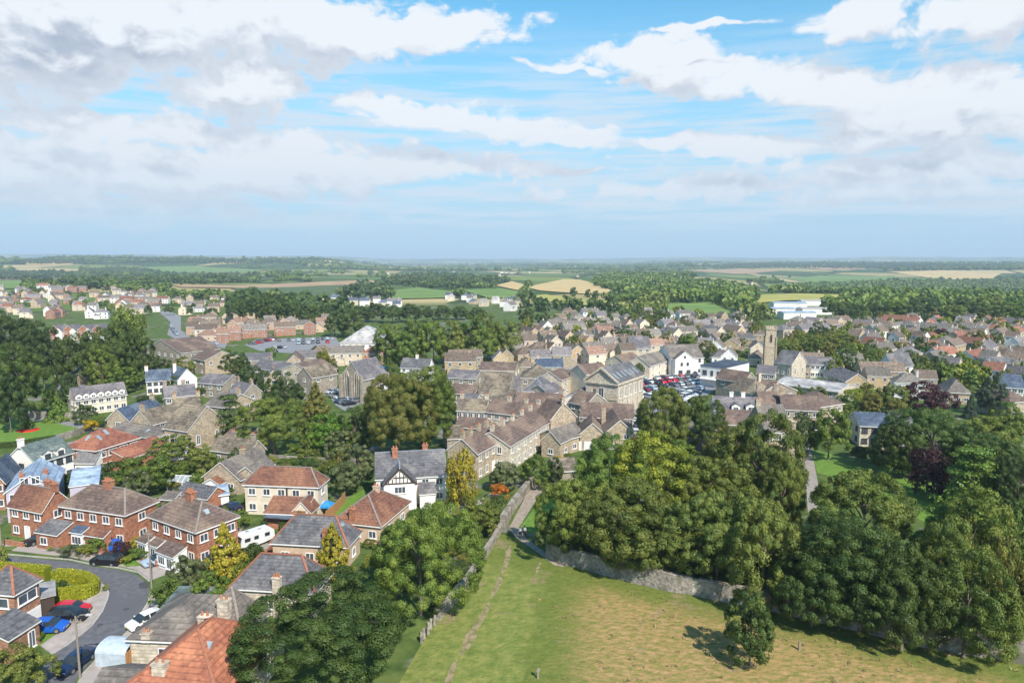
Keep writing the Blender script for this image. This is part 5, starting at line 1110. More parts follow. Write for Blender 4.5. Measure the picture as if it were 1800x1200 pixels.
def caravan(c, far, label, name='caravan'):
    a, b = P(*c), P(*far); m = (a + b) / 2; d = b - a; t = empty(name, (m.x, m.y, .03), math.atan2(d.y, d.x)); tag(t, label, 'caravan', None); OCC.append((m.x, m.y, 3)); Lh = 3.1
    prof = [(-Lh, .75), (-Lh, 1.3), (-Lh + .35, 2.3), (-Lh + .9, 2.62), (Lh - .6, 2.62), (Lh - .1, 2.2), (Lh, 1.3), (Lh, .75), (1.0, .45), (-1.0, .45)]; mb = MB()
    A = [(x, -1.12, z) for x, z in prof]; B = [(x, 1.12, z) for x, z in prof]; mb.face(A); mb.face(B[::-1])
    for i in range(len(prof)): j = (i + 1) % len(prof); mb.face([A[i], A[j], B[j], B[i]])
    mb.build('body', ['van white'], t); t.scale = (.86, .88, .88)
    for x, w in ((-1.9, 1.0), (-.3, .8), (1.7, .9)):
        for s in (-1, 1): q = MB(); q.box((x, s * 1.13, 1.75), (w, .06, .6)); q.build('window', ['car glass'], t)
    q = MB(); q.beam((-Lh - .02, 0, 1.35), (-Lh + .34, 0, 2.28), 1.7, .08); q.build('front_window', ['car glass'], t)
    q = MB(); q.box((.75, -1.13, 1.4), (.6, .05, 1.7)); q.build('door', ['trim'], t)
    for s in (-1, 1): q = MB(); q.tube([(0, s * 1.0 - .1, .33), (0, s * 1.0 + .1, .33)], .33, 14); q.build('wheel', ['tyre'], t)
    for x, y in ((-1.2, .3), (.8, -.2)): q = MB(); q.box((x, y, 2.66), (.5, .5, .12)); q.build('roof_vent', ['pale grey'], t)
    q = MB(); q.beam((-Lh, 0, .55), (-Lh - 1.1, 0, .5), .12, .1); q.build('tow_bar', ['dark trim'], t)
caravan((418, 968), (478, 948), 'white touring caravan parked behind the golden conifer')
caravan((302, 812), (330, 806), 'white camper parked among bushes above the tan bungalow')
def barrel_shed():
    a, b = P(186, 1157), P(238, 1161); m = (a + b) / 2; d = b - a; L = d.length; t = empty('garden_store', (m.x, m.y, .0), math.atan2(d.y, d.x)); tag(t, 'arched pale blue metal garden store with open timber end beside the road', 'shed'); OCC.append((m.x, m.y, 2.5)); w = 1.5
    mb = MB(); n = 10; pr = [(-w * math.cos(math.pi * i / n), 1.5 + .75 * math.sin(math.pi * i / n)) for i in range(n + 1)]
    for (y, z), (y2, z2) in zip(pr, pr[1:]):
        mb.face([(-L / 2, y, z), (L / 2, y, z), (L / 2, y2, z2), (-L / 2, y2, z2)]); mb.face([(-L / 2, y * .97, z - .06), (-L / 2, y2 * .97, z2 - .06), (L / 2, y2 * .97, z2 - .06), (L / 2, y * .97, z - .06)])
    mb.build('roof', ['metal'], t, True, False)
    q = MB(); q.box((0, -w + .04, .7), (L, .08, 1.5)); q.box((0, w - .04, .7), (L, .08, 1.5)); q.box((-L / 2 + .04, 0, .9), (.08, 2 * w - .2, 1.8)); q.build('wall', ['metal'], t)
    q = MB()
    for y in (-1.2, -.7, .7, 1.2): q.box((L / 2, y, 0), (.1, .35, 1.7), base=True)
    q.build('door_frame', ['fence wood'], t)
barrel_shed()
def pole(px, base, top, label, name='telegraph_pole', arm=False):
    p = P(px, base); h = zat(px, top, p.y); t = empty(name, (p.x, p.y, 0)); tag(t, label, 'pole'); m = MB(); m.tube([(0, 0, -.2), (0, 0, h)], [.12, .08], 10); m.build('shaft', ['grey wood'], t)
    q = MB(); q.box((0, 0, h - .6), (1.2, .1, .12)); 
    for s in (-.5, -.2, .2, .5): q.tube([(s, 0, h - .55), (s, 0, h - .35)], .05, 6)
    q.build('crossarm', ['grey wood'], t)
    if arm:
        q = MB(); q.tube([(0, 0, h - .3), (.5, 0, h + .1), (1.2, 0, h + .15)], .05, 6); q.build('arm', ['grey wood'], t); q = MB(); q.box((1.4, 0, h + .13), (.6, .22, .14)); q.build('lamp_head', ['pale grey'], t)
pole(267, 1038, 930, 'telegraph pole on the bend before the hipped brick semi')
pole(141, 1192, 1082, 'street lamp beside the dark blue estate car', 'street_lamp', True)
pole(3, 968, 905, 'telegraph pole at the left edge of the close')
pole(130, 758, 738, 'white lamp post on the mown lawn', 'street_lamp', True); pole(151, 742, 720, 'pale lamp post behind the yellow dome bush', 'street_lamp', True)
def pergola():
    a, b = P(478, 925), P(520, 928); m = (a + b) / 2; d = b - a; L = d.length; t = empty('garden_canopy', (m.x, m.y, 0), math.atan2(d.y, d.x)); tag(t, 'open garden canopy with dark blue sloping roof below the cream house', 'canopy'); OCC.append((m.x, m.y, 2.5))
    q = MB(); q.beam((0, -1.9, 2.2), (0, 1.9, 2.75), L + .6, .12); q.build('roof', ['blue slate'], t)
    for x in (-L / 2, L / 2):
        for y, h in ((-1.7, 2.15), (1.7, 2.65)): q = MB(); q.box((x, y, 0), (.14, .14, h), base=True); q.build('post', ['dark wood'], t)
    q = MB(); q.box((0, .2, .72), (2.2, 1.0, .08)); 
    for x in (-.9, .9): q.box((x, .2, 0), (.1, .8, .68), base=True)
    o = q.build('garden_table', ['grey wood'], None); o.location = t.location; o.rotation_euler = t.rotation_euler; tag(o, 'grey garden table under the dark blue canopy', 'table')
pergola()
def greenhouse():
    a, b = P(303, 856), P(346, 858); m = (a + b) / 2; d = b - a; L = d.length; t = empty('greenhouse', (m.x, m.y, 0), math.atan2(d.y, d.x)); tag(t, 'white framed garden greenhouse left of the tan bungalow', 'greenhouse'); f = MB(); g = MB(); W_ = 1.4
    for i in range(6):
        x = -L / 2 + L * i / 5
        for s in (-1, 1): f.beam((x, s * W_, 0), (x, s * W_, 1.6), .08, .08); f.beam((x, s * W_, 1.6), (x, 0, 2.4), .08, .08)
    for y, z in ((-W_, 1.6), (W_, 1.6), (0, 2.4), (-W_, .05), (W_, .05)): f.beam((-L / 2, y, z), (L / 2, y, z), .09, .09)
    f.build('frame', ['trim'], t)
    for s in (-1, 1): g.face([(-L / 2, s * W_, 0), (L / 2, s * W_, 0), (L / 2, s * W_, 1.6), (-L / 2, s * W_, 1.6)]); g.face([(-L / 2, s * W_, 1.6), (L / 2, s * W_, 1.6), (L / 2, 0, 2.38), (-L / 2, 0, 2.38)])
    g.build('glazing', ['skylight'], t)
greenhouse()
def pop_tent(px, py, w, mat, label):
    p = P(px, py); t = empty('garden_tent', (p.x, p.y, 0)); tag(t, label, 'tent'); m = MB(); z = 1.5; c = [(-w, -w), (w, -w), (w, w), (-w, w)]
    for i in range(4): a, b = c[i], c[(i + 1) % 4]; m.face([(a[0], a[1], z), (b[0], b[1], z), (0, 0, z + .8)]); m.face([(a[0], a[1], z), (a[0], a[1], z - .25), (b[0], b[1], z - .25), (b[0], b[1], z)])
    m.build('canopy', [mat], t); q = MB()
    for a in c: q.box((a[0], a[1], 0), (.06, .06, z), base=True)
    q.build('frame', ['dark trim'], t)
pop_tent(575, 902, 1.1, 'tarp', 'bright blue pop-up tent on the lawn beside the orange fence')
pop_tent(684, 652, 3.0, 'tarp', 'large bright blue awning behind the church')
pop_tent(682, 664, 2.4, 'teal', 'blue awning roof right of the white cottage')
def pond_cover():
    p = P(500, 988); m = MB(); n = 18; pts = [(1.6 * math.cos(6.283 * i / n), 1.0 * math.sin(6.283 * i / n)) for i in range(n)]
    m.face([(x * .96, y * .96, .5) for x, y in pts])
    for i in range(n): a, b = pts[i], pts[(i + 1) % n]; m.face([(a[0], a[1], 0), (b[0], b[1], 0), (b[0] * .96, b[1] * .96, .5), (a[0] * .96, a[1] * .96, .5)])
    o = m.build('paddling_pool', ['teal'], None); o.location = (p.x, p.y, .0); tag(o, 'round turquoise pool between the two slate bungalows', 'pool')
pond_cover()
# walls and fences
wall_run('boundary_wall', [(962, 979), (985, 990), (1012, 995), (1060, 1009), (1123, 1025), (1183, 1039), (1217, 1044)], 2.3, .6, 'drystone', 'long dry stone wall along the pasture below the sycamores'); LAND.append((P(1123, 1025), 'the long field wall'))
wall_run('boundary_wall', [(1228, 1047), (1285, 1059), (1369, 1075), (1482, 1101), (1619, 1135), (1785, 1162), (1990, 1206)], 2.2, .6, 'drystone', 'right hand run of the field wall under the trees, beyond the blocked gateway')
wall_run('gate_blocking', [(1217, 1044.3), (1228, 1046.8)], 2.15, .5, 'pale stone', 'pale panel blocking an old gateway in the field wall', 'gateway', jitter=.01, cap=False)
wall_run('lane_wall', [(937, 850), (918, 874), (900, 898), (884, 926)], 1.7, .9, 'drystone', 'broad pale stone wall along the lane'); LAND.append((P(915, 880), 'the lane wall'))
wall_run('field_wall', [(880, 932), (866, 958), (850, 984), (830, 1014), (812, 1040)], 1.2, .55, 'drystone', 'low stone wall between the gardens and the green pasture')
wall_run('field_wall', [(812, 1041), (790, 1066), (770, 1090)], 1.1, .55, 'drystone', 'tumbled low wall under the big roadside tree', jitter=.3)
for i, (x, y) in enumerate(((764, 1098), (757, 1106), (752, 1114), (745, 1122), (741, 1130), (786, 1068), (800, 1054))):
    p = P(x, y); m = MB(); m.box((0, 0, -.1), (.32, .22, 1.3 + .1 * (i % 3)), base=True, taper=.8); o = m.build('stone_post', ['drystone'], None); o.location = (p.x, p.y, .02); o.rotation_euler = (.04 * (i % 3 - 1), .05, .3 * i)
    tag(o, None, 'post', 'stone posts along the pasture edge'); AUTO.append((o, 'pale stone gatepost at the pasture edge', p))
wall_run('garden_wall', [(474, 812), (520, 816), (560, 818), (604, 818), (636, 820)], 1.6, .4, 'drystone', 'old garden wall behind the long cream house')
wall_run('garden_wall', [(382, 978), (420, 985), (470, 980), (482, 966)], 1.1, .3, 'brick', 'low brick garden wall in front of the white caravan', jitter=.01)
wall_run('garden_wall', [(8, 957), (40, 962), (56, 955)], .7, .25, 'brick', 'low brick wall before the gabled brick semi', jitter=.01)
wall_run('garden_wall', [(252, 992), (300, 1000), (326, 990)], .8, .25, 'brick', 'low brick wall behind the silver-blue saloon', jitter=.01)
wall_run('garden_wall', [(60, 955), (110, 975), (150, 982), (160, 972)], .6, .25, 'drystone', 'rockery wall between the two left drives', jitter=.1)
wall_run('garden_wall', [(40, 735), (80, 737), (120, 740), (150, 735)], 2.0, .4, 'drystone', 'stone wall behind the mown lawn')
wall_run('garden_wall', [(100, 776), (135, 766), (165, 752), (190, 748)], 1.5, .4, 'drystone', 'stone wall between the lawn and the street')
wall_run('garden_wall', [(1500, 756), (1540, 768), (1600, 780), (1660, 790)], 1.5, .4, 'drystone', 'stone wall below the yellow stone house')
wall_run('garden_wall', [(1780, 952), (1800, 956), (1860, 960)], 2.0, .5, 'drystone', 'pale stone wall at the right edge behind the trees')
wall_run('timber_fence', [(573, 916), (588, 903), (600, 890), (607, 880)], 1.7, .1, 'fence wood', 'orange timber fence at the end of the cream house', 'fence', jitter=.02, cap=False)
wall_run('timber_fence', [(430, 888), (470, 892), (500, 896)], 1.3, .1, 'dark wood', 'dark timber fence below the cream house', 'fence', jitter=.02, cap=False)
wall_run('timber_fence', [(124, 884), (150, 880), (180, 872)], 1.6, .1, 'fence wood', 'timber fence behind the wide hipped brick semi', 'fence', jitter=.02, cap=False)
hedge('hedge', [(-20, 1009), (40, 1014), (86, 1018)], 1.3, 1.7, 'hedge yellow', 'clipped yellow hedge, straight run left of the gap')
hedge('hedge', [(96, 1020), (128, 1022), (152, 1027), (165, 1036), (164, 1045), (148, 1050), (122, 1053), (97, 1057)], 1.15, 1.5, 'hedge yellow', 'clipped yellow hedge looping round the corner garden'); LAND.append((P(150, 1035), 'the looping yellow hedge'))
hedge('hedge', [(-10, 788), (30, 785), (70, 778), (110, 772)], 1.4, 1.2, 'dark green', 'dark low hedge along the mown lawn')
hedge('hedge', [(492, 935), (530, 930), (545, 924)], 1.3, 1.5, 'dark green', 'short dark hedge behind the red ridged bungalow')
hedge('hedge', [(40, 868), (120, 862), (150, 862), (200, 858)], 3.0, 2.6, 'dark green', 'tall dark hedge between white house and brick semis')
# lawn ornaments: topiary in a ring of red flowers
def topiary():
    p = P(50, 756); m = MB(); n = 24
    m.face([(2.2 * math.cos(6.283 * i / n), 2.2 * math.sin(6.283 * i / n), .22) for i in range(n)])
    for i in range(n): a, b = 6.283 * i / n, 6.283 * (i + 1) / n; m.face([(2.35 * math.cos(a), 2.35 * math.sin(a), 0), (2.35 * math.cos(b), 2.35 * math.sin(b), 0), (2.2 * math.cos(b), 2.2 * math.sin(b), .22), (2.2 * math.cos(a), 2.2 * math.sin(a), .22)])
    o = m.build('flower_bed', ['red flowers'], None); o.location = (p.x, p.y, .02); tag(o, 'round bed of bright red flowers on the mown lawn', 'flower bed'); LAND.append((p, 'the red flower bed'))
topiary()
T(50, 729, 755, 20, 'cone', 'dark green', 'topiary_tree', 'clipped dark conical tree inside the red flower bed', parts=True)
T(161, 737, 760, 31, 'bush', 'yellow', 'yellow_bush', 'bright yellow dome bush at the end of the mown lawn', cat='bush')
# gate, bench, stump on the pasture
def bench():
    p = P(945, 1192); t = empty('field_post', (p.x, p.y, .02), .4); tag(t, 'weathered timber post with a small sign plate on the pasture', 'post'); m = MB(); m.box((0, 0, -.2), (.18, .18, 1.35), base=True); m.build('post', ['grey wood'], t); q = MB(); q.box((0, -.12, .95), (.4, .05, .3)); q.build('plate', ['grey wood'], t)
bench()
p = P(1405, 1142); m = MB(); m.box((0, 0, -.1), (.2, .2, 1.1), base=True, taper=.9); o = m.build('field_post', ['grey wood'], None); o.location = (p.x, p.y, .02); tag(o, 'lone grey post in the rough pasture under the wall', 'post')
# walkers
def person(px, py, yaw, top_m, leg_m, label, hh=1.7, step=.16):
    p = P(px, py); V = []; E = []; Rr = []; k = hh / 1.7
    def j(x, y, z, r): V.append((x * k, y * k, z * k)); Rr.append(r * k); return len(V) - 1
    def e(*c):
        for a, b in zip(c, c[1:]): E.append((a, b))
    pel = j(0, 0, .93, .14); wa = j(0, 0, 1.08, .12); ch = j(0, 0, 1.28, .145); nk = j(0, 0, 1.44, .06); h0 = j(0, .01, 1.54, .085); h1 = j(0, .015, 1.63, .09); e(pel, wa, ch, nk, h0, h1)
    for s in (-1, 1):
        hp = j(s * .1, 0, .87, .095); kn = j(s * .1, s * step * .6, .48, .06); an = j(s * .1, s * step - .03, .08, .042); to = j(s * .11, s * step + .14, .03, .035); e(pel, hp, kn, an, to)
        sh = j(s * .19, 0, 1.38, .06); el = j(s * .25, -s * .08, 1.1, .042); wr = j(s * .26, -s * .02 + .06, .87, .03); pa = j(s * .26, -s * .02 + .08, .80, .03); e(ch, sh, el, wr, pa)
        for q, (fx, fl) in enumerate(((-.03, .075), (-.01, .085), (.01, .08), (.03, .065))):
            a = j(s * .26, -s * .02 + .08 + fx, .76, .009); b = j(s * .255, -s * .02 + .085 + fx, .76 - fl, .008); e(pa, a, b)
        th = j(s * .25, -s * .02 + .13, .79, .01); e(pa, th)
    me = bpy.data.meshes.new('person'); me.from_pydata(V, E, []); tmp = bpy.data.objects.new('person', me); COL.objects.link(tmp)
    sk = tmp.modifiers.new('skin', 'SKIN'); sb = tmp.modifiers.new('sub', 'SUBSURF'); sb.levels = sb.render_levels = 1
    for i, v in enumerate(me.skin_vertices[0].data): v.radius = (Rr[i], Rr[i]); v.use_root = i == 0
    dg = bpy.context.evaluated_depsgraph_get(); m2 = bpy.data.meshes.new_from_object(tmp.evaluated_get(dg)); bpy.data.objects.remove(tmp)
    m2.materials.clear()
    for q in ('skin', top_m, leg_m): m2.materials.append(MT[q])
    for f in m2.polygons:
        z = f.center.z / k; x = abs(f.center.x / k); f.use_smooth = True
        f.material_index = 2 if z < .95 and x < .2 else 1 if (.9 < z < 1.42 and (x < .2 or z > 1.12)) else 0
    o = link('person', m2); o.location = (p.x, p.y, .03); o.rotation_euler[2] = yaw; tag(o, label, 'person', 'walkers on the lane')
    h = MB(); n = 10
    for a in range(n):
        for b in range(4):
            def S_(i, q): t = 6.283 * i / n; u = q / 4 * 1.75; return (.108 * k * math.sin(u) * math.cos(t), .115 * k * math.sin(u) * math.sin(t) - .012 * k, (1.64 + .105 * math.cos(u)) * k)
            h.face([S_(a, b), S_(a + 1, b), S_(a + 1, b + 1), S_(a, b + 1)])
    h.build('hair', ['hair'], o, True)
person(914, 944, 2.7, 'white cloth', 'dark cloth', 'walker in a pale top and dark trousers, left of the pair on the lane')
person(922, 943, 2.9, 'white cloth', 'dark cloth', 'walker in a pale top, right of the pair on the lane', 1.75)
person(943, 951, 1.2, 'pink cloth', 'dark cloth', 'small walker in a pink top beside the green verge', 1.3)

def bin_(px, py, col, label):
    p = P(px, py); t = empty('wheelie_bin', (p.x, p.y, .14), .6); tag(t, label, 'bin'); m = MB(); m.box((0, 0, .05), (.48, .52, .95), base=True, taper=1.15); m.build('body', [col], t); q = MB(); q.box((0, .02, 1.003), (.6, .66, .08), base=True); q.build('lid', [col], t)
    w = MB(); w.tube([(-.26, .24, .1), (.26, .24, .1)], .1, 8); w.build('wheel', ['tyre'], t)
bin_(62, 1090, 'dark trim', 'black wheelie bin beside the white garage door'); bin_(58, 1092, 'green door', 'green wheelie bin beside the white garage door')
# ------------------------------------------------------------------ trees one can tell apart
def rows(kind, colour, name, data, group=None, cat='tree'):
    for q in data: T(q[0], q[1], q[2], q[3], q[4] if len(q) > 4 else kind, q[5] if len(q) > 5 else colour, name, q[6] if len(q) > 6 else None, group, cat)
SY = 'sycamores along the field wall'
rows('big', 'olive green', 'sycamore_tree', [
    (1012, 838, 985, 130), (1095, 838, 1000, 175), (1165, 772, 945, 185, 'big', 'yellow green'), (1065, 778, 930, 150, 'big', 'mid green'), (1172, 872, 1012, 170), (1240, 790, 960, 165), (1335, 738, 930, 175, 'big', 'olive green'), (1262, 860, 1035, 165),
    (1345, 868, 1058, 175), (1452, 905, 1040, 110, 'big', 'dark green'), (1520, 822, 985, 185), (1515, 925, 1108, 230, 'huge', 'dark green'), (1590, 970, 1142, 150, 'big', 'dark green'), (1430, 970, 1100, 140, 'big', 'dark green'), (1695, 872, 1060, 165), (1700, 985, 1156, 175, 'big', 'mid green'),
    (1640, 930, 1095, 130), (1770, 960, 1125, 90, 'mid', 'bronze green'), (1285, 760, 905, 120, 'big', 'bronze green'), (1372, 805, 960, 95), (1760, 900, 1040, 90, 'mid', 'mid green'), (985, 888, 990, 90, 'mid', 'dark green'), (1120, 905, 1012, 120)], SY)
T(1320, 1046, 1168, 100, 'mid', 'dark green', 'broadleaf_tree', 'lone dark round tree standing in the rough pasture', low=.3)
T(585, 1016, 1210, 280, 'huge', 'dark green', 'broadleaf_tree', 'wide spreading tree with bare limbs, largest one beside the pasture', low=1.5); LAND.append((P(572, 1235), 'the spreading roadside tree'))
T(738, 880, 1080, 196, 'huge', 'mid green', 'broadleaf_tree', 'big dense green tree above the low field wall'); LAND.append((P(738, 1082), 'the big dense tree'))
T(42, 1132, 1225, 100, 'mid', 'olive green', 'round_shrub', 'large rounded olive shrub at the road bottom', cat='shrub', low=.2)
T(395, 918, 1022, 80, 'cone', 'golden', 'golden_conifer', 'golden conifer beside the hipped brick semi'); LAND.append((P(395, 1020), 'the golden conifer by the caravan'))
T(585, 918, 1006, 72, 'cone', 'golden', 'golden_conifer', 'golden conifer before the red ridged slate bungalow')
T(812, 795, 900, 56, 'col', 'golden', 'golden_tree', 'tall golden yellow tree beside the half timbered house', low=.3); LAND.append((P(812, 900), 'the tall golden tree'))
T(880, 849, 880, 40, 'bush', 'orange', 'orange_shrub', 'orange autumn shrub near the lane', cat='shrub')
T(740, 640, 790, 138, 'huge', 'olive green', 'great_tree', 'great green half of the twin dome trees by the old town'); LAND.append((P(738, 790), 'the great twin dome trees'))
T(700, 658, 812, 142, 'huge', 'bronze green', 'great_tree', 'great bronze tinted half of the twin dome trees')
T(1712, 785, 905, 122, 'cedar', 'mid green', 'cedar_tree', 'layered cedar on the park lawn'); LAND.append((P(1712, 905), 'the cedar'))
T(1632, 790, 875, 70, 'col', 'copper', 'copper_beech', 'dark copper tree left of the cedar', low=.3)
T(1634, 672, 735, 82, 'mid', 'copper', 'copper_beech', 'round copper beech behind the yellow stone house', low=.3); LAND.append((P(1634, 735), 'the round copper beech'))
rows('mid', 'mid green', 'park_tree', [(1640, 715, 835, 150, 'big', 'dark green'), (1590, 745, 840, 90, 'big', 'dark green'), (1458, 718, 808, 78, 'mid', 'mid green'), (1410, 730, 800, 50, 'col', 'deep green'), (1515, 780, 815, 55, 'bush', 'dark green'), (1770, 710, 790, 80, 'mid', 'mid green'), (1742, 665, 730, 56, 'mid', 'blue green'), (1707, 690, 735, 26, 'cone', 'blue green'),
    (1565, 675, 730, 62, 'mid', 'olive green'), (1478, 705, 735, 42, 'mid', 'olive green'), (1530, 690, 735, 44, 'mid', 'bronze green'), (1745, 770, 860, 110, 'big', 'dark green'), (1790, 800, 920, 90, 'big', 'deep green'), (1785, 880, 960, 70, 'mid', 'dark green'), (1730, 730, 800, 90, 'mid', 'olive green'), (1586, 658, 690, 30, 'mid', 'blue green'), (1437, 665, 690, 26, 'col', 'mid green'),
    (1165, 675, 800, 95, 'big', 'olive green'), (1235, 692, 800, 85, 'big', 'dark green'), (1150, 735, 800, 60, 'mid', 'olive green'), (1195, 770, 815, 60, 'mid', 'mid green'), (1268, 765, 830, 60, 'mid', 'bronze green'), (1690, 755, 840, 80, 'mid', 'dark green'), (1540, 830, 870, 40, 'bush', 'dark green'), (1580, 800, 840, 60, 'bush', 'mid green'), (1122, 640, 668, 22, 'col', 'dark green')])
rows('mid', 'dark green', 'broadleaf_tree', [(480, 695, 800, 118, 'big', 'olive green'), (405, 693, 775, 66, 'cedar', 'deep green'), (575, 728, 805, 80, 'mid', 'bright green'), (625, 720, 800, 76, 'mid', 'dark green'), (555, 672, 745, 58, 'cone', 'bronze green'), (500, 657, 735, 74, 'mid', 'deep green'), (448, 640, 710, 52, 'mid', 'deep green'), (595, 755, 812, 60, 'mid', 'grey green'), (635, 785, 850, 70, 'mid', 'grey green'), (606, 815, 872, 70, 'mid', 'grey green'), (545, 745, 805, 40, 'mid', 'olive green'), (415, 620, 668, 50, 'mid', 'dark green'),
    (890, 810, 862, 62, 'mid', 'grey green'), (937, 800, 855, 62, 'mid', 'mid green'), (975, 805, 850, 36, 'mid', 'dark green'), (845, 880, 940, 80, 'mid', 'olive green'), (870, 870, 905, 46, 'bush', 'dark green'), (842, 945, 968, 24, 'bush', 'yellow green'), (965, 655, 680, 20, 'bush', 'mid green')])
rows('mid', 'dark green', 'wood_tree', [(35, 615, 745, 105, 'big'), (15, 660, 760, 60, 'mid', 'deep green'), (75, 600, 690, 60, 'mid', 'deep green'), (20, 550, 660, 110, 'big', 'deep green'), (65, 560, 650, 70, 'mid', 'deep green'), (120, 590, 690, 70, 'mid'), (165, 580, 670, 66, 'mid', 'dark green'), (205, 575, 680, 80, 'big', 'dark green'), (225, 545, 640, 60, 'col', 'olive green'), (245, 590, 680, 60), (180, 610, 690, 60, 'mid', 'mid green'), (262, 640, 670, 18, 'mid', 'copper'), (285, 630, 672, 44, 'mid'), (320, 630, 668, 50, 'mid', 'yellow green'), (215, 645, 690, 60, 'mid', 'mid green'), (120, 657, 720, 34, 'mid', 'deep green'), (100, 690, 740, 36, 'cone', 'mid green'), (150, 710, 746, 36, 'mid', 'deep green'), (172, 730, 752, 30, 'bush', 'mid green'), (305, 662, 690, 32, 'mid', 'mid green'), (398, 615, 650, 30, 'mid', 'dark green'), (350, 680, 700, 24, 'bush', 'dark green')])
rows('mid', 'mid green', 'garden_tree', [(262, 800, 870, 100, 'mid', 'mid green'), (305, 765, 812, 70, 'mid', 'olive green'), (355, 785, 842, 60, 'mid', 'olive green'), (240, 825, 880, 60, 'mid', 'grey green'), (185, 830, 862, 70, 'bush', 'dark green'), (130, 830, 862, 60, 'bush', 'dark green'), (215, 950, 980, 32, 'bush', 'copper'), (333, 975, 1045, 70, 'mid', 'grey green'), (290, 1020, 1070, 56, 'bush', 'mid green'), (372, 1010, 1078, 70, 'mid', 'mid green'), (350, 1035, 1085, 60, 'bush', 'olive green'), (325, 1050, 1080, 50, 'bush', 'bronze green'), (165, 945, 975, 40, 'bush', 'mid green'), (130, 955, 978, 46, 'bush', 'grey green'), (192, 972, 988, 26, 'bush', 'golden'), (245, 960, 982, 40, 'bush', 'mid green'), (150, 958, 980, 30, 'bush', 'yellow green'), (236, 945, 965, 30, 'bush', 'golden'), (4, 958, 1000, 22, 'mid', 'yellow green'), (445, 955, 998, 50, 'bush', 'dark green'), (430, 985, 1022, 44, 'bush', 'olive green'), (400, 900, 925, 30, 'bush', 'yellow green'), (425, 905, 930, 34, 'bush', 'mid green'), (540, 890, 925, 50, 'bush', 'bronze green'), (565, 905, 930, 40, 'bush', 'dark green'), (568, 918, 935, 26, 'bush', 'golden'),
    (420, 790, 830, 50, 'mid', 'dark green'), (395, 852, 880, 44, 'bush', 'dark green'), (460, 845, 865, 30, 'bush', 'mid green'), (590, 800, 815, 60, 'bush', 'yellow green'), (530, 805, 822, 50, 'bush', 'dark green'), (555, 800, 818, 40, 'bush', 'mid green'), (185, 1027, 1040, 12, 'bush', 'yellow green'), (172, 1020, 1030, 10, 'bush', 'yellow green'), (40, 1112, 1130, 18, 'bush', 'yellow green'), (5, 1128, 1150, 20, 'bush', 'golden'), (60, 1110, 1128, 40, 'bush', 'bright green'), (110, 1018, 1035, 22, 'bush', 'dark green'), (470, 905, 925, 36, 'bush', 'mid green'), (500, 960, 985, 30, 'bush', 'dark green'), (860, 912, 940, 40, 'bush', 'bronze green'), (825, 925, 958, 50, 'mid', 'dark green'), (760, 1060, 1085, 40, 'bush', 'dark green'), (700, 1070, 1105, 60, 'bush', 'deep green'), (1028, 812, 832, 30, 'bush', 'mid green'), (1000, 795, 812, 20, 'bush', 'mid green'), (985, 800, 815, 16, 'bush', 'yellow'), (958, 745, 765, 16, 'bush', 'mid green'), (848, 690, 705, 16, 'bush', 'mid green'), (865, 690, 706, 16, 'bush', 'yellow green')], cat='garden plant')
# the lit belt above the old town and the belts behind it
BELT = 'trees of the belt above the old town'
rows('mid', 'mid green', 'belt_tree', [(694, 568, 642, 75), (728, 562, 640, 68), (762, 564, 642, 65), (795, 568, 640, 63, 'mid', 'olive green'), (826, 558, 636, 70, 'mid', 'mid green'), (858, 556, 634, 68, 'mid', 'olive green'), (886, 564, 632, 58, 'mid', 'olive green'), (712, 586, 648, 61), (845, 578, 640, 61), (588, 547, 592, 48, 'mid', 'pale green'), (618, 545, 594, 53, 'mid', 'pale green'), (560, 608, 625, 29, 'bush', 'dark green')], BELT)
LAND.append((P(790, 640), 'the old town tree belt'))
rows('mid', 'dark green', 'belt_tree', [(420, 525, 570, 46), (450, 518, 568, 48), (480, 520, 572, 50), (510, 528, 572, 46), (540, 535, 574, 44), (570, 538, 570, 44), (600, 540, 568, 40), (630, 538, 566, 40), (660, 532, 566, 42), (690, 535, 568, 44), (720, 533, 566, 44), (750, 538, 566, 40), (780, 536, 562, 40), (810, 538, 562, 38), (840, 540, 560, 36), (926, 540, 572, 34, 'mid', 'dark green'), (955, 548, 580, 34), (1085, 576, 604, 30, 'mid', 'deep green'), (1100, 575, 603, 34, 'mid', 'mid green'), (1135, 583, 612, 34, 'mid', 'olive green'), (1130, 548, 575, 60, 'mid', 'olive green'), (1165, 545, 572, 40), (1245, 600, 632, 40, 'mid', 'olive green'), (1378, 597, 632, 26, 'col', 'olive green'), (1394, 597, 632, 26, 'col', 'olive green'), (1410, 596, 630, 26, 'col', 'olive green'), (1432, 588, 625, 44, 'mid', 'mid green'), (1458, 585, 622, 44, 'mid', 'olive green'), (1440, 570, 600, 40), (1470, 530, 560, 50, 'mid', 'dark green'), (1510, 535, 566, 40), (1575, 525, 565, 60, 'mid', 'mid green'), (1600, 530, 566, 50, 'mid', 'dark green'), (1540, 530, 560, 40), (1670, 535, 570, 50, 'mid', 'olive green'), (1720, 530, 568, 60, 'mid', 'dark green'), (1760, 530, 570, 50, 'mid', 'olive green'), (1795, 532, 572, 50, 'mid', 'mid green'), (1630, 520, 560, 50), (1690, 522, 562, 50), (1740, 520, 560, 50, 'mid', 'olive green'), (1530, 625, 652, 30, 'mid', 'mid green'), (1655, 578, 600, 40, 'mid', 'copper')])
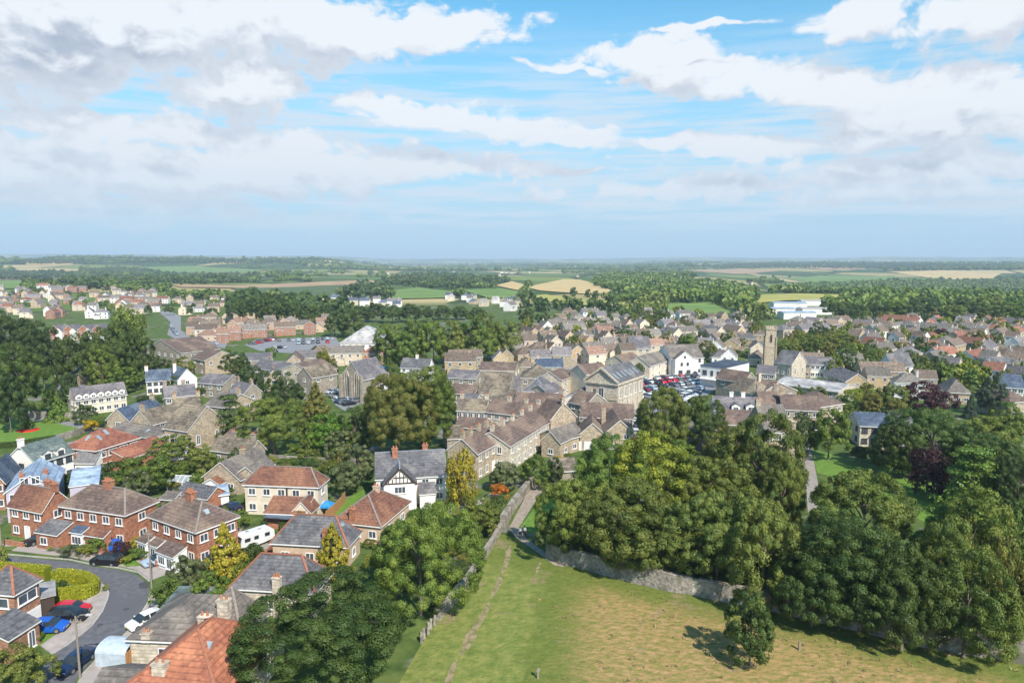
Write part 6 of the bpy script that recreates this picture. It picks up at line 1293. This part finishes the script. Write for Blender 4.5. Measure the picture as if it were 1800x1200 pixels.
# ------------------------------------------------------------------ the rest of the town, house by house
rh = random.Random(77)
def inpoly(x, y, poly):
    c = False
    for (x1, y1), (x2, y2) in zip(poly, poly[1:] + poly[:1]):
        if (y1 > y) != (y2 > y) and x < (x2 - x1) * (y - y1) / (y2 - y1) + x1: c = not c
    return c
def pick(poly, n, r, seed, jit=1.0):
    """n spots spread evenly over a region outlined in the photo, clear of what stands there"""
    rg = random.Random(seed); xs = [p[0] for p in poly]; ys = [p[1] for p in poly]; out = []; tries = 0
    while len(out) < n and tries < n * 60:
        tries += 1; x, y = rg.uniform(min(xs), max(xs)), rg.uniform(min(ys), max(ys))
        if not inpoly(x, y, poly): continue
        p = P(x, y)
        if not free(p.x, p.y, r): continue
        OCC.append((p.x, p.y, r)); out.append(p)
    return out
HV = []
def variants():
    for L, D, e, r, kind in ((9, 7.5, 4.7, 2.5, 'gable'), (13, 8, 4.7, 2.6, 'gable'), (10, 9, 2.7, 2.8, 'gable'), (11, 9, 4.6, 2.6, 'hip'), (8, 9, 4.8, 2.9, 'gablef'), (12, 9, 2.7, 2.9, 'hip'), (17, 8, 4.8, 2.6, 'gable')):
        t = empty('house', (0, 0, 0)); w, rf = block(t, 0, 0, L, D, e, r, kind, 'wall_any', 'roof_any', over=.3)
        m = MB(); xx = L * .3; zt = e + r + .9
        for s in (1,):
            yy = 0; m.box((s * xx * (1 if kind != 'gablef' else 0), yy + (D * .3 if kind == 'gablef' else 0), e + r * .4), (.8, .55, zt - e - r * .4), 0, base=True); m.tube([(s * xx * (1 if kind != 'gablef' else 0), yy + (D * .3 if kind == 'gablef' else 0), zt), (s * xx * (1 if kind != 'gablef' else 0), yy + (D * .3 if kind == 'gablef' else 0), zt + .45)], .15, 6, 1)
        ww, wr = block(t, -L * .22, -D / 2 - 1.2, L * .38, 2.4, 2.4, 1.0, 'lean' if kind != 'gable' else 'gablef', 'wall_any', 'roof_any', names=('wing', 'wing_roof'), over=.2)
        HV.append((L, D, e, r, kind, w.data, rf.data, m.mesh('chimney', ['wall_any', 'pot']), ww.data, wr.data))
        for o in (w, rf, wr, ww, t): bpy.data.objects.remove(o)
    m = MB(); m.box((0, -.03, 0), (1.35, .1, 1.2), 0); m.box((-.3, -.06, 0), (.55, .08, 1.0), 1); m.box((.3, -.06, 0), (.55, .08, 1.0), 1); return m.mesh('window', ['trim', 'glass'])
WSM = variants()
WC = {'cream': (.62, .53, .41), 'white': (.74, .72, .69), 'tan stone': (.44, .34, .21), 'grey stone': (.33, .28, .21), 'brick': (.34, .18, .125), 'orange': (.42, .29, .21), 'buff': (.54, .41, .29)}
RC = {'brown': (.15, .115, .09), 'grey': (.165, .147, .13), 'purple': (.16, .146, .15), 'red': (.24, .11, .075), 'blue slate': (.085, .105, .145), 'orange': (.25, .155, .115), 'pale grey': (.33, .31, .30)}
def autohouse(p, yaw, v, wc, rc, parts, name, group):
    L, D, e, r, kind, wm, rm, cm, gw, gr = HV[v]; t = empty(name, p, yaw); jt = rh.uniform(.86, 1.12); sc = rh.uniform(.66, .88); t.scale = (sc, sc, rh.uniform(.95, 1.05))
    w = link('wall', wm, t); c = WC[wc]; w.color = tuple(min(.85, q * jt) for q in c) + (1,)
    rf = link('roof', rm, t); j2 = rh.uniform(.75, 1.3); c2 = RC[rc]; rf.color = tuple(q * j2 for q in c2) + (1,)
    if rh.random() < .8: ch = link('chimney', cm, rf); ch.color = tuple(q * .8 for q in c) + (1,)
    if kind == 'gable' and L > 9 and rh.random() < .6: ch = link('chimney', cm, rf); ch.location = (-L * .6, 0, 0); ch.color = tuple(q * .8 for q in c) + (1,)
    if rh.random() < .55: g = link('wing', gw, t); g.color = w.color; q = link('wing_roof', gr, g); q.color = rf.color
    if parts:
        cl = Matrix.Rotation(-yaw, 3, 'Z') @ Vector((-p.x, -p.y, 0)); fl = [1.35] if e < 4 else [1.35, e - 1.0]
        for nx, ny, sp_, an in ((0, -1, L, 0), (0, 1, L, R(180)), (1, 0, D, R(90)), (-1, 0, D, R(-90))):
            if nx * cl.x + ny * cl.y < (L if nx else D) / 2: continue
            k = max(1, int(sp_ / 3.6)) if ny else 1
            for i in range(k):
                for z in fl:
                    a = (i + .5) / k - .5; o = link('window', WSM, t); o.location = (a * sp_ if ny else nx * L / 2, ny * D / 2 if ny else a * sp_, z); o.rotation_euler[2] = an
    tag(t, None, 'house', group); AUTO.append((t, '%s %s with %s roof' % (wc if wc in ('brick', 'cream', 'white', 'buff', 'orange') else wc, 'bungalow' if e < 4 else 'house', rc), Vector(p)))
def region(poly, n, seed, yaw, walls, roofs, group, name='town_house', r=6.5, parts=True, v=None):
    FIELDS.append(poly)
    for p in pick(poly, n, r, seed):
        autohouse(p, R(yaw + rh.choice((0, 0, 90)) + rh.uniform(-9, 9)), rh.choice(v) if v else rh.randrange(7), rh.choice(walls), rh.choice(roofs), parts, name, group)
LAND += [(P(395, 592), 'the pale car park'), (P(1490, 600), 'the straight road uphill'), (P(1400, 545), 'the white industrial sheds'), (P(300, 560), 'the curving estate road'), (P(60, 530), 'the left estate green'), (P(1000, 580), 'the hillside houses'), (P(1600, 600), 'the right hillside'), (P(1720, 620), 'the right slope lanes')]
region([(780, 660), (800, 640), (900, 632), (1000, 640), (1000, 650), (900, 660)], 8, 1, 5, ['tan stone', 'grey stone', 'cream'], ['brown', 'purple'], 'houses of the old town', 'old_town_house', 5)
region([(930, 640), (900, 622), (920, 600), (1010, 590), (1110, 600), (1180, 610), (1170, 625), (1060, 640)], 44, 2, 20, ['cream', 'buff', 'tan stone', 'tan stone'], ['orange', 'brown', 'brown', 'grey'], 'red roofed houses behind the market', 'town_house', 4.8)
region([(905, 605), (935, 572), (1000, 556), (1180, 556), (1330, 565), (1300, 612), (1200, 606), (1080, 596), (990, 598)], 70, 3, 25, ['cream', 'tan stone', 'white', 'buff'], ['brown', 'grey', 'purple', 'grey'], 'houses on the slope behind the market', 'town_house', 5)
region([(1230, 640), (1240, 605), (1340, 600), (1340, 640), (1300, 650)], 12, 4, -20, ['cream', 'tan stone', 'white'], ['brown', 'grey', 'purple'], 'houses left of the church tower', 'town_house', 6)
region([(1370, 660), (1380, 640), (1480, 650), (1560, 660), (1640, 690), (1600, 700), (1490, 690), (1440, 662)], 16, 5, -10, ['cream', 'tan stone', 'white', 'grey stone'], ['brown', 'grey', 'purple'], 'houses right of the main street', 'town_house', 6)
region([(1372, 596), (1400, 572), (1490, 570), (1480, 600), (1440, 592)], 14, 6, 30, ['cream', 'buff', 'tan stone'], ['grey', 'purple', 'brown'], 'houses behind the church', 'town_house', 6)
region([(1500, 612), (1520, 576), (1620, 566), (1790, 578), (1800, 640), (1800, 690), (1700, 672), (1640, 650), (1560, 640)], 92, 7, 35, ['cream', 'white', 'buff', 'tan stone'], ['brown', 'grey', 'purple', 'brown', 'red'], 'houses on the right slope', 'hillside_house', 5.2)
region([(-30, 512), (120, 506), (270, 514), (305, 530), (270, 556), (120, 562), (-30, 560)], 78, 8, 12, ['white', 'cream', 'brick', 'buff'], ['purple', 'brown', 'grey', 'purple', 'red'], 'houses of the left estate', 'estate_house', 6.5, v=[0, 1, 3, 4, 6])
region([(300, 530), (420, 524), (430, 548), (330, 556)], 14, 9, 15, ['white', 'cream', 'buff'], ['brown', 'purple'], 'houses of the left estate', 'estate_house', 6.5)
region([(330, 590), (335, 566), (400, 560), (580, 572), (570, 590), (460, 590), (420, 604), (350, 600)], 36, 10, 20, ['orange', 'brick', 'cream', 'buff'], ['orange', 'brown', 'brown', 'grey'], 'orange houses around the pale car park', 'town_house', 5.5)
region([(540, 528), (700, 530), (700, 540), (560, 536)], 14, 11, 10, ['white', 'cream'], ['blue slate', 'purple'], 'new white houses below the copse', 'estate_house', 6, False)
region([(770, 520), (910, 528), (940, 548), (880, 545), (800, 534)], 14, 12, -15, ['cream', 'buff', 'white'], ['pale grey', 'grey', 'blue slate'], 'farm houses and barns beyond the belt', 'estate_house', 7, False)
region([(560, 480), (900, 476), (1300, 500), (1640, 520), (1500, 512), (900, 486)], 14, 13, 10, ['white', 'cream'], ['grey', 'brown'], 'scattered far farmhouses', 'farmhouse', 12, False)
region([(440, 650), (520, 640), (560, 650), (600, 690), (480, 700)], 4, 14, 10, ['grey stone', 'tan stone'], ['purple', 'grey'], 'houses near the church', 'town_house', 6)
region([(560, 628), (720, 625), (760, 640), (600, 640)], 7, 15, 0, ['tan stone', 'orange', 'cream'], ['brown', 'red', 'grey'], 'cottages behind the church', 'town_house', 5)
for i, (x, y, L, D, wd) in enumerate(((1385, 541, 46, 24, 'longest'), (1425, 537, 34, 20, 'farthest'), (1372, 552, 30, 18, 'leftmost'), (1430, 552, 38, 18, 'lowest right'), (1400, 560, 40, 16, 'lowest'), (1532, 549, 30, 14, 'rightmost, lone'))):
    p = P(x, y); t = empty('industrial_shed', p, R(-6 + i * 3)); block(t, 0, 0, L * .62, D * .62, 4.6, .9, 'gable', 'white', 'pale grey' if i % 2 else 'blue metal'); tag(t, 'long white industrial shed, %s of the group beyond the town' % wd, 'shed', 'white industrial sheds'); OCC.append((p.x, p.y, L * .4))
# ------------------------------------------------------------------ garden and street trees among the houses
def scatter_trees(poly, n, seed, kinds, cols, h, r, name='town_tree', group=None, cat='tree', parts=False, sp=3.0):
    rg = random.Random(seed * 13)
    for p in pick(poly, n, sp, seed * 31):
        rr = rg.uniform(*r); tree(name, p.x, p.y, rr, rg.uniform(*h), rg.choice(kinds), rg.choice(cols), None, group, cat, parts, low=.4)
TG = ['mid green', 'olive green', 'dark green', 'yellow green', 'bronze green']
scatter_trees([(905, 620), (935, 565), (1180, 550), (1340, 562), (1320, 640), (1200, 615), (1000, 630)], 84, 1, ['far', 'far', 'mid'], TG, (4.5, 9), (2.3, 4.2), 'slope_tree', 'trees on the slope behind the market', sp=2.2)
scatter_trees([(1370, 610), (1490, 560), (1640, 555), (1800, 570), (1800, 700), (1640, 690), (1540, 660), (1470, 670)], 150, 2, ['far', 'far', 'mid'], TG + ['pale green', 'yellow green'], (4.5, 9.5), (2.4, 4.4), 'hillside_tree', 'trees among the right slope houses', sp=2.2)
scatter_trees([(-20, 515), (270, 515), (420, 525), (560, 560), (330, 596), (280, 560), (-20, 566)], 52, 3, ['far', 'col', 'far'], ['dark green', 'mid green', 'yellow green'], (5, 9), (2.4, 4.4), group='trees of the left estate')
scatter_trees([(430, 640), (560, 625), (760, 640), (640, 690), (480, 700)], 14, 4, ['mid', 'bush'], TG, (3, 7), (1.8, 3.2))
scatter_trees([(250, 700), (420, 690), (430, 740), (400, 790), (300, 800), (260, 780)], 14, 5, ['bush', 'mid'], TG, (1.5, 5), (1.4, 2.8), parts=True)
scatter_trees([(790, 770), (1010, 690), (1110, 700), (1120, 800), (960, 820)], 12, 6, ['bush'], TG, (1.2, 3), (1, 1.8))
scatter_trees([(1280, 690), (1500, 690), (1600, 740), (1490, 760), (1400, 740)], 16, 7, ['mid', 'bush'], TG, (3, 7), (1.6, 3.2))
SHR = 'shrubs in the gardens along the close'
scatter_trees([(270, 850), (420, 900), (560, 930), (480, 985), (430, 1010), (300, 960)], 22, 8, ['bush'], TG + ['golden', 'grey green'], (.7, 2.2), (.7, 1.5), 'garden_shrub', SHR, 'shrub', True, 1.2)
scatter_trees([(60, 955), (250, 960), (340, 985), (300, 1000), (150, 985)], 16, 9, ['bush'], TG + ['grey green', 'golden'], (.6, 1.5), (.6, 1.2), 'garden_shrub', SHR, 'shrub', True, 1.0)
scatter_trees([(120, 850), (330, 820), (430, 790), (600, 800), (640, 850), (580, 845), (420, 860), (300, 870)], 34, 10, ['bush', 'bush', 'mid'], TG, (1.2, 4), (1.2, 2.6), 'garden_shrub', SHR, 'shrub', True, 1.6)
scatter_trees([(600, 930), (800, 900), (870, 900), (850, 960), (800, 1040), (740, 1100), (640, 1080)], 26, 11, ['bush'], TG, (1.0, 3), (1, 2.2), 'garden_shrub', SHR, 'shrub', True, 1.4)
scatter_trees([(1670, 800), (1800, 800), (1800, 950), (1700, 930)], 9, 12, ['mid', 'bush'], ['dark green', 'deep green', 'mid green'], (3, 7), (2, 4), 'park_tree', None, 'tree', True, 2.0)
scatter_trees([(970, 960), (1200, 1010), (1400, 1060), (1780, 1140), (1790, 1040), (1400, 960), (1000, 930)], 34, 13, ['bush'], ['dark green', 'deep green', 'olive green'], (1.5, 4), (1.6, 3), 'undergrowth_bush', 'bushes under the sycamores', 'bush', True, 1.6)
# ------------------------------------------------------------------ cars on the market place and in the car parks
rc_ = random.Random(4)
def car_row(a, b, yaw, group, skip=.05):
    A, B = P(*a), P(*b); d = B - A; n = max(1, int(d.length / 2.35)); base = math.atan2(d.y, d.x) + R(yaw)
    for i in range(n):
        if rc_.random() < skip: continue
        p = A.lerp(B, (i + .5) / n)
        car(p.x, p.y, base + rc_.choice((0, math.pi)) + rc_.uniform(-.06, .06), rc_.choice(['black', 'black', 'dark blue', 'silver', 'silver-blue', 'silver-blue', 'white', 'white', 'grey', 'grey', 'grey', 'red', 'silver', 'dark red']), rc_.choice(['hatch', 'hatch', 'saloon', 'suv']), None, group, False, .035)
MKT = 'cars parked on the market place'
for a, b in (((1116, 668), (1142, 663)), ((1146, 657), (1228, 655)), ((1150, 667), (1222, 663)), ((1118, 690), (1150, 684)), ((1160, 682), (1228, 673)), ((1116, 700), (1160, 694)), ((1170, 697), (1232, 684)), ((1236, 668), (1296, 657)), ((1190, 706), (1224, 692)), ((1250, 662), (1292, 654)), ((1140, 702), (1200, 690)), ((1150, 675), (1215, 668)), ((1200, 660), (1228, 659)), ((1240, 676), (1282, 665)), ((1118, 678), (1146, 672))): car_row(a, b, 80, MKT)
for x, y in ((1116, 778), (1117, 762), (1118, 750), (1117, 741)): p = P(x, y); car(p.x, p.y, R(88), rc_.choice(['red', 'silver', 'dark blue']), 'hatch', None, 'cars parked in the lane mouth', False, .035)
for a, b in (((578, 690), (642, 700)), ((586, 697), (632, 708)), ((596, 706), (618, 713))): car_row(a, b, 85, 'cars in the small car park', .05)
for a, b in (((440, 606), (482, 597)), ((486, 600), (588, 596)), ((478, 613), (504, 611)), ((520, 605), (580, 602))): car_row(a, b, 85, 'cars in the pale car park')
for a, b in (((300, 575), (312, 590)), ((325, 598), (380, 606)), ((1478, 606), (1488, 594))): car_row(a, b, 5, 'cars along far streets', .4)
# ------------------------------------------------------------------ woods, copses and hedgerows too many to count
FB = {}
def far_unit(seed, n=46):
    rng = np.random.default_rng(seed); d = unit(rng.normal(size=(n, 3)) + np.array([0, 0, .25])); return d * rng.uniform(.7, 1.02, (n, 1)), unit(d + .5 * rng.normal(size=(n, 3))), rng.random(n)
FU = [far_unit(i) for i in range(6)]
def mass(name, spots, colour, label, big=1.0, n=46):
    rng = np.random.default_rng(len(spots) + 3); Ps, Ns, Ss, Ts = [], [], [], []
    for (x, y, r, h) in spots:
        p, nn, t = FU[rng.integers(0, 6)]; z = terr(x, y); Ps.append(p * np.array([r, r, h * .55]) + np.array([x, y, z + h * .5])); Ns.append(nn); Ss.append(np.full(len(p), r * .42) * rng.uniform(.7, 1.3, len(p))); Ts.append(np.clip(t * .5 + rng.random() * .5, 0, 1))
    me = quads(np.concatenate(Ps), np.concatenate(Ns), np.concatenate(Ss), .75, rng, np.concatenate(Ts), name, 'leaf')
    o = link(name, me); o.color = GREENS[colour] + (1,); struct(o, label, 'stuff'); return o
def fill(poly, spacing, seed, h=(5.5, 13.5), jit=.5):
    """tree spots covering a region, evenly in the photo, at real heights"""
    rg = random.Random(seed); xs = [p[0] for p in poly]; ys = [p[1] for p in poly]; out = []; y = min(ys)
    while y < max(ys):
        x = min(xs); D0 = P((min(xs) + max(xs)) / 2, y).y; st = max(2.2, spacing * 1200 / D0)
        while x < max(xs):
            xx, yy = x + rg.uniform(-jit, jit) * st, y + rg.uniform(-.5, .5) * max(.6, st * .22)
            if inpoly(xx, yy, poly):
                p = P(xx, yy)
                if free(p.x, p.y, 2.5): hh = rg.uniform(*h); out.append((p.x, p.y, hh * rg.uniform(.42, .6), hh))
            x += st
        y += max(.9, st * .24)
    return out
WOODS = [([(120, 497), (150, 478), (200, 470), (240, 473), (310, 484), (400, 484), (455, 484), (462, 496), (310, 503), (230, 508), (160, 510), (60, 508), (40, 498)], 'dark green', 'dark wood on the ridge left of the estate'),
         ([(595, 525), (618, 506), (660, 505), (690, 512), (690, 526)], 'deep green', 'dark copse beside the new white houses'), ([(665, 500), (690, 488), (760, 484), (840, 488), (900, 496), (812, 510), (740, 506)], 'dark green', 'wood behind the bright pastures'),
         ([(1040, 503), (1060, 484), (1120, 487), (1300, 503), (1335, 520), (1320, 548), (1290, 552), (1255, 533), (1168, 536), (1120, 524), (1075, 512)], 'mid green', 'large wood behind the meadow'), ([(1100, 552), (1120, 528), (1168, 530), (1172, 552)], 'olive green', 'copse left of the green meadow'),
         ([(1330, 516), (1400, 505), (1500, 500), (1640, 495), (1830, 494), (1830, 556), (1700, 540), (1640, 530), (1580, 522), (1500, 518), (1400, 514)], 'mid green', 'wide valley woods on the right'), ([(1450, 545), (1480, 528), (1560, 520), (1640, 526), (1830, 545), (1830, 570), (1700, 566), (1620, 556), (1560, 560)], 'mid green', 'tree belt above the right slope houses'),
         ([(1200, 470), (1350, 464), (1500, 463), (1800, 464), (1830, 474), (1600, 474), (1400, 471)], 'dark green', 'dark woods along the far right ridge'), ([(-30, 466), (100, 453), (480, 458), (620, 463), (480, 464), (240, 463)], 'deep green', 'far woods along the left ridge'),
         ([(930, 548), (1000, 540), (1100, 544), (1090, 552), (1000, 550)], 'dark green', 'tree line under the yellow meadow'), ([(905, 545), (916, 518), (930, 520), (938, 545)], 'dark green', 'hedge trees beside the bright pasture'), ([(400, 545), (425, 524), (520, 530), (600, 545), (620, 556), (420, 560)], 'dark green', 'dense belt of trees below the dark pasture'),
         ([(1000, 519), (1100, 525), (1180, 527), (1170, 531), (1060, 527), (1000, 523)], 'dark green', 'hedge between the golden hill and yellow meadow'), ([(-30, 494), (60, 492), (150, 484), (100, 479), (-30, 481)], 'deep green', 'hedge trees on the left edge'), ([(1280, 556), (1310, 540), (1340, 548), (1360, 560), (1320, 568)], 'olive green', 'trees at the end of the meadow')]
for i, (poly, c, lb) in enumerate(WOODS): mass('woodland', fill(poly, 8.5 if min(p[1] for p in poly) > 478 else 12, i), c, lb)
def offield(x, y):
    v = P0(x, y); return not any(inpoly(v[0], v[1] - k, poly) for poly in FIELDS for k in (0, 5, 10, 15))
def P0(x, y): return topx((x, y, terr(x, y)))
def hedgerows():
    rg = random.Random(21); sp = []; 
    for k in range(260):
        d = 700 + 7500 * rg.random() ** 1.8; a = R(rg.uniform(-42, 42)); x, y = d * math.sin(a), d * math.cos(a); ang = rg.choice((.35, .35 + 1.57, rg.uniform(0, 3.14))); n = rg.randint(8, 30)
        for j in range(n):
            s = (j - n / 2) * 7 * (1 + d / 4000); hx, hy = x + math.cos(ang) * s + rg.uniform(-2, 2), y + math.sin(ang) * s + rg.uniform(-2, 2)
            if math.hypot(hx, hy) > 680 and offield(hx, hy): h = rg.uniform(4, 9) * (1 + d / 9000); sp.append((hx, hy, h * rg.uniform(.5, .9), h))
    mass('hedgerow_trees', sp, 'mid green', 'hedgerow trees dividing the far fields')
hedgerows()
def far_copses():
    rg = random.Random(22); sp = []
    for k in range(70):
        d = 1500 + 7500 * rg.random(); a = R(rg.uniform(-42, 42)); x, y = d * math.sin(a), d * math.cos(a)
        for j in range(rg.randint(20, 60)):
            h = rg.uniform(8, 13) * (1 + d / 12000); q = (x + rg.gauss(0, 60 + d / 40), y + rg.gauss(0, 30))
            if offield(*q): sp.append((*q, h * .75, h))
    mass('far_woodland', sp, 'mid green', 'blue-green copses scattered across the far plain')
far_copses()
# tussocks of dry grass on the rough pasture
def tussocks():
    rng = np.random.default_rng(8); px = [(x, y) for x, y in FIELD]; Ps, Ns, Ss, Ts = [], [], [], []; w = [P(x, y) for x, y in px]; poly = [(p.x, p.y) for p in w]; xs = [p[0] for p in poly]; ys = [p[1] for p in poly]
    a, c = P(955, 1190), P(985, 1020); k = (c.x - a.x) / (c.y - a.y); n = 0
    while n < 300:
        x, y = rng.uniform(min(xs), max(xs)), rng.uniform(58, max(ys))
        t = x - (a.x + k * (y - a.y))
        if not inpoly(x, y, poly) or rng.random() > max(.04, min(1, (t + 1) / 9)): continue
        if noise.noise(Vector((x * .18, y * .18, 4))) < rng.uniform(-.45, .25): continue
        n += 1; s = rng.uniform(.14, .32)
        for j in range(5): Ps.append((x + rng.normal() * .16, y + rng.normal() * .1, s * .55)); Ns.append((rng.normal() * .6, rng.normal() * .6 - .3, 1.0)); Ss.append(s); Ts.append(rng.random())
    me = quads(np.array(Ps), np.array(Ns), np.array(Ss), .16, rng, np.array(Ts), 'tussocks', 'leaf'); o = link('dry_grass', me); o.color = (.30, .235, .105, 1); struct(o, 'dry hay coloured tussocks on the rough pasture', 'stuff')
tussocks()
# ------------------------------------------------------------------ the air
def haze():
    m = bpy.data.materials.new('haze_air'); m.use_nodes = True; nt = m.node_tree; nt.nodes.clear(); v = nt.nodes.new('ShaderNodeVolumePrincipled'); v.inputs['Color'].default_value = (.66, .83, 1, 1); v.inputs['Density'].default_value = HAZE; v.inputs['Anisotropy'].default_value = 0
    o = nt.nodes.new('ShaderNodeOutputMaterial'); lk(nt, v.outputs[0], o.inputs['Volume']); mb = MB(); mb.box((0, 0, -60), (56000, 56000, 340), base=True); h = mb.build('haze', [m]); struct(h, 'pale summer haze over the valley', 'stuff')
HAZE = 1.2e-4
haze()
# ------------------------------------------------------------------ labels of the many: kind, then where it stands beside a landmark
ORD = 'nearest,second nearest,third nearest,fourth nearest,fifth nearest,sixth nearest,seventh nearest,eighth nearest,ninth nearest,tenth nearest,eleventh nearest,twelfth nearest'.split(',')
def settle():
    from collections import defaultdict
    g = defaultdict(list); LP = [(q, ph, topx(q)) for q, ph in LAND]
    for o, base, p in AUTO:
        x, y = topx(p); best = min((l for l in LP if (l[0] - p).length > 2.5), key=lambda l: (l[2][0] - x) ** 2 + 4 * (l[2][1] - y) ** 2)
        dx, dy = x - best[2][0], y - best[2][1]
        rel = ('to the right of' if dx > 0 else 'to the left of') if abs(dx) > 1.6 * abs(dy) else ('in front of' if dy > 0 else 'behind')
        g[(base, rel, best[1])].append(((best[0] - p).length, o))
    for (base, rel, ph), it in g.items():
        it.sort(key=lambda q: q[0])
        for i, (d, o) in enumerate(it):
            o['label'] = '%s%s %s %s' % (base, '' if len(it) == 1 else ', ' + (ORD[i] if i < len(ORD) else 'farther') + '', rel.replace('to the ', ''), ph)
settle()
